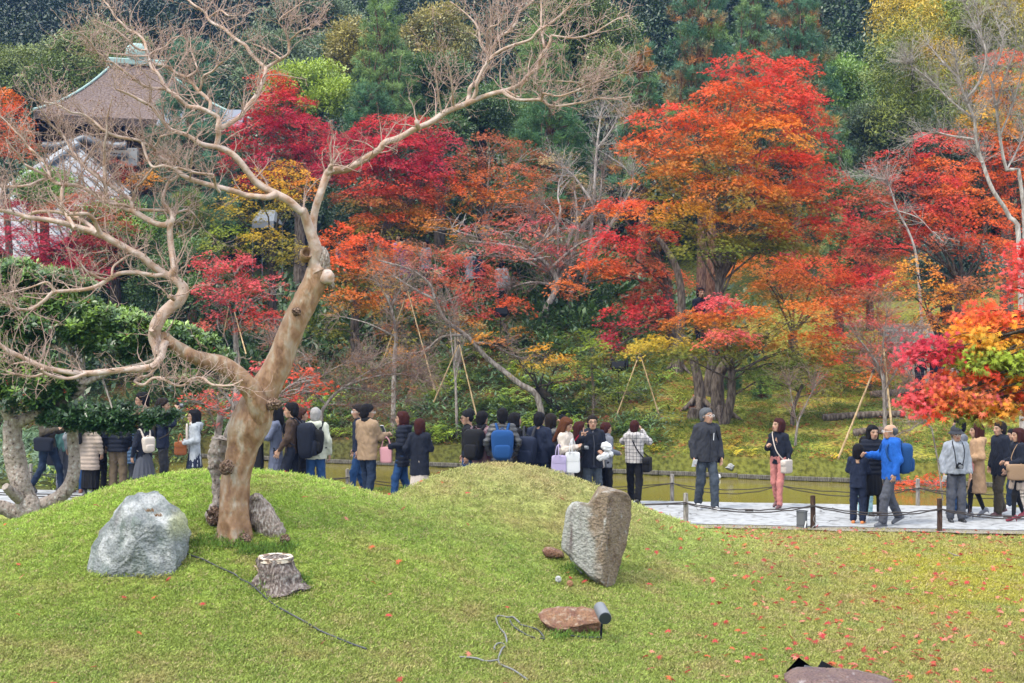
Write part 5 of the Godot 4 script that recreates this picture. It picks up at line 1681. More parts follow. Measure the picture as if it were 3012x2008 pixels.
	limb("limb", 15.3, 14.9, [1385, 298, 7, 1402, 270, 6, 1402, 245, 6, 1420, 205, 6, 1450, 165, 6, 1488, 141, 6, 1532, 126, 5, 1562, 115, 5, 1585, 89, 5, 1622, 67, 4, 1659, 37, 3, 1696, 0, 3])
	limb("limb", 15.6, 15.9, [1439, 167, 6, 1425, 145, 5, 1413, 126, 5, 1406, 82, 4, 1376, 45, 3, 1324, 4, 2])
	limb("limb", 15.6, 15.3, [1436, 150, 5, 1432, 110, 4, 1440, 82, 4, 1465, 72, 3, 1480, 50, 2])
	limb("limb", 15.2, 14.7, [1480, 270, 8, 1503, 286, 7, 1532, 294, 6, 1592, 294, 6, 1614, 309, 5, 1644, 312, 5, 1711, 301, 4, 1756, 290, 4, 1808, 290, 3, 1860, 283, 2])
	limb("limb", 15.0, 14.6, [1592, 294, 5, 1597, 280, 4, 1600, 275, 4, 1644, 283, 4, 1681, 272, 4, 1718, 257, 3, 1763, 238, 3, 1808, 223, 2, 1845, 208, 2])
	limb("limb", 14.9, 14.5, [1711, 262, 3, 1703, 245, 3, 1670, 240, 2.5, 1638, 238, 2])
	limb("limb", 15.2, 14.8, [1335, 312, 4, 1330, 262, 3, 1322, 200, 3, 1302, 149, 2])
	limb("limb", 15.2, 15.0, [1298, 332, 4, 1290, 280, 3, 1283, 223, 2])
	limb("limb", 15.2, 15.5, [1306, 330, 3, 1330, 280, 2, 1346, 253, 2])
	limb("limb", 15.2, 15.0, [1488, 266, 4, 1529, 286, 3, 1532, 260, 3, 1550, 235, 2])
	limb("stub", 15.2, 15.1, [1232, 378, 10, 1227, 366, 9, 1225, 354, 8])
	limb("stub", 15.3, 15.2, [975, 506, 14, 972, 492, 10, 980, 484, 7])
	# the great limb to the left, and the S-shaped one that rises from it
	limb("limb", 15.2, 14.7, [768, 1232, 30, 758, 1188, 34, 744, 1152, 33, 723, 1128, 30, 691, 1095, 29, 648, 1070, 27, 602, 1060, 25, 564, 1046, 22, 536, 1030, 21, 508, 1011, 19, 489, 994, 18, 480, 986, 15], "myrtle_trunk", 16)
	limb("limb", 14.7, 14.2, [486, 1002, 16, 478, 1030, 15, 473, 1052, 14, 456, 1072, 13, 429, 1082, 13, 348, 1089, 11, 250, 1098, 11, 170, 1089, 10, 125, 1078, 9, 67, 1051, 9, 27, 1033, 9, 0, 1015, 8, -70, 980, 7])
	limb("limb", 14.7, 14.8, [468, 1045, 17, 462, 1015, 19, 455, 990, 21, 460, 957, 20, 478, 926, 19, 500, 904, 19, 531, 877, 19, 540, 850, 17, 524, 828, 16, 498, 812, 15, 478, 803, 14], "myrtle_limb", 14)
	limb("stub", 14.7, 14.6, [452, 985, 12, 449, 975, 11, 447, 968, 10])
	limb("stub", 14.7, 14.5, [512, 878, 10, 503, 872, 9, 497, 872, 7])
	limb("limb", 14.8, 15.1, [500, 812, 15, 513, 795, 14, 511, 770, 13, 504, 725, 12, 500, 671, 11, 507, 648, 11, 508, 632, 10, 498, 619, 9, 482, 599, 7, 480, 580, 6, 485, 562, 6, 496, 538, 6, 515, 524, 5, 530, 513, 4])
	limb("limb", 15.0, 14.8, [508, 630, 7, 482, 619, 6, 439, 618, 6, 396, 613, 6, 367, 602, 5, 327, 599, 5, 300, 590, 3])
	limb("limb", 15.0, 15.4, [508, 632, 6, 530, 622, 5, 556, 618, 4, 573, 634, 3, 573, 647, 3, 560, 679, 3, 525, 698, 3])
	limb("limb", 14.8, 14.3, [482, 804, 14, 446, 779, 14, 415, 752, 13, 379, 734, 13, 330, 707, 13, 286, 685, 13, 223, 667, 11, 179, 654, 10, 134, 645, 9, 89, 640, 9, 58, 631, 8, 27, 622, 8, 0, 618, 7, -50, 606, 6], "myrtle_limb", 12)
	limb("limb", 14.5, 14.1, [297, 689, 10, 281, 655, 8, 273, 642, 8, 257, 629, 7, 230, 629, 7, 198, 631, 6])
	limb("limb", 14.4, 14.2, [273, 642, 5, 284, 618, 4, 295, 591, 3])
	limb("limb", 14.6, 15.0, [287, 686, 9, 263, 663, 9, 236, 645, 8, 209, 634, 8, 171, 623, 7, 113, 623, 6, 80, 634, 6, 60, 650, 5])
	limb("limb", 14.5, 14.9, [222, 671, 8, 206, 647, 8, 196, 629, 8, 196, 621, 8, 182, 610, 8, 182, 580, 7, 185, 554, 7, 190, 543, 7])
	limb("limb", 14.9, 15.2, [188, 543, 7, 161, 535, 7, 147, 521, 6, 142, 500, 6, 134, 479, 6, 118, 465, 6, 99, 446, 5, 80, 428, 5, 67, 406, 4, 48, 388, 4, 24, 363, 3, 0, 340, 2])
	limb("limb", 15.0, 14.7, [147, 521, 6, 115, 505, 5, 83, 489, 5, 70, 479, 4, 56, 454, 4, 35, 433, 3, 16, 404, 3])
	limb("limb", 15.0, 14.7, [142, 524, 5, 113, 532, 5, 91, 543, 5, 59, 548, 5, 27, 548, 5, 0, 547, 5, -40, 545, 4])
	limb("limb", 14.9, 14.9, [500, 648, 11, 488, 661, 11, 461, 658, 11, 429, 642, 11, 396, 623, 11, 370, 613, 11, 335, 599, 10, 308, 588, 9, 281, 572, 8, 254, 556, 8, 228, 546, 8, 198, 543, 8, 186, 543, 7])
	limb("limb", 14.9, 14.6, [318, 592, 8, 313, 570, 8, 311, 538, 7, 308, 500, 7, 308, 457, 6, 308, 430, 5, 314, 393, 4, 316, 350, 3, 330, 290, 2])
	limb("limb", 14.9, 15.4, [391, 620, 9, 386, 588, 8, 362, 572, 7, 335, 551, 7, 300, 529, 7, 268, 505, 6, 246, 487, 6, 230, 465, 6, 212, 444, 5, 198, 417, 5, 185, 395, 5, 174, 379, 4, 172, 350, 3, 173, 326, 3, 160, 280, 2])
	limb("limb", 15.3, 15.1, [198, 412, 4, 163, 379, 4, 145, 358, 3, 134, 339, 3, 110, 310, 2])
	limb("limb", 15.2, 15.0, [246, 487, 5, 257, 462, 4, 281, 428, 3, 300, 409, 2])
	limb("limb", 14.9, 14.6, [388, 592, 5, 402, 551, 4, 418, 535, 4, 450, 495, 4, 470, 470, 3])
	limb("limb", 14.7, 14.3, [470, 1060, 8, 451, 1091, 6, 437, 1105, 6, 415, 1109, 5, 397, 1122, 5, 424, 1131, 6, 451, 1112, 6, 478, 1113, 6, 513, 1131, 5, 540, 1133, 5, 567, 1113, 5, 598, 1113, 5, 625, 1131, 5, 679, 1133, 4, 714, 1118, 3])
	limb("limb", 14.8, 14.3, [490, 806, 9, 455, 810, 8, 402, 801, 8, 357, 803, 8, 330, 814, 8, 286, 841, 8, 241, 852, 7, 161, 859, 7, 134, 881, 7, 98, 906, 6, 58, 910, 6, 27, 895, 6, 0, 886, 5, -40, 870, 4])
	limb("limb", 14.6, 14.8, [330, 812, 5, 335, 783, 4, 371, 756, 4, 402, 738, 3, 440, 720, 2])
	limb("limb", 14.5, 14.3, [313, 822, 5, 286, 814, 5, 254, 796, 4, 237, 774, 3])
	limb("limb", 14.4, 14.2, [161, 859, 5, 140, 830, 4, 90, 845, 3, 30, 860, 3, 0, 870, 2])
	limb("limb", 14.4, 14.1, [255, 1098, 8, 201, 1113, 6, 138, 1100, 6, 122, 1084, 5])
	limb("limb", 14.3, 14.1, [138, 1095, 5, 98, 1107, 5, 49, 1100, 4, 20, 1092, 3])
	limb("limb", 14.4, 14.2, [125, 1078, 5, 80, 1066, 4, 40, 1070, 3])
	# twigs, zigzagging off every thin limb, with dry seed pods
	var w := Shape.new()
	var pods := Shape.new()
	var pod := Shape.new()
	pod.pillow(Vector3(0.014, 0.015, 0.014), Transform3D.IDENTITY, 1.0, 4, 6)
	var grow := func(from: Vector3, way: Vector3, long: float, r0: float) -> Array:
		var p := from
		var dir := way
		var line2 := PackedVector3Array([p])
		var n := 4
		var joints := []
		for k in n:
			dir = (dir + in_ball() * 0.5 + Vector3.UP * 0.08).normalized()
			p += dir * long / n
			line2.push_back(p)
			joints.append([p, dir])
		w.tube(line2, taper(r0, maxf(r0 * 0.35, 0.0014), n + 1), 3 if r0 < 0.006 else 4, false)
		return joints
	for k in 1500:
		var q: Array = shoots[rng.randi() % shoots.size()]
		var r: float = q[2]
		if rng.randf() > clampf(0.012 / r, 0.05, 1.0) * (0.4 + q[3]):
			continue
		var out: Vector3 = (q[1] * 0.5 + in_ball() * 1.1 + Vector3.UP * 0.45).normalized()
		for a in grow.call(q[0], out, rng.randf_range(0.14, 0.5), clampf(r * 0.4, 0.003, 0.008)):
			for c in (1 if rng.randf() < 0.65 else 2):
				var side: Vector3 = (a[1] * 0.6 + in_ball() * 1.1).normalized()
				var last := Vector3.ZERO
				for b in grow.call(a[0], side, rng.randf_range(0.06, 0.22), 0.0028):
					last = b[0]
					if rng.randf() < 0.35:
						grow.call(b[0], (b[1] + in_ball() * 1.2).normalized(), rng.randf_range(0.03, 0.09), 0.0019)
				if rng.randf() < 0.22:
					pods.add(pod, Transform3D(Basis.IDENTITY, last))
	var tw := part("twigs", w.mesh(), mats.myrtle_twig, myrtle)
	tw.set_meta("kind", "stuff")
	var pd := part("seed_pods", pods.mesh(), mats.seed_pod, myrtle)
	pd.set_meta("kind", "stuff")
	# rotten stumps that grow beside the trunk
	var left := thing("rotten_tree", spot(632, 1530, 15.5), "thin rotten grey stem standing against the left of the myrtle trunk", "dead wood")
	gnarl(left, "stem", 15.55, [650, 1290, 26, 640, 1330, 24, 634, 1360, 22, 636, 1400, 13, 638, 1440, 11, 640, 1480, 15, 628, 1515, 24, 640, 1560, 26, 645, 1590, 30], "lichen_bark", 0.3)
	gnarl(left, "branch_stub", 15.5, [632, 1372, 9, 620, 1374, 7, 614, 1376, 5], "dead_wood", 0.2)
	gnarl(left, "burr", 15.45, [618, 1500, 12, 630, 1512, 18, 626, 1540, 16], "burr_wood", 0.5)
	var right := thing("dead_stump", spot(790, 1560, 15.3), "hollow fallen stump with a knobbly back leaning off the right foot of the myrtle", "dead wood")
	gnarl(right, "shell", 15.45, [738, 1462, 20, 752, 1484, 36, 772, 1522, 42, 794, 1556, 40, 815, 1582, 33, 836, 1602, 20], "dead_wood", 0.3)
	gnarl(right, "burr", 15.2, [832, 1580, 11, 838, 1586, 15, 842, 1594, 10], "burr_wood", 0.4)
	gnarl(right, "burr", 15.3, [748, 1456, 8, 752, 1458, 10, 757, 1466, 8], "dead_wood", 0.5)
	gnarl(right, "root", 15.25, [826, 1600, 5, 845, 1612, 4, 868, 1618, 2], "dead_wood", 0.2)
	var dark := Shape.new()
	dark.pillow(Vector3(0.22, 0.2, 0.2), Transform3D(Basis.IDENTITY, spot(766, 1565, 15.55) - right.position), 0.9)
	part("hollow", dark.mesh(), mats.burr_wood, right)


func gnarl(parent: Node3D, called: String, d: float, line: Array, m: String, rough: float) -> MeshInstance3D:
	var pts := []
	var n := line.size() / 3
	for k in n:
		pts.append(spot(line[3 * k], line[3 * k + 1], d) - parent.position)
	var curve := smooth_line(pts, 6)
	var rad := PackedFloat32Array()
	for k in curve.size():
		var i := mini(k / 6, n - 2)
		rad.push_back(lerpf(line[3 * i + 2], line[3 * i + 5], k / 6.0 - i) * d / FOC)
	var s := Shape.new()
	s.tube(curve, rad, 16)
	for k in s.v.size():
		var q := s.v[k] * 11.0 + parent.position
		s.v[k] += s.n[k] * (nz.get_noise_3dv(q) + 0.6 * nz.get_noise_3dv(q * 2.3)) * rough * 0.11
	soften(s)
	return part(called, s.mesh(), mats[m], parent)


# ---------------------------------------------------------------- the evergreen at the left and the red branch at the right

func build_evergreen() -> void:
	var d := 19.3
	var foot := spot(85, 1500, d)
	myrtle = thing("evergreen_tree", foot, "dark glossy evergreen with red berries and a thick grey forked trunk at the left", "tree")
	limb("trunk", d, d, [92, 1535, 48, 89, 1500, 40, 72, 1458, 34, 60, 1418, 30, 50, 1372, 33, 42, 1330, 35, 38, 1290, 29, 38, 1255, 29, 44, 1225, 24], "lichen_bark", 18)
	limb("limb", d, d - 0.3, [42, 1240, 24, 22, 1212, 19, 8, 1180, 17, -15, 1130, 13, -20, 1060, 9], "lichen_bark", 12)
	limb("limb", d, d - 0.3, [48, 1245, 20, 80, 1230, 19, 134, 1204, 18, 180, 1177, 17, 232, 1150, 16, 245, 1110, 14, 235, 1075, 13, 200, 1040, 9, 140, 1010, 7, 100, 985, 5], "lichen_bark", 12)
	limb("limb", d - 0.2, d - 0.6, [240, 1130, 12, 300, 1105, 10, 360, 1085, 9, 420, 1070, 7, 470, 1050, 4], "lichen_bark", 10)
	limb("limb", d - 0.1, d - 0.4, [235, 1078, 8, 190, 1000, 7, 120, 950, 5, 80, 900, 4], "lichen_bark", 8)
	limb("limb", d, d + 0.2, [100, 1492, 24, 140, 1480, 23, 179, 1458, 22, 206, 1425, 21, 218, 1385, 20, 219, 1340, 18, 214, 1290, 18, 219, 1248, 17, 240, 1215, 13, 300, 1200, 9, 380, 1200, 6, 450, 1215, 3], "lichen_bark", 14)
	limb("cut_limb", d - 0.05, d - 0.35, [70, 1475, 20, 40, 1452, 17, 16, 1430, 15], "lichen_bark", 14)
	limb("root", d + 0.1, d, [90, 1520, 20, 40, 1505, 24, 0, 1490, 22, -60, 1490, 20], "lichen_bark", 12)
	limb("branch", d - 0.2, d - 0.5, [300, 1110, 5, 318, 1160, 4, 330, 1200, 3], "grey_bark", 6)
	limb("branch", d - 0.1, d - 0.3, [232, 1150, 5, 246, 1060, 4, 250, 1010, 3], "grey_bark", 6)
	limb("branch", d - 0.1, d - 0.3, [180, 1120, 4, 175, 1040, 4, 176, 990, 3], "grey_bark", 6)
	var sprays := {}
	var berries := Copies.new()
	var blobs := [
		[40, 790, 90, 26], [120, 815, 110, 26], [230, 840, 60, 22], [30, 850, 80, 30], [60, 900, 120, 40], [190, 905, 110, 44], [290, 935, 90, 40], [120, 950, 130, 44], [240, 970, 120, 44], [370, 945, 80, 34], [430, 985, 80, 40], [330, 1005, 110, 46], [520, 985, 70, 34], [590, 1010, 60, 34], [640, 1050, 46, 30], [560, 1050, 60, 30], [400, 1030, 50, 26],
		[60, 1010, 70, 40], [30, 1100, 90, 60], [110, 1110, 90, 60], [60, 1160, 100, 50], [170, 1130, 60, 44], [130, 1165, 60, 36], [560, 1120, 60, 30],
		[170, 1230, 60, 26], [230, 1220, 70, 30], [290, 1225, 70, 36], [350, 1220, 70, 34], [410, 1230, 60, 30], [460, 1228, 46, 20], [500, 1215, 30, 10], [250, 1250, 50, 18], [340, 1255, 60, 18], [20, 930, 60, 60]]
	for b in blobs:
		var low: bool = b[1] > 1195
		var c := spot(b[0], b[1], d - 0.25) - foot
		var k := d / FOC
		var rx: float = b[2] * k
		var ry: float = b[3] * k
		for j in int((rx * 0.8 * rx * 2.0 + rx * ry * 2.2) * 620.0):
			var u := in_ball()
			if nz.get_noise_3d(u.x * 1.5 + b[0], u.y * 1.5, u.z * 1.5 + b[1]) < -0.12:
				continue
			u = u.normalized() * pow(u.length(), 0.5)
			if u.y < -0.4 and rng.randf() < 0.6:
				u.y *= -1.0
			var p := c + u * Vector3(rx, ry, rx * 0.8)
			var up := Vector3(u.x * 0.6, 1.0, u.z * 0.6 + 0.2) + in_ball() * 0.6
			var spray := "rosette%d" % (rng.randi() % 3)
			if not sprays.has(spray):
				sprays[spray] = Copies.new()
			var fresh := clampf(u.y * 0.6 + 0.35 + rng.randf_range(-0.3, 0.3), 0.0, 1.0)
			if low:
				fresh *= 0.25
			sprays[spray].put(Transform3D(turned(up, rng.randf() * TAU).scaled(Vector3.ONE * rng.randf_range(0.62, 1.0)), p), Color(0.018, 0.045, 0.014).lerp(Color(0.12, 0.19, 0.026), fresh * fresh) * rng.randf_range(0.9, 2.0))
			if rng.randf() < 0.05 and not low:
				for q in 3:
					berries.put(Transform3D(Basis.IDENTITY, p + in_ball() * 0.03), Color.WHITE)
	crown(myrtle, sprays, "gloss_leaf")
	var berry := Shape.new()
	berry.pillow(Vector3(0.014, 0.014, 0.014), Transform3D.IDENTITY, 1.0, 5, 7)
	var bm: MultiMeshInstance3D = berries.made(berry.mesh(), mats.red_berry)
	bm.name = "berries"
	bm.set_meta("kind", "stuff")
	myrtle.add_child(bm, true)
	# the maple that reaches in from the right, close by
	d = 12.0
	foot = Vector3(5.4, lawn(5.4, d), -d)
	myrtle = thing("near_maple", foot, "maple close by at the right edge with red, orange and green leaves", "tree")
	var wood := Shape.new()
	var top := spot(3330, 900, d) - foot
	wood.tube(smooth_line([Vector3(0, -0.2, 0), top * 0.5 + Vector3(0.1, 0, 0), top], 4), taper(0.16, 0.09, 9), 12, false)
	part("trunk", wood.mesh(), mats.maple_bark, myrtle)
	var reach := [
		[2760, 1030, 90, 34, 0.2, "crimson/red"], [2680, 1040, 40, 30, 0.3, "crimson/pink"], [2900, 930, 90, 40, 0.0, "scarlet/orange"], [2850, 980, 70, 36, 0.1, "orange/amber"], [2980, 960, 90, 44, 0.0, "scarlet/amber"], [2880, 1010, 90, 30, 0.2, "amber/olive"], [2990, 1030, 90, 36, 0.1, "amber/moss"], [3080, 960, 100, 60, -0.1, "scarlet/orange"],
		[2920, 1060, 110, 26, 0.3, "lime/moss"], [3020, 1080, 90, 30, 0.2, "moss/lime"], [2760, 1140, 80, 26, 0.3, "pink/orange"], [2700, 1180, 60, 24, 0.4, "red/pink"], [2850, 1110, 100, 30, 0.2, "scarlet/orange"], [2960, 1120, 110, 34, 0.1, "scarlet/amber"], [2790, 1180, 90, 22, 0.4, "flame/moss"], [2880, 1175, 100, 26, 0.3, "pink/amber"], [2980, 1175, 90, 28, 0.1, "scarlet/orange"],
		[2740, 1205, 50, 14, 0.4, "red/flame"], [2850, 1212, 70, 12, 0.3, "flame/moss"], [2960, 1212, 80, 14, 0.2, "orange/moss"], [2855, 1242, 20, 8, 0.3, "moss/lime"], [3080, 1120, 110, 80, 0.0, "scarlet/orange"], [2990, 830, 50, 70, -0.5, "pink/scarlet"], [3010, 760, 40, 50, -0.5, "red/scarlet"]]
	var sets := {}
	var arms := Shape.new()
	for b in reach:
		var c := spot(b[0], b[1], d - b[4]) - foot
		var k := d / FOC
		var ext := Vector3(b[2] * k, b[3] * k, b[2] * k * 0.8)
		var cols := tinted(b[5])
		var line := boughs(arms, top + Vector3(0, rng.randf_range(-0.4, 0.1), 0), c + Vector3(0, -ext.y * 0.2, 0), 0.016, 0.004, 0.05, 6, 0.05)
		for j in 5:
			boughs(arms, line[rng.randi_range(5, 8)], c + in_ball() * ext, 0.004, 0.0016, 0.03, 4, 0.1)
		for j in int((ext.x * ext.z * 2.4 + ext.x * ext.y * 3.0) * 330.0):
			var u := in_ball()
			if nz.get_noise_3d(u.x * 1.6 + b[0], u.y * 2.0, u.z * 1.6) < -0.2:
				continue
			var spray := "maple_near%d" % (rng.randi() % 3)
			if not sets.has(spray):
				sets[spray] = Copies.new()
			var t := clampf(0.5 + u.y * 0.7 + rng.randf_range(-0.45, 0.45), 0.0, 1.0)
			sets[spray].put(Transform3D(turned(Vector3(u.x * 0.5, 1.0, u.z * 0.5 + 0.5) + in_ball() * 0.4, rng.randf() * TAU).scaled(Vector3.ONE * rng.randf_range(0.65, 0.95)), c + u * ext), (cols[1] as Color).lerp(cols[0], t) * rng.randf_range(1.2, 1.8))
	part("branches", arms.mesh(), mats.dark_bark, myrtle)
	crown(myrtle, sets, "maple_leaf")


# ---------------------------------------------------------------- stones, stumps and cables on the lawn

func build_stones() -> void:
	var fit := func(pts: Array) -> Array:
		var out := []
		for k in range(0, pts.size(), 2):
			out.append(Vector2(pts[k], pts[k + 1]))
		return out
	var blue := func(p: Vector3, n: Vector3) -> Color:
		var c := Color(0.165, 0.18, 0.178)
		var streak := nz.get_noise_3d(p.x * 7.0, p.y * 1.4, p.z * 7.0)
		var blot := nz.get_noise_3d(p.x * 5.0 + 3, p.y * 5.0, p.z * 5.0)
		c = c.lerp(Color(0.1, 0.125, 0.11), clampf(streak * 1.6, 0, 0.9))
		c = c.lerp(Color(0.37, 0.375, 0.37), clampf(blot * 1.8 - 0.1 + n.y * 0.4, 0, 0.85))
		c = c.lerp(Color(0.09, 0.07, 0.072), clampf(nz.get_noise_3d(p.x * 3 + 20, p.y * 1.1, p.z * 3) * 2.2 - 0.6, 0, 0.7))
		return c.lerp(Color(0.27, 0.28, 0.15), smoothstep(-3.38, -3.28, p.x) * smoothstep(0.9, 1.1, p.y) * 0.8)
	var left: Shape = rock(fit.call([268, 1605, 290, 1560, 325, 1525, 345, 1490, 363, 1458, 380, 1450, 420, 1448, 452, 1450, 470, 1462, 482, 1480, 505, 1495, 530, 1515, 548, 1545, 554, 1570, 548, 1615, 538, 1680, 520, 1740, 470, 1760, 400, 1745, 320, 1720, 262, 1690]), 14.75, 0.4, 0.075, blue, 0.9, [[Vector3(-0.55, 0.25, 0.8).normalized(), 0.72], [Vector3(0.35, 0.1, 0.93).normalized(), 0.8], [Vector3(0.2, 0.85, 0.5).normalized(), 0.72], [Vector3(0.92, 0.2, 0.35).normalized(), 0.95], [Vector3(-0.2, -0.1, 0.97).normalized(), 0.86], [Vector3(-0.75, 0.6, 0.2).normalized(), 0.88]])
	var big := part("mossy_boulder", left.mesh(), mats.stone)
	tag(big, "big blue-grey boulder with lichen and a tuft of dry grass on the mound", "boulder")
	var tufts := Shape.new()
	for k in 90:
		var a := rng.randf() * TAU
		tufts.tint = Color(0.2, 0.1, 0.035) * rng.randf_range(0.7, 1.3)
		var at := spot(442 + rng.randf_range(-12, 12) + (k % 2) * 24, 1506 + (k % 2) * 14, 14.38)
		tufts.blade(at, Vector3(cos(a) * 0.6, 1, sin(a) * 0.6).normalized(), Vector3(-sin(a), 0, cos(a)), rng.randf_range(0.03, 0.06), 0.005)
	part("dry_grass_tuft", tufts.mesh(), mats.grass_blade, big)
	var rust := func(p: Vector3, n: Vector3) -> Color:
		var side := smoothstep(0.82, 0.92, p.x + nz.get_noise_3d(p.x * 4, p.y * 3, p.z * 4) * 0.12 + (p.y - 0.6) * 0.12)
		var c := Color(0.25, 0.25, 0.225).lerp(Color(0.17, 0.13, 0.092), side)
		var streak := nz.get_noise_3d(p.x * 8.0, p.y * 0.9, p.z * 8.0)
		c = c.lerp(Color(0.085, 0.06, 0.058), clampf(streak * 2.2 - 0.25, 0, 0.85) * (1.0 - side * 0.6))
		c = c.lerp(Color(0.32, 0.32, 0.3), clampf(nz.get_noise_3d(p.x * 11, p.y * 11, p.z * 11) * 2.4 - 0.7 + maxf(n.y, 0) * 0.6, 0, 0.8))
		return c.lerp(Color(0.09, 0.06, 0.035), side * clampf(nz.get_noise_3d(p.x * 6 + 9, p.y * 5, p.z * 6) * 2.0 - 0.2, 0, 0.7))
	var stone: Shape = rock(fit.call([1652, 1612, 1655, 1570, 1668, 1500, 1680, 1480, 1700, 1474, 1732, 1480, 1742, 1462, 1760, 1432, 1780, 1429, 1815, 1440, 1845, 1450, 1858, 1478, 1858, 1540, 1845, 1600, 1825, 1660, 1812, 1705, 1800, 1735, 1775, 1728, 1735, 1696, 1690, 1655]), 16.3, 0.3, 0.045, rust, 0.4, [[Vector3(-0.42, 0.05, 0.9).normalized(), 0.55], [Vector3(0.7, -0.05, 0.71).normalized(), 0.62], [Vector3(-0.3, 0.9, 0.3).normalized(), 1.75]])
	tag(part("standing_stone", stone.mesh(), mats.stone), "tall upright stone, grey on its left face and rusty brown on its right", "standing stone")
	var red := func(p: Vector3, n: Vector3) -> Color:
		var c := Color(0.13, 0.065, 0.045).lerp(Color(0.19, 0.105, 0.06), clampf(0.5 + nz.get_noise_3dv(p * 7.0), 0, 1))
		return c.lerp(Color(0.32, 0.26, 0.2), clampf(nz.get_noise_3dv(p * 19.0) * 2.4 - 0.65 + maxf(n.y, 0) * 0.3, 0, 0.7))
	tag(part("red_rock", rock(fit.call([1578, 1806, 1600, 1793, 1640, 1786, 1700, 1788, 1718, 1782, 1740, 1795, 1766, 1806, 1768, 1832, 1758, 1890, 1720, 1905, 1660, 1890, 1630, 1860, 1595, 1830]), 14.2, 0.2, 0.05, red, 0.5, [[Vector3(0.1, 0.75, 0.65).normalized(), 0.4], [Vector3(0.3, -0.3, 0.9).normalized(), 0.7]]).mesh(), mats.stone), "low reddish-brown rock beside the small spotlight on the lawn", "rock")
	tag(part("small_rock", rock(fit.call([1594, 1618, 1604, 1608, 1630, 1610, 1655, 1622, 1662, 1636, 1630, 1640, 1602, 1636]), 16.9, 0.12, 0.03, red, 0.3).mesh(), mats.stone), "small pinkish-brown stone left of the foot of the standing stone", "rock")
	var dim := func(p: Vector3, n: Vector3) -> Color:
		var c := Color(0.1, 0.065, 0.065).lerp(Color(0.15, 0.1, 0.085), clampf(0.5 + nz.get_noise_3dv(p * 6.0), 0, 1))
		return c.lerp(Color(0.33, 0.3, 0.3), clampf(nz.get_noise_3dv(p * 16.0) * 2.4 - 0.75, 0, 0.85))
	tag(part("flat_rock", rock(fit.call([2312, 2040, 2312, 1992, 2340, 1978, 2400, 1976, 2480, 1980, 2560, 1986, 2610, 1998, 2655, 2012, 2640, 2090, 2480, 2120, 2340, 2100]), 12.6, 0.4, 0.06, dim, 0.3).mesh(), mats.stone), "flat purple-brown rock at the bottom edge, in front of the black floodlight", "rock")
	var grey_ := func(p: Vector3, n: Vector3) -> Color: return Color(0.3, 0.3, 0.29)
	var tan := func(p: Vector3, n: Vector3) -> Color: return Color(0.22, 0.12, 0.06)
	for f in [["white_stone", "flat white stone in the grass at the left edge of the mound", [38, 1568, 45, 1556, 62, 1551, 70, 1556, 58, 1568], 16.4, grey_], ["pebble", "round tan pebble below the standing stone", [1666, 1720, 1672, 1708, 1682, 1706, 1684, 1718, 1676, 1726], 15.9, tan], ["pebble", "small grey pebble left of the tan one", [1636, 1700, 1644, 1698, 1648, 1704, 1640, 1708], 15.9, grey_]]:
		tag(part(f[0], rock(fit.call(f[2]), f[3], 0.05, 0.008, f[4]).mesh(), mats.stone), f[1], "stone")
	# sawn stump
	var at := lie(815, 1715)
	var stump := thing("sawn_stump", at, "sawn grey stump with a pale rotten top, right of the myrtle foot", "stump")
	var s := Shape.new()
	var dd := -at.z
	s.tube(smooth_line([Vector3(0.02, -0.08, 0), Vector3(0.0, 0.06, 0), Vector3(-0.01, 0.16, 0), spot(811, 1640, dd) - at], 4), PackedFloat32Array([0.29, 0.265, 0.24, 0.22, 0.21, 0.2, 0.19, 0.185, 0.18, 0.178, 0.175, 0.174, 0.172]), 26)
	for k in s.v.size():
		var q := s.v[k]
		if s.n[k].y < 0.8:
			var a := atan2(q.z, q.x)
			s.v[k] += s.n[k] * (0.03 * sin(a * 5.0 + 1.0) * smoothstep(0.3, 0.0, q.y) + 0.05 * nz.get_noise_3dv(q * 6.0) + 0.02 * nz.get_noise_3dv(q * 15.0))
	soften(s)
	part("wood", s.mesh(), mats.sawn_side, stump)
	var top := spot(811, 1639, dd) - at
	var cut := Shape.new()
	cut.lathe(PackedVector2Array([Vector2(0.172, -0.03), Vector2(0.168, 0.012), Vector2(0.15, 0.016), Vector2(0.11, 0.004), Vector2(0.0, -0.01)]), 24, Transform3D(Basis(Vector3.RIGHT, 0.05), top))
	mats.cut_wood = draped(mat("cut_wood", Color.WHITE, 0.85), noise_picture(0.03, [[0.3, Color(0.12, 0.075, 0.05)], [0.45, Color(0.38, 0.31, 0.24)], [0.8, Color(0.5, 0.46, 0.4)]], 81, 256), Vector3(1.5, 1.5, 1.5))
	part("sawn_top", cut.mesh(), mats.cut_wood, stump)
	var rot := Shape.new()
	rot.pillow(Vector3(0.17, 0.02, 0.1), Transform3D(Basis.IDENTITY, top + Vector3(0, 0.006, 0)), 0.9)
	part("rotten_core", rot.mesh(), mats.burr_wood, stump)
	# cables lying in the grass
	cable("black cable running down the mound in front of the stump", "black_cable", [533, 1627, 560, 1640, 598, 1656, 640, 1672, 690, 1696, 709, 1706, 743, 1732, 797, 1774, 850, 1813, 908, 1843, 942, 1864, 988, 1883, 1040, 1902, 1078, 1918])
	cable("grey cable looping down to the bottom edge at the middle of the lawn", "grey_cable", [1529, 1842, 1509, 1825, 1494, 1828, 1467, 1815, 1459, 1830, 1471, 1852, 1486, 1881, 1490, 1900, 1476, 1923, 1467, 1954, 1509, 1982, 1552, 2010])
	cable("short grey cable tail to the left of the loop", "grey_cable", [1466, 1952, 1430, 1955, 1397, 1947, 1350, 1941])
	cable("grey cable bend left of the loop", "grey_cable", [1484, 1906, 1476, 1901, 1462, 1902, 1454, 1910, 1455, 1921])
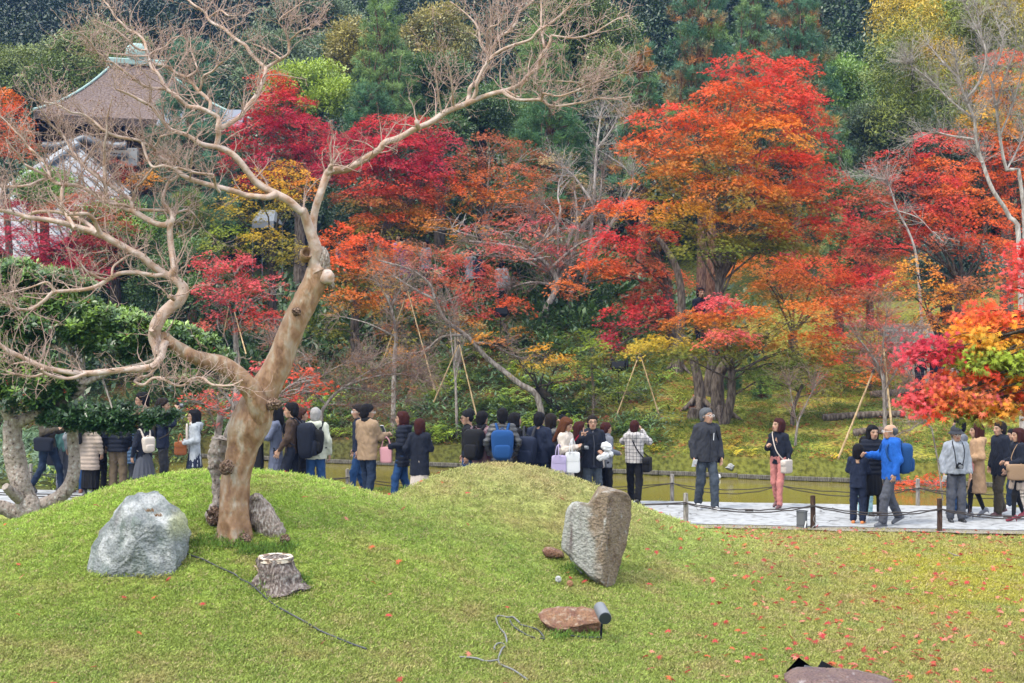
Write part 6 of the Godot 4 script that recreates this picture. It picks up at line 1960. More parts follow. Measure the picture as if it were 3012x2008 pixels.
	cable("black cable in the grass between the loop and the reddish rock", "black_cable", [1500, 1832, 1504, 1842, 1517, 1858, 1552, 1877, 1571, 1886])
	cable("black cable end lying right of the loop", "black_cable", [1529, 1843, 1560, 1852, 1583, 1865, 1602, 1885, 1590, 1890])
	cable("black cable down the flank of the standing stone", "black_cable", [1672, 1636, 1690, 1668, 1712, 1696])
	cable("black cable in the grass below the reddish rock", "black_cable", [1678, 1876, 1720, 1882, 1770, 1884])
	cable("fallen twig beside the sawn stump", "myrtle_twig", [750, 1672, 775, 1705, 800, 1735, 824, 1754])
	cable("pale stick on the lawn at the right", "dead_wood", [2790, 1630, 2805, 1636, 2820, 1642])
	# the small spotlight and the floodlight
	var sp := thing("spotlight", lie(1768, 1885), "small black cylinder spotlight standing behind the reddish rock", "spotlight")
	var dn := 13.9
	var body := Shape.new()
	var a2 := spot(1764, 1786, dn + 0.12) - sp.position
	var b2 := spot(1780, 1818, dn - 0.12) - sp.position
	body.tube(PackedVector3Array([a2, a2.lerp(b2, 0.97), b2]), PackedFloat32Array([0.058, 0.062, 0.06]), 20)
	part("barrel", body.mesh(), mats.grey_metal, sp)
	var face_ := Shape.new()
	face_.tube(PackedVector3Array([b2, b2 + (b2 - a2).normalized() * 0.012]), PackedFloat32Array([0.056, 0.054]), 20)
	part("lens", face_.mesh(), mats.lens_glass, sp)
	var yoke := Shape.new()
	yoke.tube(smooth_line([Vector3(0, -0.1, 0), Vector3(0.0, 0.08, 0), a2.lerp(b2, 0.6)], 3), taper(0.012, 0.01, 7), 7)
	part("spike", yoke.mesh(), mats.black_metal, sp)
	var fl := thing("floodlight", spot(2380, 1975, 12.9), "black angular floodlight with raised flaps behind the flat rock at the bottom", "floodlight")
	var k2 := 12.9 / FOC
	var hood := Shape.new()
	for e in [0.0, -0.012]:
		var pts := []
		for q in [[-62, 30], [-60, 0], [-22, -38], [18, -8], [50, 30]]:
			pts.append(Vector3(q[0] * k2, -q[1] * k2, e))
		if e == 0.0:
			pts.reverse()
		hood.face(pts)
	if hood.n[0].z < 0.0:
		for k in hood.n.size():
			hood.n[k] = -hood.n[k]
	part("flap", hood.mesh(), mats.black_metal, fl, Transform3D(Basis(Vector3.RIGHT, -0.3), Vector3(-0.01, 0, -0.05)))
	var fb := Shape.new()
	fb.box(Vector3(0.3, 0.12, 0.2), Transform3D(Basis(Vector3.RIGHT, 0.3), Vector3(0.03, -0.1, -0.12)), 0.015)
	part("housing", fb.mesh(), mats.black_metal, fl)
	var f2 := Shape.new()
	f2.box(Vector3(0.17, 0.1, 0.012), Transform3D(Basis(Vector3.FORWARD, 0.0) * Basis(Vector3.FORWARD, 0.5), Vector3(0.17, -0.0, -0.06)))
	part("flap", f2.mesh(), mats.black_metal, fl)
	var f3 := Shape.new()
	f3.box(Vector3(0.2, 0.02, 0.012), Transform3D(Basis(Vector3.FORWARD, 0.2), Vector3(0.06, 0.02, -0.03)))
	part("hinge", f3.mesh(), mats.grey_metal, fl)


func cable(label: String, m: String, line: Array) -> void:
	var pts := []
	for k in range(0, line.size(), 2):
		var p := lie(line[k], line[k + 1])
		p.y = lawn(p.x, -p.z) + 0.03 + 0.012 * sin(k * 1.7)
		pts.append(p)
	var s := Shape.new()
	var curve := smooth_line(pts, 5)
	s.tube(curve, taper(0.0085, 0.0085, curve.size()), 7)
	tag(part("cable" if m.ends_with("cable") else "twig", s.mesh(), mats[m]), label, "cable" if m.ends_with("cable") else "twig")


# ---------------------------------------------------------------- rope fences

func build_fences() -> void:
	var near := thing("rope_fence", Vector3.ZERO, "low rope fence on short posts along the near side of the path", "fence")
	var tops := []
	for f in [[-360, 26.0, 1440, "weathered_wood"], [700, 24.4, 1470, "weathered_wood"], [2017, 22.75, 1450, "weathered_wood"], [2391, 22.4, 1457, "dark_wood"], [2764, 22.1, 1466, "dark_wood"], [3160, 21.8, 1478, "dark_wood"]]:
		var at := stand(f[0], f[1])
		var high: float = spot(f[0], f[2], f[1]).y - at.y if f[0] > 1000 else 0.48
		var s := Shape.new()
		s.tube(PackedVector3Array([Vector3(0, -0.2, 0), Vector3(0.004, high * 0.5, 0), Vector3(0, high - 0.012, 0), Vector3(0, high, 0)]), PackedFloat32Array([0.04, 0.039, 0.038, 0.032]), 12)
		part("post", s.mesh(), mats[f[3]], near, Transform3D(Basis.IDENTITY, at))
		tops.append(at + Vector3(0, high * 0.72, 0.045))
	for k in tops.size() - 1:
		for strand in 2:
			var sagged := []
			for q in 13:
				var t := q / 12.0
				sagged.append((tops[k] as Vector3).lerp(tops[k + 1], t) + Vector3(0, -0.085 * 4.0 * t * (1.0 - t) * (1.0 + strand * 0.3) + 0.008 * sin(t * 40.0 + strand * 2.0) - strand * 0.01, strand * 0.012))
			var s := Shape.new()
			var curve := smooth_line(sagged, 2)
			s.tube(curve, taper(0.009, 0.009, curve.size()), 6, false)
			part("rope", s.mesh(), mats.rope, near)
		var tie := Shape.new()
		var m: Vector3 = (tops[k] as Vector3).lerp(tops[k + 1], 0.5) + Vector3(0, -0.088, 0.006)
		var way: Vector3 = (tops[k + 1] - tops[k]).normalized()
		tie.tube(PackedVector3Array([m - way * 0.06, m + way * 0.06]), PackedFloat32Array([0.019, 0.019]), 8)
		part("rope_tie", tie.mesh(), mats.rope, near)
	var far := thing("rope_fence", Vector3.ZERO, "low rope fence on grey posts along the water side of the path", "fence")
	tops = []
	for f in [[90, 28.0], [560, 27.5], [1022, 27.0], [1460, 26.4], [1977, 26.0], [2295, 25.6], [2700, 25.2], [3120, 24.9]]:
		var at := stand(f[0], f[1])
		at.y = 0.0
		var s := Shape.new()
		s.tube(PackedVector3Array([Vector3(0, -0.5, 0), Vector3(0, 0.25, 0), Vector3(0, 0.48, 0), Vector3(0, 0.49, 0)]), PackedFloat32Array([0.036, 0.036, 0.036, 0.03]), 10)
		part("post", s.mesh(), mats.weathered_wood, far, Transform3D(Basis.IDENTITY, at))
		tops.append(at + Vector3(0, 0.34, 0.04))
	for k in tops.size() - 1:
		for strand in 2:
			var sagged := []
			for q in 11:
				var t := q / 10.0
				sagged.append((tops[k] as Vector3).lerp(tops[k + 1], t) + Vector3(0, -(0.09 + strand * 0.07) * 4.0 * t * (1.0 - t) + 0.007 * sin(t * 35.0 + strand * 2.0), strand * 0.012))
			var s := Shape.new()
			var curve := smooth_line(sagged, 2)
			s.tube(curve, taper(0.008, 0.008, curve.size()), 6, false)
			part("rope", s.mesh(), mats.rope, far)
	# the bin beside the dark post
	var b := stand(2359, 22.45)
	var bin := thing("ash_bin", b + Vector3(0, 0.0, 0), "grey cylindrical bin standing left of the dark fence post", "bin")
	var s := Shape.new()
	s.lathe(PackedVector2Array([Vector2(0.0, 0.0), Vector2(0.078, 0.0), Vector2(0.08, 0.27), Vector2(0.088, 0.272), Vector2(0.088, 0.285), Vector2(0.075, 0.285), Vector2(0.073, 0.1), Vector2(0.0, 0.1)]), 28)
	part("drum", s.mesh(), mats.drum_metal, bin)
	var st := Shape.new()
	st.box(Vector3(0.02, 0.13, 0.004), Transform3D(Basis(Vector3.FORWARD, 0.2), Vector3(0.035, 0.075, 0.082)))
	part("paper_strip", st.mesh(), mats.white_paint, bin)
	var wire := Shape.new()
	var ringp := []
	for q in 25:
		ringp.append(Vector3(cos(q * TAU / 24) * 0.081, 0.075, sin(q * TAU / 24) * 0.081))
	wire.tube(PackedVector3Array(ringp), taper(0.0025, 0.0025, 25), 5, false)
	part("wire", wire.mesh(), mats.rope, bin)
	var hang := thing("hanging_wire", stand(2397, 22.3), "loose white wire hanging on the dark fence post beside the bin", "wire")
	var hw := Shape.new()
	hw.tube(smooth_line([Vector3(0, 0.24, 0), Vector3(-0.02, 0.17, 0.01), Vector3(0.01, 0.1, 0.01), Vector3(-0.035, 0.06, 0.01), Vector3(-0.05, 0.03, 0), Vector3(0.0, 0.08, 0)], 4), taper(0.003, 0.003, 21), 5)
	part("wire", hw.mesh(), mats.plaster, hang)


# ---------------------------------------------------------------- grass and fallen leaves

func build_grass() -> void:
	var sets := [Copies.new(), Copies.new(), Copies.new()]
	for k in 230000:
		var d := 9.2 / (1.0 - rng.randf() * (1.0 - 9.2 / 23.6))
		var x := rng.randf_range(-1, 1) * (0.37 * d + 0.9)
		if d > path_near(x) - 0.12:
			continue
		var y := lawn(x, d)
		var c := turf_colour(x, d) * rng.randf_range(0.8, 1.45)
		if rng.randf() < 0.16:
			c = c.lerp(Color(0.38, 0.3, 0.15), 0.7)
		var size := rng.randf_range(0.7, 1.3) * (0.85 + d * 0.02)
		sets[k % 3].put(Transform3D(turned(Vector3.UP + in_ball() * 0.3, rng.randf() * TAU).scaled(Vector3(1, rng.randf_range(0.6, 1.25), 1) * size), Vector3(x, y, -d)), c)
	# longer blades where the mower does not reach
	for f in [[400, 1665, 170], [640, 1600, 90], [790, 1620, 120], [830, 1715, 80], [1735, 1680, 110], [1690, 1872, 80], [395, 1400, 30], [1130, 1440, 40]]:
		for k in f[2]:
			var p := lie(f[0] + rng.randf_range(-75, 75), f[1] + rng.randf_range(-14, 14))
			sets[k % 3].put(Transform3D(turned(Vector3.UP + in_ball() * 0.3, rng.randf() * TAU).scaled(Vector3(1.3, rng.randf_range(1.8, 3.2), 1.3)), Vector3(p.x, lawn(p.x, -p.z), p.z)), Color(0.09, 0.16, 0.024) * rng.randf_range(0.8, 1.5))
	for k in 3:
		var mm: MultiMeshInstance3D = sets[k].made(kit["tuft%d" % k], mats.grass_blade)
		mm.name = numbered("grass")
		add_child(mm)
		tag(mm, "short grass covering the lawn and the mounds", "grass", "", "stuff")


func build_fallen_leaves() -> void:
	var cols := [Color(0.33, 0.03, 0.035), Color(0.26, 0.018, 0.025), Color(0.38, 0.07, 0.03), Color(0.42, 0.13, 0.1), Color(0.2, 0.02, 0.02)]
	var skins := []
	for c in cols:
		var m := mat("fallen_leaf", c, 0.7, 0.3)
		m.backlight_enabled = true
		m.backlight = (c * 0.8).linear_to_srgb()
		skins.append(m)
	var spots := []
	while spots.size() < 900:
		var d := rng.randf_range(11.0, 22.8)
		var x := rng.randf_range(-0.34, 0.36) * d
		var w := smoothstep(0.6, 3.2, x) * 0.75 + 0.035
		w *= 0.35 + clampf(0.5 + 1.6 * nz.get_noise_2d(x * 0.8, d * 0.8), 0.0, 1.0)
		if d > 20.5:
			w *= 1.7
		if absf(x - (2.2 + (20.0 - d) * 0.25)) < 0.45 and d > 14.0:
			w *= 1.8
		if rng.randf() < w and d < path_near(x) - 0.1:
			spots.append(Vector3(x, lawn(x, d) + 0.042 + rng.randf() * 0.015, -d))
	spots.sort_custom(func(a: Vector3, b: Vector3) -> bool: return a.z > b.z)
	var rest := {}
	for k in spots.size():
		var t := Transform3D(turned(Vector3.UP + in_ball() * 0.75, rng.randf() * TAU).scaled(Vector3.ONE * rng.randf_range(0.75, 1.2)), spots[k])
		var kind := rng.randi() % cols.size()
		if k < 300:
			var m := part("fallen_leaf", kit.fallen, skins[kind])
			m.transform = t
			tag(m, "red maple leaf lying on the lawn", "leaf", "red maple leaves fallen on the lawn")
		else:
			if not rest.has(kind):
				rest[kind] = Copies.new()
			rest[kind].put(t, Color.WHITE)
	for kind in rest:
		var mm: MultiMeshInstance3D = rest[kind].made(kit.fallen, skins[kind])
		mm.name = numbered("fallen_leaves")
		add_child(mm)
		tag(mm, "red leaves strewn over the far part of the lawn by the path", "fallen leaves", "", "stuff")


# ---------------------------------------------------------------- people

class Field:
	# a body as a smooth union of tapered capsules on a grid, meshed by surface nets
	var h: float
	var k: float
	var lo: Vector3
	var nx: int
	var ny: int
	var nw: int
	var s := PackedFloat32Array()
	var floor_y := -99.0

	func _init(from: Vector3, to: Vector3, cell: float, blend: float) -> void:
		h = cell
		k = blend
		lo = from
		nx = int((to.x - from.x) / h) + 2
		ny = int((to.y - from.y) / h) + 2
		nw = int((to.z - from.z) / h) + 2
		s.resize(nx * ny * nw)

	func bone(a: Vector3, b: Vector3, ra: float, rb: float, flat := 1.0) -> void:
		var pad := maxf(ra, rb) + 3.5 * k
		var p0 := ((a.min(b) - lo - Vector3.ONE * pad) / h).floor()
		var p1 := ((a.max(b) - lo + Vector3.ONE * pad) / h).ceil()
		var x0 := maxi(int(p0.x), 1)
		var x1 := mini(int(p1.x), nx - 2)
		var y0 := maxi(maxi(int(p0.y), 1), int(ceil((floor_y - lo.y) / h)))
		var y1 := mini(int(p1.y), ny - 2)
		var z0 := maxi(int(p0.z), 1)
		var z1 := mini(int(p1.z), nw - 2)
		var ab := (b - a) * Vector3(1, 1, flat)
		var inv := 1.0 / maxf(ab.length_squared(), 1e-9)
		var ik := 1.0 / k
		for z in range(z0, z1 + 1):
			var pz := (lo.z + z * h - a.z) * flat
			for y in range(y0, y1 + 1):
				var py := lo.y + y * h - a.y
				var at := (z * ny + y) * nx + x0
				for x in range(x0, x1 + 1):
					var p := Vector3(lo.x + x * h - a.x, py, pz)
					var t := clampf(p.dot(ab) * inv, 0.0, 1.0)
					s[at] += exp((lerpf(ra, rb, t) - (p - ab * t).length()) * ik)
					at += 1

	func shape() -> Shape:
		var out := Shape.new()
		var cells := PackedInt32Array()
		cells.resize(s.size())
		cells.fill(-1)
		var step := [0, 1, nx, nx + 1, nx * ny, nx * ny + 1, nx * ny + nx, nx * ny + nx + 1]
		var corner := [Vector3(0, 0, 0), Vector3(1, 0, 0), Vector3(0, 1, 0), Vector3(1, 1, 0), Vector3(0, 0, 1), Vector3(1, 0, 1), Vector3(0, 1, 1), Vector3(1, 1, 1)]
		var edges := [[0, 1], [2, 3], [4, 5], [6, 7], [0, 2], [1, 3], [4, 6], [5, 7], [0, 4], [1, 5], [2, 6], [3, 7]]
		for z in nw - 1:
			for y in ny - 1:
				var at := (z * ny + y) * nx
				for x in nx - 1:
					var mask := 0
					for c in 8:
						if s[at + step[c]] > 1.0:
							mask += 1
					if mask > 0 and mask < 8:
						var g := PackedFloat32Array()
						for c in 8:
							g.push_back(-log(maxf(s[at + step[c]], 0.02)))
						var p := Vector3.ZERO
						var m := 0
						for e in edges:
							if (g[e[0]] < 0.0) != (g[e[1]] < 0.0):
								p += (corner[e[0]] as Vector3).lerp(corner[e[1]], g[e[0]] / (g[e[0]] - g[e[1]]))
								m += 1
						var q := Vector3(g[1] + g[3] + g[5] + g[7] - g[0] - g[2] - g[4] - g[6], g[2] + g[3] + g[6] + g[7] - g[0] - g[1] - g[4] - g[5], g[4] + g[5] + g[6] + g[7] - g[0] - g[1] - g[2] - g[3])
						cells[at] = out.put(lo + (Vector3(x, y, z) + p / m) * h, q.normalized())
					at += 1
		var over := [1, nx, nx * ny]
		for z in range(1, nw - 1):
			for y in range(1, ny - 1):
				var at := (z * ny + y) * nx + 1
				for x in range(1, nx - 1):
					var here := s[at] > 1.0
					for ax in 3:
						if here != (s[at + over[ax]] > 1.0):
							var u: int = over[(ax + 1) % 3]
							var w: int = over[(ax + 2) % 3]
							var a := cells[at - u - w]
							var b := cells[at - w]
							var c := cells[at]
							var d := cells[at - u]
							if here:
								out.i.append_array([a, d, c, a, c, b])
							else:
								out.i.append_array([a, b, c, a, c, d])
					at += 1
		return out


const ARMS := {
	"down": [Vector3(0.228, 1.12, -0.03), Vector3(0.245, 0.89, 0.05), Vector3(0, -1, 0.15)],
	"forward": [Vector3(0.205, 1.13, 0.02), Vector3(0.2, 0.92, 0.17), Vector3(0, -0.9, 0.4)],
	"back": [Vector3(0.205, 1.14, -0.12), Vector3(0.215, 0.91, -0.13), Vector3(0, -1, -0.1)],
	"chest": [Vector3(0.215, 1.14, 0.05), Vector3(0.075, 1.2, 0.27), Vector3(-0.5, 0.35, 0.6)],
	"raise": [Vector3(0.26, 1.27, 0.17), Vector3(0.1, 1.5, 0.24), Vector3(-0.35, 0.9, 0.1)],
	"pocket": [Vector3(0.245, 1.15, -0.1), Vector3(0.21, 0.96, 0.07), Vector3(-0.4, -0.8, 0.3)],
	"bag": [Vector3(0.22, 1.13, -0.03), Vector3(0.16, 1.07, 0.22), Vector3(-0.5, 0.1, 0.8)],
	"out": [Vector3(0.2, 1.16, 0.12), Vector3(0.17, 1.18, 0.36), Vector3(-0.1, 0.25, 1)],
	"vee": [Vector3(0.22, 1.17, 0.08), Vector3(0.2, 1.34, 0.22), Vector3(-0.1, 1, 0.0)],
}
const DYE := {
	"black": Color(0.006, 0.006, 0.007), "ink": Color(0.007, 0.009, 0.016), "navy": Color(0.009, 0.013, 0.028), "charcoal": Color(0.022, 0.023, 0.028), "olive": Color(0.04, 0.033, 0.024), "khaki": Color(0.095, 0.07, 0.045), "brown": Color(0.042, 0.026, 0.018),
	"tan": Color(0.2, 0.135, 0.085), "camel": Color(0.27, 0.17, 0.1), "beige": Color(0.25, 0.2, 0.165), "cream": Color(0.36, 0.31, 0.27), "ivory": Color(0.33, 0.34, 0.28), "white": Color(0.42, 0.42, 0.43), "pale": Color(0.235, 0.25, 0.27), "grey": Color(0.1, 0.105, 0.125), "slate": Color(0.05, 0.053, 0.065), "dove": Color(0.2, 0.215, 0.245),
	"denim": Color(0.014, 0.043, 0.115), "indigo": Color(0.01, 0.018, 0.036), "faded": Color(0.032, 0.04, 0.052), "sky": Color(0.13, 0.22, 0.36), "aqua": Color(0.2, 0.33, 0.37), "royal": Color(0.008, 0.065, 0.28), "blue": Color(0.008, 0.04, 0.13), "teal": Color(0.12, 0.26, 0.24),
	"maroon": Color(0.055, 0.014, 0.024), "wine": Color(0.055, 0.01, 0.012), "crimson": Color(0.16, 0.006, 0.02), "rose": Color(0.34, 0.13, 0.115), "pink": Color(0.4, 0.2, 0.22), "lilac": Color(0.26, 0.22, 0.34), "orange": Color(0.4, 0.12, 0.02), "rust": Color(0.16, 0.05, 0.018), "steel": Color(0.075, 0.085, 0.125), "fur": Color(0.2, 0.13, 0.08), "purple": Color(0.08, 0.04, 0.15),
}
const HAIR := {"black": Color(0.006, 0.0055, 0.0065), "dark": Color(0.012, 0.009, 0.008), "brown": Color(0.032, 0.014, 0.009), "red": Color(0.028, 0.008, 0.007), "chestnut": Color(0.055, 0.02, 0.009), "grey": Color(0.06, 0.062, 0.066), "silver": Color(0.2, 0.19, 0.185)}


func dye(called: String, sheen := false) -> StandardMaterial3D:
	var key := "cloth_" + called + ("_shiny" if sheen else "")
	if not mats.has(key):
		var m: StandardMaterial3D
		if called == "plaid" or called == "flannel":
			m = mat(key, Color.WHITE, 0.9, 0.3)
			var im := Image.create(64, 64, false, Image.FORMAT_RGB8)
			var light := Color(0.36, 0.34, 0.33) if called == "plaid" else Color(0.2, 0.01, 0.015)
			var dark := Color(0.02, 0.018, 0.03) if called == "plaid" else Color(0.008, 0.008, 0.009)
			for y in 64:
				for x in 64:
					var a := 1.0 if x % 32 < (5 if called == "plaid" else 14) else 0.0
					var b := 1.0 if y % 32 < (5 if called == "plaid" else 14) else 0.0
					var c := light.lerp(dark, clampf(a * 0.75 + b * 0.75, 0, 1))
					if called == "plaid" and (x % 32 == 16 or y % 32 == 16):
						c = c.lerp(Color(0.12, 0.07, 0.05), 0.6)
					im.set_pixel(x, y, c.linear_to_srgb())
			draped(m, ImageTexture.create_from_image(im), Vector3(7, 7, 7), false)
		elif called == "kimono":
			m = mat(key, Color.WHITE, 0.8, 0.3)
			draped(m, noise_picture(0.05, [[0.3, Color(0.06, 0.02, 0.12)], [0.5, Color(0.14, 0.06, 0.2)], [0.62, Color(0.36, 0.2, 0.3)], [0.8, Color(0.38, 0.33, 0.34)]], 91, 256), Vector3(3, 3, 3), false)
		else:
			var c: Color = DYE[called]
			m = mat(key, c, 0.42 if sheen else 0.88, 0.5 if sheen else 0.3)
			if called in ["denim", "faded", "indigo", "dove", "pale", "charcoal"]:
				m.albedo_color = Color.WHITE
				draped(m, noise_picture(0.03, [[0.2, c * 0.86], [0.5, c], [0.8, c * 1.13]], 92, 128), Vector3(3, 1.5, 3), false)
		relief(m, kit.fine, 0.25)
		if not m.uv1_triplanar:
			m.uv1_triplanar = true
			m.uv1_scale = Vector3(3, 3, 3)
	return mats[key]


func side_of(v: Vector3, s: float) -> Vector3:
	return Vector3(v.x * s, v.y, v.z)


func legs_of(stride: float) -> Array:
	# [[hip, knee, ankle, pitch], ...] for the left (+x) and the right leg
	var out := []
	for s in [1.0, -1.0]:
		var w: float = stride * s
		var hip := Vector3(0.085 * s, 0.9, 0.0)
		var ankle := Vector3(0.1 * s, 0.085 + maxf(-w, 0.0) * 0.1, 0.27 * w)
		var knee := Vector3(0.098 * s, 0.485, 0.03 + 0.13 * w + absf(w) * 0.05)
		out.append([hip, knee, ankle, maxf(-w, 0.0) * 0.7])
	return out


func crease(s: Shape, f: Callable) -> void:
	for k in s.v.size():
		s.v[k] += s.n[k] * f.call(s.v[k])
	soften(s)


func make_heads_and_hands() -> void:
	var f := Field.new(Vector3(-0.13, -0.17, -0.15), Vector3(0.13, 0.17, 0.16), 0.0085, 0.011)
	f.bone(Vector3(0, 0.035, -0.03), Vector3(0, 0.035, 0.01), 0.07, 0.066)
	f.bone(Vector3(0, 0.02, 0.03), Vector3(0, -0.05, 0.035), 0.056, 0.044)
	f.bone(Vector3(-0.02, -0.085, 0.052), Vector3(0.02, -0.085, 0.052), 0.022, 0.022)
	f.bone(Vector3(0, 0.012, 0.088), Vector3(0, -0.022, 0.102), 0.004, 0.009)
	f.bone(Vector3(-0.012, -0.027, 0.092), Vector3(0.012, -0.027, 0.092), 0.006, 0.006)
	f.bone(Vector3(-0.016, -0.056, 0.082), Vector3(0.016, -0.056, 0.082), 0.004, 0.004)
	f.bone(Vector3(-0.04, 0.028, 0.072), Vector3(0.04, 0.028, 0.072), 0.008, 0.008)
	f.bone(Vector3(0, -0.05, -0.03), Vector3(0, -0.15, -0.035), 0.048, 0.05)
	for s in [1.0, -1.0]:
		f.bone(Vector3(0.076 * s, 0.012, -0.008), Vector3(0.077 * s, -0.022, 0.0), 0.006, 0.004)
		f.bone(Vector3(0.04 * s, -0.02, 0.055), Vector3(0.035 * s, -0.045, 0.055), 0.018, 0.012)
	var head := f.shape()
	for j in head.v.size():
		var p := head.v[j]
		var c := Color(0.27, 0.16, 0.105)
		if p.z > 0.05:
			c = c.lerp(Color(0.3, 0.11, 0.08), exp(-p.distance_squared_to(Vector3(signf(p.x) * 0.045, -0.03, 0.07)) / 0.0006) * 0.5)
			c = c.lerp(Color(0.2, 0.05, 0.045), smoothstep(0.012, 0.004, absf(p.y + 0.056)) * smoothstep(0.03, 0.018, absf(p.x)))
			c = c.lerp(Color(0.02, 0.014, 0.012), smoothstep(0.02, 0.008, Vector2(absf(p.x) - 0.034, (p.y - 0.008) * 2.2).length()))
			c = c.lerp(Color(0.03, 0.022, 0.018), 0.85 * smoothstep(0.009, 0.004, absf(p.y - 0.036)) * smoothstep(0.026, 0.016, absf(absf(p.x) - 0.036)))
		head.c[j] = c
	kit.head = head
	for style in ["relaxed", "grip", "vee"]:
		var g := Field.new(Vector3(-0.08, -0.04, -0.05), Vector3(0.09, 0.2, 0.09), 0.0055, 0.004)
		for q in [-0.024, -0.008, 0.008, 0.024]:
			g.bone(Vector3(q * 0.75, 0.0, 0), Vector3(q, 0.082, 0), 0.013, 0.012)
		for j in 4:
			var x: float = [-0.028, -0.0095, 0.0095, 0.028][j]
			var long: float = [0.058, 0.074, 0.08, 0.07][j]
			var bend := 0.35 if style == "relaxed" else 1.3
			if style == "vee":
				bend = 0.02 if j >= 2 else 2.2
			var lean := Vector3(x * (1.2 if style != "vee" else (9.0 if j == 3 else -4.0)), 0, 0) * 0.08
			var a := Vector3(x, 0.086, 0)
			var b := a + Vector3(lean.x * 3.0, cos(bend * 0.6) * long * 0.52, sin(bend * 0.6) * long * 0.52)
			var c := b + Vector3(lean.x * 3.0, cos(bend * 1.7) * long * 0.5, sin(bend * 1.7) * long * 0.5)
			g.bone(a, b, 0.0092, 0.0082)
			g.bone(b, c, 0.0082, 0.0068)
		var th := 0.9 if style == "relaxed" else 2.0
		g.bone(Vector3(0.022, 0.02, 0.004), Vector3(0.047, 0.058, 0.012 * th), 0.0125, 0.0095)
		g.bone(Vector3(0.047, 0.058, 0.012 * th), Vector3(0.05 - 0.012 * (th - 0.9), 0.087, 0.022 * th), 0.0095, 0.0075)
		var hand := g.shape()
		for j in hand.c.size():
			hand.c[j] = Color(0.27, 0.155, 0.105)
		kit["hand_" + style] = hand
	for style in ["shoe", "heel"]:
		var g := Field.new(Vector3(-0.08, -0.11, -0.13), Vector3(0.08, 0.1, 0.22), 0.009, 0.008)
		var lift := 0.045 if style == "heel" else 0.0
		g.floor_y = -0.085 if style == "shoe" else -0.11
		g.bone(Vector3(0, -0.045 + lift, -0.04), Vector3(0, -0.048 + lift * 0.3, 0.06), 0.034, 0.036)
		g.bone(Vector3(0, -0.048 + lift * 0.3, 0.06), Vector3(0.004, -0.056, 0.135), 0.036, 0.026)
		g.bone(Vector3(0, -0.05 + lift, -0.03), Vector3(0, 0.02, -0.012), 0.034, 0.038)
		if style == "heel":
			g.bone(Vector3(0, -0.02, -0.058), Vector3(0, -0.082, -0.06), 0.014, 0.008)
		else:
			g.bone(Vector3(0, -0.076, -0.05), Vector3(0.003, -0.076, 0.135), 0.033, 0.033)
		kit[style] = g.shape().mesh()
	# hair, in the head's own space
	for style in ["short", "bob", "long", "bun", "fringe", "beanie", "hat"]:
		var g := Field.new(Vector3(-0.17, -0.42, -0.2), Vector3(0.17, 0.19, 0.17), 0.0125, 0.012)
		if style == "beanie":
			g.bone(Vector3(0, 0.075, -0.02), Vector3(0, 0.1, -0.05), 0.08, 0.07)
			g.bone(Vector3(0, 0.06, 0.01), Vector3(0, 0.05, -0.03), 0.08, 0.078)
			g.floor_y = 0.03
		elif style == "hat":
			g.bone(Vector3(0, 0.085, -0.02), Vector3(0, 0.085, 0.01), 0.078, 0.078)
			g.bone(Vector3(0, 0.06, -0.02), Vector3(0, 0.06, 0.02), 0.082, 0.082)
			g.floor_y = 0.045
		elif style == "fringe":
			for s in [1.0, -1.0]:
				g.bone(Vector3(0.05 * s, 0.03, -0.04), Vector3(0.035 * s, -0.03, -0.055), 0.036, 0.03)
			g.bone(Vector3(-0.03, 0.01, -0.075), Vector3(0.03, 0.01, -0.075), 0.034, 0.034)
		else:
			g.bone(Vector3(0, 0.062, -0.035), Vector3(0, 0.07, 0.022), 0.073, 0.064)
			g.bone(Vector3(0, 0.03, -0.05), Vector3(0, -0.06, -0.062), 0.074, 0.05)
			g.bone(Vector3(-0.03, -0.03, -0.05), Vector3(0.03, -0.03, -0.05), 0.05, 0.05)
			for s in [1.0, -1.0]:
				g.bone(Vector3(0.06 * s, 0.06, 0.03), Vector3(0.064 * s, 0.02, 0.0), 0.024, 0.022)
				if style == "bob" or style == "long":
					g.bone(Vector3(0.062 * s, 0.05, 0.0), Vector3(0.07 * s, -0.09, 0.008), 0.034, 0.03)
				if style == "long":
					g.bone(Vector3(0.07 * s, -0.08, 0.0), Vector3(0.075 * s, -0.24, 0.02), 0.03, 0.018)
			if style != "short" and style != "bun":
				g.bone(Vector3(0, 0.0, -0.06), Vector3(0, -0.1, -0.06), 0.078, 0.068, 1.2)
			if style == "long":
				g.bone(Vector3(0, -0.1, -0.07), Vector3(0, -0.3, -0.1), 0.08, 0.05, 1.5)
			if style == "bun":
				g.bone(Vector3(0, 0.0, -0.12), Vector3(0, 0.02, -0.125), 0.042, 0.04)
		var hs := g.shape()
		if style == "hat":
			var rim := Shape.new()
			rim.lathe(PackedVector2Array([Vector2(0.09, 0.055), Vector2(0.135, 0.02), Vector2(0.137, 0.024), Vector2(0.088, 0.07)]), 28, Transform3D(Basis.from_scale(Vector3(1, 1, 1.08)), Vector3(0, 0, 0.0)))
			hs.add(rim, Transform3D.IDENTITY)
		elif style != "beanie":
			crease(hs, func(p: Vector3) -> float: return 0.006 * nz.get_noise_3d(p.x * 60 + p.z * 20, p.y * 9, p.z * 60) + 0.004 * nz.get_noise_3d(p.x * 25, p.y * 6, p.z * 25))
		kit["hair_" + style] = hs.mesh()


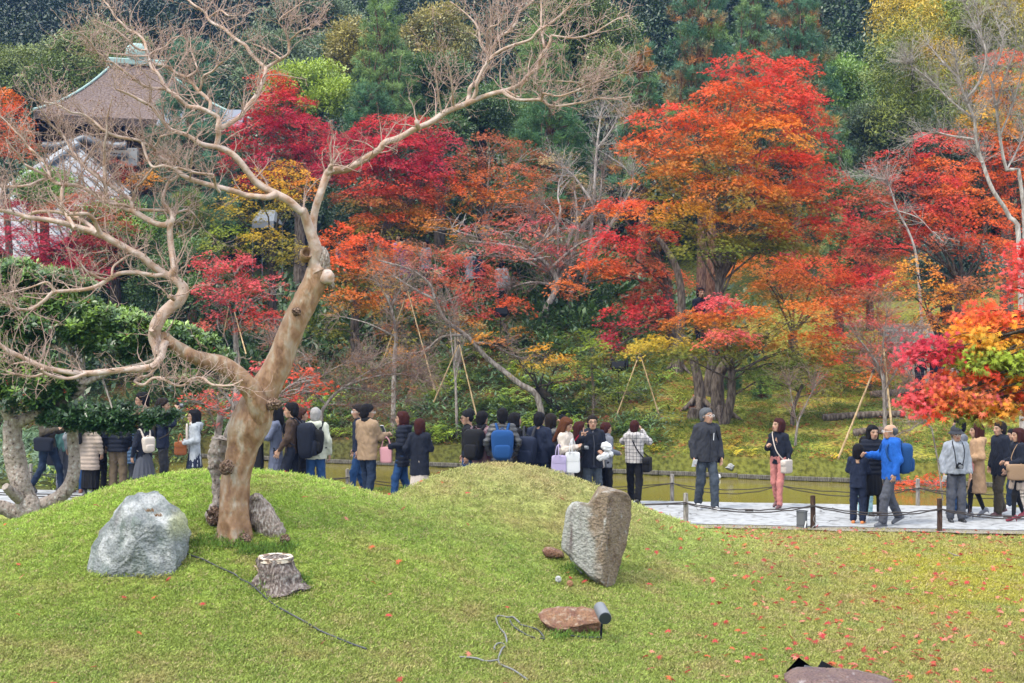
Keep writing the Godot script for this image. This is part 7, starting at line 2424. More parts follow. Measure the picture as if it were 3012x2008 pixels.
func body_mesh(arms: Array, stride: float) -> Shape:
	var key := "body%s%s%.1f" % [arms[0], arms[1], stride]
	if not kit.has(key):
		var f := Field.new(Vector3(-0.42, 0.0, -0.42), Vector3(0.42, 1.56, 0.46), 0.024, 0.016)
		f.bone(Vector3(0, 1.39, -0.01), Vector3(0, 1.5, 0.0), 0.05, 0.044)
		f.bone(Vector3(0, 1.0, 0), Vector3(0, 1.31, 0), 0.1, 0.115, 1.4)
		f.bone(Vector3(-0.14, 1.37, 0), Vector3(0.14, 1.37, 0), 0.046, 0.046)
		var j := 0
		for s in [1.0, -1.0]:
			var a: Array = ARMS[arms[j]]
			f.bone(Vector3(0.15 * s, 1.37, 0), side_of(a[0], s), 0.044, 0.034)
			f.bone(side_of(a[0], s), side_of(a[1], s), 0.034, 0.026)
			j += 1
		for l in legs_of(stride):
			f.bone(l[0], l[1], 0.076, 0.048)
			f.bone(l[1], l[2], 0.048, 0.034)
		var b := f.shape()
		for q in b.c.size():
			b.c[q] = Color(0.27, 0.155, 0.105)
		j = 0
		for s in [1.0, -1.0]:
			var a: Array = ARMS[arms[j]]
			var way: Vector3 = side_of(a[2], s).normalized()
			var palm := Vector3(-s, 0, 0.2) if absf(way.y) > 0.7 else Vector3(-s * 0.7, -0.5, 0.0)
			if arms[j] == "vee":
				palm = Vector3(0, 0, 1)
			var z := (palm - way * palm.dot(way)).normalized()
			var style := "vee" if arms[j] == "vee" else "grip" if arms[j] in ["chest", "raise", "bag", "out"] else "relaxed"
			var x := way.cross(z)
			var thumb := -1.0 if x.dot(Vector3(0, 0, 1) if absf(way.y) > 0.7 and arms[j] != "vee" else (Vector3.UP if arms[j] != "vee" else Vector3(-s, 0, 0))) < 0.0 else 1.0
			b.add(kit["hand_" + style], Transform3D(Basis(x * thumb, way, z), side_of(a[1], s) - way * 0.012))
			j += 1
		kit[key] = b
	return kit[key]


func coat_mesh(arms: Array, hem: float, loose: float, style: String) -> Mesh:
	var key := "coat%s%s%.2f%.3f%s" % [arms[0], arms[1], hem, loose, style]
	if not kit.has(key):
		var f := Field.new(Vector3(-0.46, hem - 0.06, -0.36), Vector3(0.46, 1.56, 0.46), 0.0185, 0.017)
		f.floor_y = hem
		for s in [1.0, -1.0]:
			f.bone(Vector3(0.055 * s, 1.1, 0), Vector3(0.07 * s, 1.32, 0), 0.082 + loose * 0.8, 0.09 + loose * 0.8, 1.15)
			f.bone(Vector3(0.055 * s, hem - 0.05, 0), Vector3(0.05 * s, 1.1, 0), 0.09 + loose * 0.8 + maxf(0.0, 0.9 - hem) * 0.1, 0.082 + loose * 0.8, 1.12)
		f.bone(Vector3(-0.135, 1.375, -0.008), Vector3(0.135, 1.375, -0.008), 0.046 + loose * 0.5, 0.046 + loose * 0.5)
		f.bone(Vector3(0, 1.4, -0.012), Vector3(0, 1.445, -0.006), 0.064, 0.06)
		var j := 0
		for s in [1.0, -1.0]:
			var a: Array = ARMS[arms[j]]
			var w: Vector3 = (a[0] as Vector3).lerp(a[1], 0.93)
			f.bone(Vector3(0.152 * s, 1.37, -0.005), side_of(a[0], s), 0.046 + loose * 0.45, 0.04 + loose * 0.45)
			f.bone(side_of(a[0], s), side_of(w, s), 0.04 + loose * 0.45, 0.031 + loose * 0.4)
			j += 1
		if style == "hood" or style == "puffhood":
			f.bone(Vector3(-0.06, 1.42, -0.1), Vector3(0.06, 1.42, -0.1), 0.052, 0.052)
			f.bone(Vector3(0, 1.34, -0.13), Vector3(0, 1.4, -0.12), 0.03, 0.06)
			for s in [1.0, -1.0]:
				f.bone(Vector3(0.08 * s, 1.44, -0.06), Vector3(0.075 * s, 1.42, 0.03), 0.03, 0.022)
		elif style == "lapel":
			for s in [1.0, -1.0]:
				f.bone(Vector3(0.075 * s, 1.44, -0.03), Vector3(0.05 * s, 1.3, 0.115), 0.022, 0.014)
		var b := f.shape()
		if style.begins_with("puff"):
			crease(b, func(p: Vector3) -> float: return 0.017 * absf(sin(p.y * PI / 0.082)) - 0.008 + 0.007 * nz.get_noise_3dv(p * 8.0))
		else:
			crease(b, func(p: Vector3) -> float: return 0.02 * nz.get_noise_3d(p.x * 6, p.y * 4.5 + absf(p.x) * 7, p.z * 6) + 0.012 * nz.get_noise_3d(p.x * 18, p.y * 10, p.z * 18))
		kit[key] = b.mesh()
	return kit[key]


func lower_mesh(kind: String, stride: float, hem: float, loose: float) -> Mesh:
	var key := "lower%s%.1f%.2f%.3f" % [kind, stride, hem, loose]
	if not kit.has(key):
		var f := Field.new(Vector3(-0.36, 0.02, -0.42), Vector3(0.36, 1.12, 0.46), 0.0185, 0.014)
		if kind == "skirt":
			f.floor_y = hem
			for s in [1.0, -1.0]:
				f.bone(Vector3(0.06 * s, hem - 0.05, 0), Vector3(0.04 * s, 1.0, 0), 0.13 + loose, 0.1, 1.05)
		else:
			var t := 0.0 if kind == "tights" else 1.0
			f.bone(Vector3(-0.05, 0.95, 0), Vector3(0.05, 0.95, 0), 0.11, 0.11, 1.15)
			for l in legs_of(stride):
				f.bone(l[0], l[1], 0.078 + 0.01 * t, 0.05 + 0.016 * t + loose)
				f.bone(l[1], (l[1] as Vector3).lerp(l[2], 0.97), 0.05 + 0.014 * t + loose, 0.036 + 0.021 * t + loose * 1.3)
		var b := f.shape()
		if kind == "skirt":
			crease(b, func(p: Vector3) -> float: return 0.014 * sin(atan2(p.x, p.z) * 13.0) * smoothstep(0.95, hem, p.y))
		elif kind == "trousers":
			crease(b, func(p: Vector3) -> float: return 0.016 * nz.get_noise_3d(p.x * 8, p.y * 8, p.z * 8) + 0.01 * nz.get_noise_3d(p.x * 20, p.y * 22, p.z * 20))
		kit[key] = b.mesh()
	return kit[key]


func person(label: String, px: float, d: float, top_py: float, yaw: float, how: Dictionary, group := "visitors walking and standing on the path") -> Node3D:
	var at := stand(px, d)
	if d < 30.0:
		at.y = 0.04
	var high := spot(px, top_py, d).y - at.y
	var o := thing("person", at, label, "person", group, deg_to_rad(yaw))
	o.scale = Vector3.ONE * (high / 1.71)
	var arms: Array = how.get("arms", ["down", "down"])
	var stride: float = how.get("stride", 0.0)
	var size: float = how.get("head", 1.0) * 1.1
	var skin: StandardMaterial3D = mats.get("skin")
	if skin == null:
		skin = mat("skin", Color.WHITE, 0.55, 0.4)
		skin.vertex_color_use_as_albedo = true
		skin.subsurf_scatter_enabled = true
		skin.subsurf_scatter_strength = 0.1
	var turn: Array = how.get("look", [0, 0])
	var ht := Transform3D(Basis(Vector3.UP, deg_to_rad(turn[0])) * Basis(Vector3.RIGHT, deg_to_rad(turn[1])), Vector3.ZERO).scaled_local(Vector3.ONE * size)
	ht.origin = Vector3(0, 1.7 - 0.115 * size, 0.012)
	var b := Shape.new()
	b.add(body_mesh(arms, stride), Transform3D.IDENTITY)
	b.add(kit.head, ht)
	part("body", b.mesh(), skin, o)
	var hair: Array = how.get("hair", ["short", "black"])
	if hair[0]:
		var hk: String = "hair_" + hair[1]
		if not mats.has(hk):
			mat(hk, HAIR[hair[1]], 0.8, 0.2)
		part("hair", kit["hair_" + hair[0]], mats[hk], o, ht)
	if how.has("hat"):
		part("hat" if how.hat[0] == "hat" else "beanie", kit["hair_" + how.hat[0]], dye(how.hat[1]), o, ht)
	if how.has("glasses"):
		var g := Shape.new()
		for s in [1.0, -1.0]:
			var ringp := PackedVector3Array()
			for q in 13:
				ringp.push_back(Vector3(0.034 * s + cos(q * TAU / 12) * 0.024, 0.006 + sin(q * TAU / 12) * 0.018, 0.108))
			g.tube(ringp, taper(0.0026, 0.0026, 13), 4, false)
			g.tube(PackedVector3Array([Vector3(0.058 * s, 0.01, 0.106), Vector3(0.08 * s, 0.008, 0.0)]), PackedFloat32Array([0.0026, 0.0022]), 4)
			if how.glasses == "sun":
				g.lathe(PackedVector2Array([Vector2(0.0, -0.002), Vector2(0.024, -0.001), Vector2(0.024, 0.001), Vector2(0.0, 0.002)]), 12, Transform3D(Basis(Vector3.RIGHT, PI / 2), Vector3(0.034 * s, 0.006, 0.107)))
		g.tube(PackedVector3Array([Vector3(-0.012, 0.01, 0.11), Vector3(0.012, 0.01, 0.11)]), PackedFloat32Array([0.0025, 0.0025]), 4)
		part("glasses", g.mesh(), mats.black_metal if how.glasses != "wire" else mats.white_paint, o, ht)
	var coat: Array = how.coat    # colour, hem, looseness, style
	part(how.get("coat_name", "jacket"), coat_mesh(arms, coat[1], coat[2], coat[3] if coat.size() > 3 else ""), dye(coat[0], how.get("shiny", false)), o)
	if how.has("scarf"):
		var sc := Shape.new()
		sc.pillow(Vector3(0.2, 0.11, 0.2), Transform3D(Basis(Vector3.RIGHT, 0.15), Vector3(0, 1.445, 0.0)), 0.8)
		if how.scarf[1]:
			sc.pillow(Vector3(0.1, 0.5, 0.05), Transform3D(Basis.IDENTITY, Vector3(0.05, 1.2, 0.145)), 0.6)
		crease(sc, func(p: Vector3) -> float: return 0.01 * nz.get_noise_3dv(p * 30.0))
		part("scarf", sc.mesh(), dye(how.scarf[0]), o)
	if how.has("shirt"):
		var sh := Shape.new()
		sh.pillow(Vector3(0.08, 0.12, 0.04), Transform3D(Basis(Vector3.RIGHT, -0.45), Vector3(0, 1.405, 0.062)), 0.8)
		part("shirt", sh.mesh(), dye(how.shirt), o)
	var low: Array = how.low      # kind, colour, hem
	if low[0] == "skirt":
		part("skirt", lower_mesh("skirt", 0.0, low[2], low[3] if low.size() > 3 else 0.02), dye(low[1]), o)
		part("tights", lower_mesh("tights", stride, 0.0, 0.0), dye(how.get("tights", "black")), o)
	elif low[0] == "tights":
		part("tights", lower_mesh("tights", stride, 0.0, 0.0), dye(low[1]), o)
	else:
		part("trousers", lower_mesh("trousers", stride, 0.0, low[2] if low.size() > 2 else 0.0), dye(low[1]), o)
	var shoe: Array = how.get("shoe", ["shoe", "black"])
	for l in legs_of(stride):
		part("shoe", kit[shoe[0]], dye(shoe[1], true), o, Transform3D(Basis(Vector3.UP, 0.12 * signf((l[0] as Vector3).x)) * Basis(Vector3.RIGHT, l[3]), l[2]))
	return o


func carried(o: Node3D, called: String, label: String, category: String, at: Vector3, group := "") -> Node3D:
	# a thing held or worn, placed in the bearer's own space but standing on its own
	var t := o.transform * Transform3D(Basis.IDENTITY, at)
	var c := thing(called, t.origin, label, category, group)
	c.basis = t.basis
	return c


func backpack(o: Node3D, label: String, colour: String, size := Vector3(0.31, 0.45, 0.19), strap := "", at := Vector3(0, 1.14, -0.2)) -> void:
	var c := carried(o, "backpack", label, "backpack", at, "backpacks")
	var s := Shape.new()
	s.pillow(size, Transform3D.IDENTITY, 0.5, 12, 20, -0.12)
	crease(s, func(p: Vector3) -> float: return 0.01 * nz.get_noise_3dv(p * 11.0))
	part("main_pocket", s.mesh(), dye(colour), c)
	var f := Shape.new()
	f.pillow(size * Vector3(0.76, 0.46, 0.5), Transform3D(Basis.IDENTITY, Vector3(0, -size.y * 0.2, -size.z * 0.45)), 0.5, 8, 16)
	part("front_pocket", f.mesh(), dye(colour), c)
	var hd := Shape.new()
	hd.tube(smooth_line([Vector3(-0.04, size.y * 0.47, 0.04), Vector3(0, size.y * 0.56, 0.03), Vector3(0.04, size.y * 0.47, 0.04)], 3), taper(0.008, 0.008, 7), 6)
	part("handle", hd.mesh(), dye(strap if strap else colour), c)
	for s2 in [1.0, -1.0]:
		var st := Shape.new()
		st.tube(smooth_line([Vector3(0.07 * s2, size.y * 0.4, 0.06), Vector3(0.105 * s2, 1.45 - at.y, 0.16), Vector3(0.115 * s2, 1.435 - at.y, 0.25), Vector3(0.125 * s2, 1.3 - at.y, 0.37), Vector3(0.16 * s2, 1.1 - at.y, 0.32), Vector3(0.17 * s2, 1.0 - at.y, 0.15)], 3), taper(0.026, 0.02, 16), 8, true, 0.4)
		part("strap", st.mesh(), dye(strap if strap else colour), c)


func satchel(o: Node3D, label: String, colour: String, at: Vector3, size: Vector3, shoulder := Vector3(0.12, 1.44, 0), called := "shoulder_bag", turn := 0.0) -> void:
	var c := carried(o, called, label, "bag", at)
	var s := Shape.new()
	s.pillow(size, Transform3D(Basis(Vector3.UP, turn), Vector3.ZERO), 0.35, 10, 20, 0.06)
	part("bag_body", s.mesh(), dye(colour), c)
	var f := Shape.new()
	f.pillow(size * Vector3(0.98, 0.5, 1.08), Transform3D(Basis(Vector3.UP, turn), Vector3(0, size.y * 0.24, 0.004)), 0.35, 8, 20)
	part("flap", f.mesh(), dye(colour), c)
	if shoulder != Vector3.ZERO:
		var st := Shape.new()
		var q := shoulder - at
		st.tube(smooth_line([Vector3(-size.x * 0.42, size.y * 0.4, 0), q * 0.5 + Vector3(0, 0, 0.15), q + Vector3(0, 0.015, 0.03), q * 0.55 + Vector3(0, 0, -0.16), Vector3(size.x * 0.42, size.y * 0.4, 0)], 4), taper(0.013, 0.013, 17), 6, true, 0.5)
		part("strap", st.mesh(), dye(colour), c)
	else:
		for z in [0.4, -0.4]:
			var st := Shape.new()
			st.tube(smooth_line([Vector3(-size.x * 0.25, size.y * 0.42, size.z * z), Vector3(-size.x * 0.2, size.y * 0.9, size.z * z * 0.6), Vector3(0, size.y * 1.1, 0), Vector3(size.x * 0.2, size.y * 0.9, size.z * z * 0.6), Vector3(size.x * 0.25, size.y * 0.42, size.z * z)], 3), taper(0.009, 0.009, 13), 6)
			part("handle", st.mesh(), dye(colour), c)


func gadget(o: Node3D, label: String, kind: String, at: Vector3, lean := 0.0) -> void:
	var c := carried(o, kind, label, "phone" if kind == "phone" else "camera", at)
	var s := Shape.new()
	if kind == "phone":
		s.box(Vector3(0.075, 0.15, 0.01), Transform3D(Basis(Vector3.RIGHT, lean), Vector3.ZERO), 0.003)
		part("case", s.mesh(), mats.white_paint, c)
		var g := Shape.new()
		g.box(Vector3(0.066, 0.135, 0.003), Transform3D(Basis(Vector3.RIGHT, lean), Basis(Vector3.RIGHT, lean) * Vector3(0, 0, -0.0062)))
		part("screen", g.mesh(), mats.lens_glass, c)
		return
	s.box(Vector3(0.13, 0.085, 0.05), Transform3D.IDENTITY, 0.01)
	s.box(Vector3(0.05, 0.03, 0.045), Transform3D(Basis.IDENTITY, Vector3(0, 0.052, 0)), 0.008)
	part("camera_body", s.mesh(), mats.black_metal, c)
	var l := Shape.new()
	l.tube(PackedVector3Array([Vector3(0, 0, 0.02), Vector3(0, 0, 0.09)]), PackedFloat32Array([0.034, 0.032]), 14)
	part("lens", l.mesh(), mats.grey_metal, c)


func detail(o: Node3D, called: String, line: Array, wide: float, colour: String) -> void:
	var s := Shape.new()
	var pts := smooth_line(line, 4)
	s.tube(pts, taper(wide, wide, pts.size()), 6, true, 0.6)
	part(called, s.mesh(), dye(colour), o)


func build_people() -> void:
	make_heads_and_hands()
	var p: Node3D
	# by the evergreen at the left
	p = person("person in an olive-brown jacket and jeans striding right beside the evergreen trunk", 138, 27.1, 1180, 75, {"coat": ["olive", 0.82, 0.04], "low": ["trousers", "indigo"], "arms": ["out", "chest"], "stride": 0.9})
	satchel(p, "navy shoulder bag with two pockets on the person in the olive jacket", "ink", Vector3(-0.24, 0.93, 0.08), Vector3(0.12, 0.26, 0.36), Vector3(0.1, 1.44, 0))
	p = person("person in a teal jacket and light grey trousers behind the curved evergreen limb", 182, 27.6, 1215, 60, {"coat": ["teal", 0.86, 0.03], "low": ["trousers", "grey"], "arms": ["chest", "down"], "hair": ["bob", "black"]})
	satchel(p, "dark blue tote bag hanging beside the person in teal", "ink", Vector3(-0.28, 0.78, 0.0), Vector3(0.08, 0.42, 0.3), Vector3.ZERO, "tote_bag")
	person("person in jeans and tan boots half hidden by the curved evergreen limb", 226, 27.2, 1200, 170, {"coat": ["pale", 0.8, 0.03], "low": ["trousers", "denim"], "shoe": ["shoe", "rust"]})
	p = person("person in a long beige quilted coat right of the curved limb", 263, 26.6, 1212, 165, {"coat": ["beige", 0.54, 0.045, "puffhood"], "coat_name": "coat", "low": ["skirt", "black", 0.16, -0.02], "hair": ["bob", "dark"]})
	satchel(p, "black sling bag on the back of the person in the beige quilted coat", "black", Vector3(0.16, 1.22, -0.21), Vector3(0.2, 0.3, 0.1), Vector3(-0.1, 1.44, 0))
	p = person("person in a fur-hooded tan jacket behind the beige quilted coat", 293, 27.4, 1206, 150, {"coat": ["tan", 0.8, 0.04, "puffhood"], "low": ["trousers", "black"], "hair": ["bob", "brown"]})
	backpack(p, "black backpack with a red tag, hanging low between the beige coat and the khaki trousers", "black", Vector3(0.34, 0.5, 0.2), "", Vector3(-0.14, 0.86, -0.22))
	person("person in a black quilted jacket and khaki trousers seen from behind, at the left", 346, 26.7, 1192, 172, {"coat": ["ink", 0.83, 0.06, "puff"], "low": ["trousers", "khaki", 0.012], "arms": ["pocket", "pocket"]})
	person("person in a light blue quilted coat behind the khaki trousers", 374, 27.6, 1218, 20, {"coat": ["sky", 0.6, 0.05, "puff"], "coat_name": "coat", "low": ["trousers", "grey"], "hair": ["bob", "dark"]})
	p = person("person in a black cardigan and flared grey skirt with a white backpack", 424, 26.3, 1226, -140, {"coat": ["ink", 0.8, 0.03], "coat_name": "cardigan", "low": ["skirt", "slate", 0.42, 0.07], "arms": ["down", "chest"], "hair": ["bob", "black"]})
	backpack(p, "small cream-white drawstring backpack on the person in the black cardigan", "cream", Vector3(0.26, 0.34, 0.16))
	person("tall person in a red and black check shirt facing left above the low leaves", 420, 27.4, 1154, -80, {"coat": ["flannel", 0.85, 0.035], "coat_name": "shirt_jacket", "low": ["trousers", "black"], "glasses": "dark", "arms": ["chest", "down"]})
	p = person("person in a navy jacket holding a camera up, left of the grey cardigan", 478, 26.9, 1171, 100, {"coat": ["navy", 0.82, 0.04], "low": ["trousers", "charcoal", 0.008], "arms": ["raise", "raise"], "hair": ["short", "dark"]})
	gadget(p, "black camera raised by the person in the navy jacket", "camera", Vector3(0.0, 1.58, 0.27))
	backpack(p, "brown and green backpack on the person with the raised camera", "olive", Vector3(0.3, 0.44, 0.18))
	p = person("person in a pale grey cardigan with a cream hood and navy skirt", 572, 26.4, 1204, -75, {"coat": ["pale", 0.6, 0.035, "hood"], "coat_name": "cardigan", "low": ["skirt", "navy", 0.52, 0.04], "arms": ["bag", "bag"], "hair": ["long", "black"], "glasses": "dark", "stride": 0.3, "scarf": ["cream", true]})
	satchel(p, "round chestnut leather bag held by the person in the pale grey cardigan", "rust", Vector3(0.12, 0.97, 0.27), Vector3(0.24, 0.26, 0.12), Vector3.ZERO, "handbag", PI / 2)
	# right of the trunk
	p = person("person in a long slate-blue coat with long black hair beside the big trunk", 812, 25.8, 1193, -85, {"coat": ["steel", 0.45, 0.03, "lapel"], "coat_name": "coat", "low": ["trousers", "black"], "arms": ["out", "out"], "hair": ["long", "black"], "look": [0, 8]})
	var c := carried(p, "folded_coat", "black coat draped over the arm of the person in slate blue", "coat", Vector3(0.0, 0.8, 0.3))
	var s := Shape.new()
	s.pillow(Vector3(0.34, 0.78, 0.14), Transform3D.IDENTITY, 0.6, 16, 20, 0.25)
	crease(s, func(q: Vector3) -> float: return 0.02 * sin(q.x * 60.0 + q.y * 4.0) + 0.02 * nz.get_noise_3dv(q * 9.0))
	part("cloth", s.mesh(), dye("black"), c)
	gadget(p, "black camera with an orange mark held beside the trunk", "camera", Vector3(0.0, 1.13, 0.45))
	p = person("person in a brown sweater with a bulky dark backpack walking left", 858, 25.3, 1184, -95, {"coat": ["brown", 0.86, 0.025], "coat_name": "sweater", "low": ["trousers", "ink", 0.01], "arms": ["forward", "down"], "stride": 0.6})
	backpack(p, "bulky dark navy backpack on the person in the brown sweater", "ink", Vector3(0.36, 0.6, 0.28), "", Vector3(0, 1.08, -0.25))
	person("person with brown hair pinned in a bun, behind the bulky backpack", 886, 26.3, 1200, 110, {"coat": ["charcoal", 0.8, 0.03], "low": ["trousers", "black"], "hair": ["bun", "brown"]})
	p = person("grey-haired person in a cream hooded jacket and jeans seen from behind", 928, 25.5, 1199, 178, {"coat": ["ivory", 0.79, 0.055, "hood"], "low": ["trousers", "denim", 0.008], "arms": ["pocket", "down"], "hair": ["short", "silver"]})
	backpack(p, "black backpack with a white tag on the cream jacket", "black", Vector3(0.3, 0.44, 0.18), "", Vector3(-0.03, 1.12, -0.22))
	person("person with glasses in a navy jacket, mostly behind the tan jacket", 1056, 26.2, 1190, -75, {"coat": ["navy", 0.84, 0.035], "low": ["trousers", "denim"], "glasses": "wire", "hair": ["short", "dark"], "stride": 0.5})
	p = person("person in a tan jacket and black scarf holding a phone", 1080, 25.3, 1189, 145, {"coat": ["tan", 0.76, 0.05, "lapel"], "low": ["trousers", "indigo", 0.006], "arms": ["chest", "out"], "scarf": ["black", true], "glasses": "wire", "stride": 0.4, "look": [-25, 5]})
	gadget(p, "white phone in the hands of the person in the tan jacket", "phone", Vector3(0.0, 1.27, 0.42), -0.5)
	p = person("person in a navy quilted coat and jeans with folded arms, looking left", 1184, 25.4, 1210, -95, {"coat": ["ink", 0.7, 0.045, "puffhood"], "coat_name": "coat", "low": ["trousers", "denim", 0.006], "arms": ["bag", "bag"], "hair": ["bob", "red"], "stride": 0.5, "scarf": ["maroon", false]})
	satchel(p, "pink cloth bag on the arm of the person in the navy quilted coat", "pink", Vector3(0.14, 0.92, 0.28), Vector3(0.1, 0.3, 0.22), Vector3.ZERO, "handbag")
	p = person("person with dark red hair in a black coat over a long cream skirt", 1234, 24.9, 1231, 165, {"coat": ["ink", 0.62, 0.04], "coat_name": "coat", "low": ["skirt", "cream", 0.12, 0.03], "arms": ["pocket", "chest"], "hair": ["bob", "red"]})
	gadget(p, "white phone held by the person in the black coat and cream skirt", "phone", Vector3(-0.1, 1.2, 0.36), -0.3)
	# behind the middle mound
	person("person in a black knit cap and sunglasses looking left", 1376, 25.4, 1208, -80, {"coat": ["black", 0.85, 0.03], "low": ["trousers", "denim"], "hair": ["fringe", "black"], "hat": ["beanie", "black"], "glasses": "sun"})
	p = person("person in a maroon leather jacket with a dark fur collar, seen from behind", 1418, 24.7, 1209, 150, {"coat": ["maroon", 0.76, 0.05], "shiny": true, "low": ["trousers", "black"], "arms": ["chest", "pocket"], "scarf": ["black", false]})
	backpack(p, "large black backpack on the maroon leather jacket", "black", Vector3(0.34, 0.55, 0.24), "", Vector3(0.02, 1.14, -0.23))
	p = person("person in a black quilted jacket wearing a bright blue backpack, seen from behind", 1478, 24.3, 1200, 180, {"coat": ["black", 0.82, 0.055, "puff"], "shiny": true, "low": ["trousers", "black"], "arms": ["pocket", "pocket"]})
	backpack(p, "bright blue backpack at the middle of the crowd", "blue", Vector3(0.36, 0.5, 0.22), "", Vector3(0, 1.12, -0.23))
	person("person with long black hair and a white scarf beside the blue backpack", 1514, 25.0, 1214, 120, {"coat": ["black", 0.75, 0.04], "coat_name": "coat", "low": ["skirt", "dove", 0.3, 0.03], "hair": ["long", "black"], "arms": ["down", "chest"], "scarf": ["white", false]})
	p = person("person in a navy pea coat with a navy bag on the shoulder", 1586, 24.7, 1212, 160, {"coat": ["navy", 0.8, 0.04, "lapel"], "coat_name": "coat", "low": ["trousers", "indigo"], "arms": ["pocket", "down"]})
	backpack(p, "navy and black rucksack hung on the left of the pea coat", "navy", Vector3(0.34, 0.5, 0.24), "charcoal", Vector3(0.14, 1.05, -0.27))
	p = person("person in a black leather jacket holding a camera high behind the pea coat", 1620, 25.6, 1216, 150, {"coat": ["black", 0.82, 0.035], "shiny": true, "low": ["trousers", "black"], "arms": ["down", "raise"], "hair": ["bob", "dark"]})
	gadget(p, "black camera held up over the heads at the middle", "camera", Vector3(-0.1, 1.62, 0.28))
	p = person("person with long wavy chestnut hair in a cream coat", 1664, 24.2, 1228, 60, {"coat": ["cream", 0.52, 0.035, "lapel"], "coat_name": "coat", "low": ["skirt", "dove", 0.42, 0.03], "tights": "pale", "arms": ["chest", "chest"], "hair": ["long", "chestnut"], "look": [10, 22]})
	gadget(p, "black camera in the hands of the person in the cream coat", "camera", Vector3(0.0, 1.19, 0.36))
	satchel(p, "white cloth tote on the arm of the person in the cream coat", "white", Vector3(-0.16, 0.93, 0.22), Vector3(0.27, 0.38, 0.07), Vector3.ZERO, "tote_bag", -1.05)
	satchel(p, "pale lilac patterned tote left of the white one", "lilac", Vector3(-0.3, 0.9, 0.02), Vector3(0.27, 0.32, 0.08), Vector3.ZERO, "tote_bag", -1.05)
	p = person("person in black with dark red hair behind the smiling person's shoulder", 1704, 25.2, 1240, 110, {"coat": ["black", 0.55, 0.035], "coat_name": "coat", "low": ["tights", "black"], "hair": ["long", "red"]})
	backpack(p, "dark backpack with pink straps behind the person in the navy parka", "black", Vector3(0.3, 0.42, 0.18), "crimson")
	p = person("smiling person with glasses making a victory sign, in a navy parka", 1742, 24.5, 1221, 5, {"coat": ["ink", 0.76, 0.05, "hood"], "coat_name": "parka", "low": ["trousers", "faded", 0.012], "arms": ["bag", "vee"], "glasses": "dark", "hair": ["short", "dark"], "shirt": "plaid", "look": [0, -6]})
	detail(p, "zip", [Vector3(0.0, 1.36, 0.12), Vector3(0.015, 1.2, 0.15), Vector3(0.01, 0.98, 0.15), Vector3(0.01, 0.8, 0.14)], 0.006, "slate")
	for q in [-0.09, 0.1]:
		detail(p, "pocket_flap", [Vector3(q - 0.045, 1.2, 0.145), Vector3(q + 0.045, 1.2, 0.145)], 0.012, "ink")
	c = carried(p, "white_scarf", "fluffy white scarf bundled on the arm of the smiling person", "scarf", Vector3(0.2, 1.07, 0.26))
	s = Shape.new()
	s.pillow(Vector3(0.2, 0.17, 0.15), Transform3D(Basis(Vector3.FORWARD, 0.5), Vector3(0.02, 0.09, 0)), 0.9, 14, 22)
	s.pillow(Vector3(0.26, 0.13, 0.15), Transform3D(Basis(Vector3.FORWARD, -0.4), Vector3(-0.03, -0.07, 0.0)), 0.9, 14, 22)
	s.pillow(Vector3(0.14, 0.1, 0.12), Transform3D(Basis(Vector3.FORWARD, 0.9), Vector3(0.08, -0.02, 0.0)), 0.9, 12, 20)
	crease(s, func(q: Vector3) -> float: return 0.03 * nz.get_noise_3dv(q * 16.0) + 0.012 * nz.get_noise_3dv(q * 40.0))
	part("cloth", s.mesh(), dye("white"), c)
	p = person("person with short brown hair in a grey coat behind the cream handbag", 1782, 25.2, 1242, 120, {"coat": ["grey", 0.78, 0.035], "low": ["trousers", "black"], "arms": ["down", "bag"], "hair": ["short", "red"], "scarf": ["grey", false]})
	satchel(p, "large cream leather handbag with a round white charm", "cream", Vector3(-0.12, 0.92, -0.32), Vector3(0.22, 0.28, 0.42), Vector3.ZERO, "handbag", 0.5)
	p = person("person in a black and white checked hooded jacket taking a photo of the hill", 1866, 25.3, 1236, 165, {"coat": ["plaid", 0.84, 0.05, "hood"], "low": ["trousers", "black", 0.01], "arms": ["raise", "raise"], "hair": ["short", "red"], "stride": 0.55})
	gadget(p, "black camera held up by the person in the checked jacket", "camera", Vector3(0.02, 1.62, 0.28))
	satchel(p, "black messenger bag on the hip of the person in the checked jacket", "black", Vector3(-0.27, 0.83, -0.05), Vector3(0.16, 0.3, 0.38), Vector3(0.1, 1.44, 0))
	# on the open path
	p = person("grey-haired person in a charcoal jacket and faded jeans walking towards us", 2078, 24.6, 1200, 12, {"coat": ["charcoal", 0.8, 0.055, "lapel"], "low": ["trousers", "faded", 0.01], "shoe": ["shoe", "white"], "arms": ["down", "down"], "hair": ["short", "grey"], "glasses": "wire", "look": [28, -4], "stride": 0.5, "shirt": "slate"})
	detail(p, "zip", [Vector3(0.0, 1.36, 0.12), Vector3(0.02, 1.2, 0.15), Vector3(0.015, 1.0, 0.15), Vector3(0.01, 0.84, 0.14)], 0.005, "black")
	detail(p, "pocket_zip", [Vector3(0.085, 1.3, 0.135), Vector3(0.075, 1.18, 0.145)], 0.007, "white")
	satchel(p, "slim black bag on the hip of the person in the charcoal jacket", "black", Vector3(0.25, 0.98, -0.1), Vector3(0.07, 0.4, 0.2), Vector3(0.1, 1.45, 0))
	gadget(p, "silver phone in the hand of the person in the charcoal jacket", "phone", Vector3(-0.25, 0.8, 0.12), 0.6)
	p = person("person in a black jacket and pink trousers with maroon boots, walking left", 2290, 24.8, 1230, -42, {"coat": ["ink", 0.84, 0.02], "low": ["trousers", "rose", -0.004], "shoe": ["heel", "wine"], "arms": ["down", "chest"], "hair": ["bob", "red"], "look": [-25, -8], "stride": 0.45})
	for q in 3:
		detail(p, "button", [Vector3(0.02, 1.22 - q * 0.1, 0.122), Vector3(0.02, 1.22 - q * 0.1, 0.132)], 0.011, "slate")
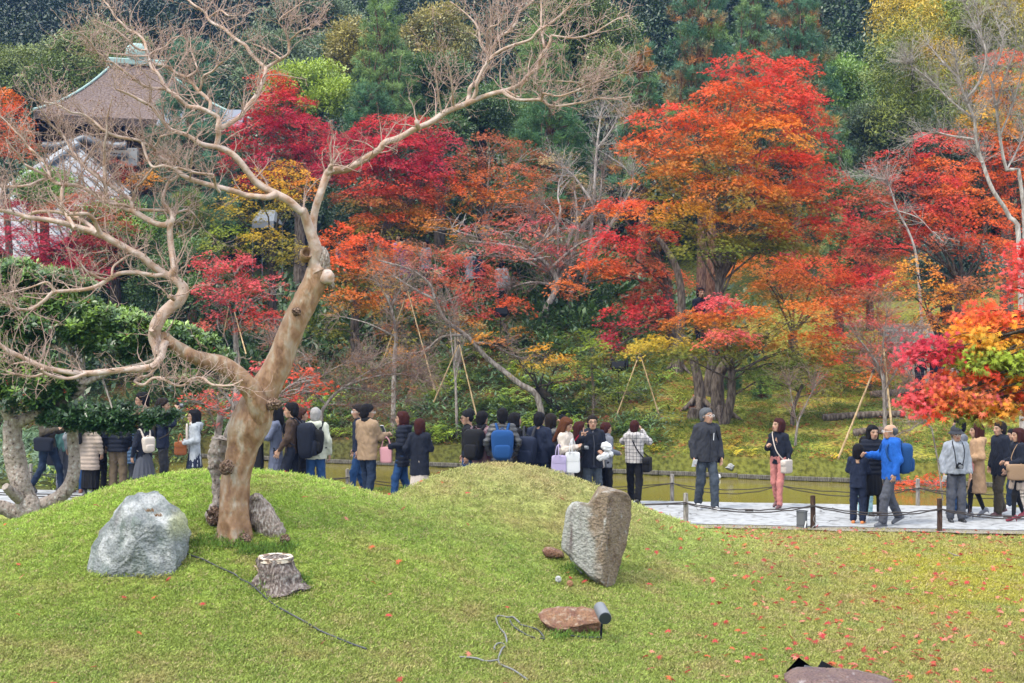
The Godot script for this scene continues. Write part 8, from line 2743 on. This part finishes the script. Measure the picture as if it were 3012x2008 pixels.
	detail(p, "hair_clip", [Vector3(0.045, 1.625, 0.09), Vector3(0.075, 1.615, 0.05)], 0.008, "camel")
	satchel(p, "cream shoulder bag of the person in pink trousers", "cream", Vector3(0.24, 0.82, 0.1), Vector3(0.13, 0.26, 0.26), Vector3(-0.1, 1.44, 0.02))
	person("child in a navy track top with yellow shoulder stripes, back to us", 2524, 22.9, 1306, 160, {"coat": ["navy", 0.76, 0.035], "low": ["trousers", "navy", 0.014], "shoe": ["shoe", "orange"], "arms": ["chest", "chest"], "head": 1.3, "scarf": ["camel", false]})
	person("child in pale blue trousers behind the child in the track top", 2545, 23.8, 1284, 20, {"coat": ["navy", 0.8, 0.03], "low": ["trousers", "aqua", 0.01], "arms": ["chest", "down"], "head": 1.2})
	p = person("smiling person with a black bob, in a black quilted jacket and skirt", 2566, 23.3, 1250, 10, {"coat": ["ink", 0.8, 0.045, "puff"], "low": ["skirt", "black", 0.45, 0.03], "shoe": ["shoe", "white"], "arms": ["bag", "down"], "hair": ["bob", "black"], "look": [6, 0], "stride": 0.2})
	p = person("balding person in a bright blue hooded jacket stepping left", 2620, 22.65, 1245, -78, {"coat": ["royal", 0.76, 0.055, "hood"], "low": ["trousers", "slate", 0.012], "shoe": ["shoe", "slate"], "arms": ["down", "out"], "hair": ["fringe", "grey"], "glasses": "wire", "look": [-6, 0], "stride": 0.7})
	backpack(p, "blue backpack on the bright blue jacket", "blue", Vector3(0.32, 0.52, 0.24), "", Vector3(0, 1.12, -0.23))
	p = person("elderly person in a bucket hat and pale grey sweater facing us", 2812, 23.1, 1256, 2, {"coat": ["dove", 0.86, 0.055], "coat_name": "sweater", "low": ["trousers", "slate", 0.014], "hair": ["fringe", "grey"], "hat": ["hat", "charcoal"], "glasses": "wire", "shirt": "sky", "arms": ["down", "down"]})
	detail(p, "belt", [Vector3(-0.13, 0.855, 0.09), Vector3(0.0, 0.855, 0.145), Vector3(0.13, 0.855, 0.09)], 0.014, "black")
	gadget(p, "black camera hanging on the chest of the person in the bucket hat", "camera", Vector3(0.0, 1.02, 0.2))
	var strap := carried(p, "camera_strap", "black camera strap round the neck of the person in the bucket hat", "strap", Vector3(0, 1.02, 0.2))
	s = Shape.new()
	s.tube(smooth_line([Vector3(-0.06, 0.03, 0), Vector3(-0.09, 0.25, 0.0), Vector3(-0.085, 0.43, -0.14), Vector3(0, 0.46, -0.26), Vector3(0.085, 0.43, -0.14), Vector3(0.09, 0.25, 0.0), Vector3(0.06, 0.03, 0)], 4), taper(0.009, 0.009, 25), 6, true, 0.5)
	part("webbing", s.mesh(), dye("black"), strap)
	gadget(p, "white phone in the right hand of the person in the bucket hat", "phone", Vector3(-0.25, 0.79, 0.12), 0.7)
	person("dark-haired person in a grey jacket and jeans behind the bucket hat", 2822, 24.2, 1230, -85, {"coat": ["grey", 0.84, 0.035], "low": ["trousers", "denim"], "hair": ["short", "black"], "stride": 0.5})
	p = person("person in a long camel coat with red-brown hair and grey heels, walking left", 2874, 23.5, 1245, -95, {"coat": ["camel", 0.46, 0.05, "hood"], "coat_name": "coat", "low": ["tights", "black"], "shoe": ["heel", "grey"], "arms": ["bag", "bag"], "hair": ["long", "red"], "stride": 0.55})
	satchel(p, "small pale pink bag on the arm of the person in the camel coat", "rose", Vector3(0.2, 0.93, 0.2), Vector3(0.08, 0.16, 0.2), Vector3.ZERO, "handbag")
	person("person in a navy duffle coat and dark olive trousers under the red leaves", 2942, 23.9, 1240, -75, {"coat": ["ink", 0.72, 0.06, "hood"], "coat_name": "coat", "low": ["trousers", "olive", 0.014], "shoe": ["shoe", "wine"], "hair": ["short", "dark"], "stride": 0.4})
	p = person("person in a black coat and beige skirt at the right edge", 2996, 23.2, 1259, -85, {"coat": ["ink", 0.7, 0.045], "coat_name": "coat", "low": ["skirt", "beige", 0.58, 0.03], "shoe": ["heel", "crimson"], "arms": ["bag", "bag"], "hair": ["bob", "red"], "stride": 0.5})
	satchel(p, "tan fur bag at the right edge", "fur", Vector3(0.22, 0.92, 0.12), Vector3(0.12, 0.3, 0.36), Vector3(0.1, 1.43, 0))
	person("person in dark trousers and white trainers behind the navy duffle coat", 2978, 24.9, 1262, -80, {"coat": ["charcoal", 0.82, 0.03], "low": ["trousers", "indigo"], "shoe": ["shoe", "white"], "stride": 0.5})
	# on the upper walk and the steps
	var up := "visitors on the upper walk among the maples"
	for f in [
		["person in a purple kimono among the maples", 1150, 693, 0, "kimono", 0.14, "bun"], ["person in a pale kimono right of the purple one", 1173, 689, -20, "fur", 0.14, "bun"], ["person in a dark patterned kimono, third of the kimono group", 1193, 701, 10, "purple", 0.14, "bun"],
		["person in white on the upper walk, right of the kimono group", 1254, 706, -40, "dove", 0.7, "bob"], ["person with a white hood on the upper walk at the middle", 1386, 733, 170, "dove", 0.7, "short"], ["person in grey on the upper walk behind the red leaves, left", 1012, 688, 30, "grey", 0.8, "short"],
		["person in a dark green jacket on the upper walk behind the red leaves", 1052, 690, 40, "olive", 0.8, "short"], ["person in a white shirt lower on the upper walk", 1476, 766, 160, "pale", 0.8, "short"], ["person in navy beside the white hood", 1410, 742, 150, "navy", 0.8, "short"], ["person in black by the white awning", 905, 640, 60, "black", 0.8, "short"]]:
		var d := 38.0
		while d < 55.0 and spot(f[1], f[2], d).y - stand(f[1], d).y > 1.6:
			d += 0.1
		person(f[0], f[1], d, f[2], f[3], {"coat": [f[4], f[5], 0.04, "hood" if f[0].contains("hood") else ""], "coat_name": "robe" if f[5] < 0.2 else "jacket", "low": ["trousers", "black"], "hair": [f[6], "black"], "arms": ["chest", "down"]}, up)
	for f in [["person in dark jeans on the stone steps, left of two behind the red branch", 2704, 37.6, 1012, 30], ["person in dark jeans on the stone steps, right of two behind the red branch", 2752, 37.2, 1004, -30], ["person in a dark jacket on the slope between the tallest maple trunks", 2060, 43.5, 846, 20]]:
		person(f[0], f[1], f[2], f[3], f[4], {"coat": ["ink", 0.84, 0.03], "low": ["trousers", "navy"], "arms": ["down", "chest"]}, up)
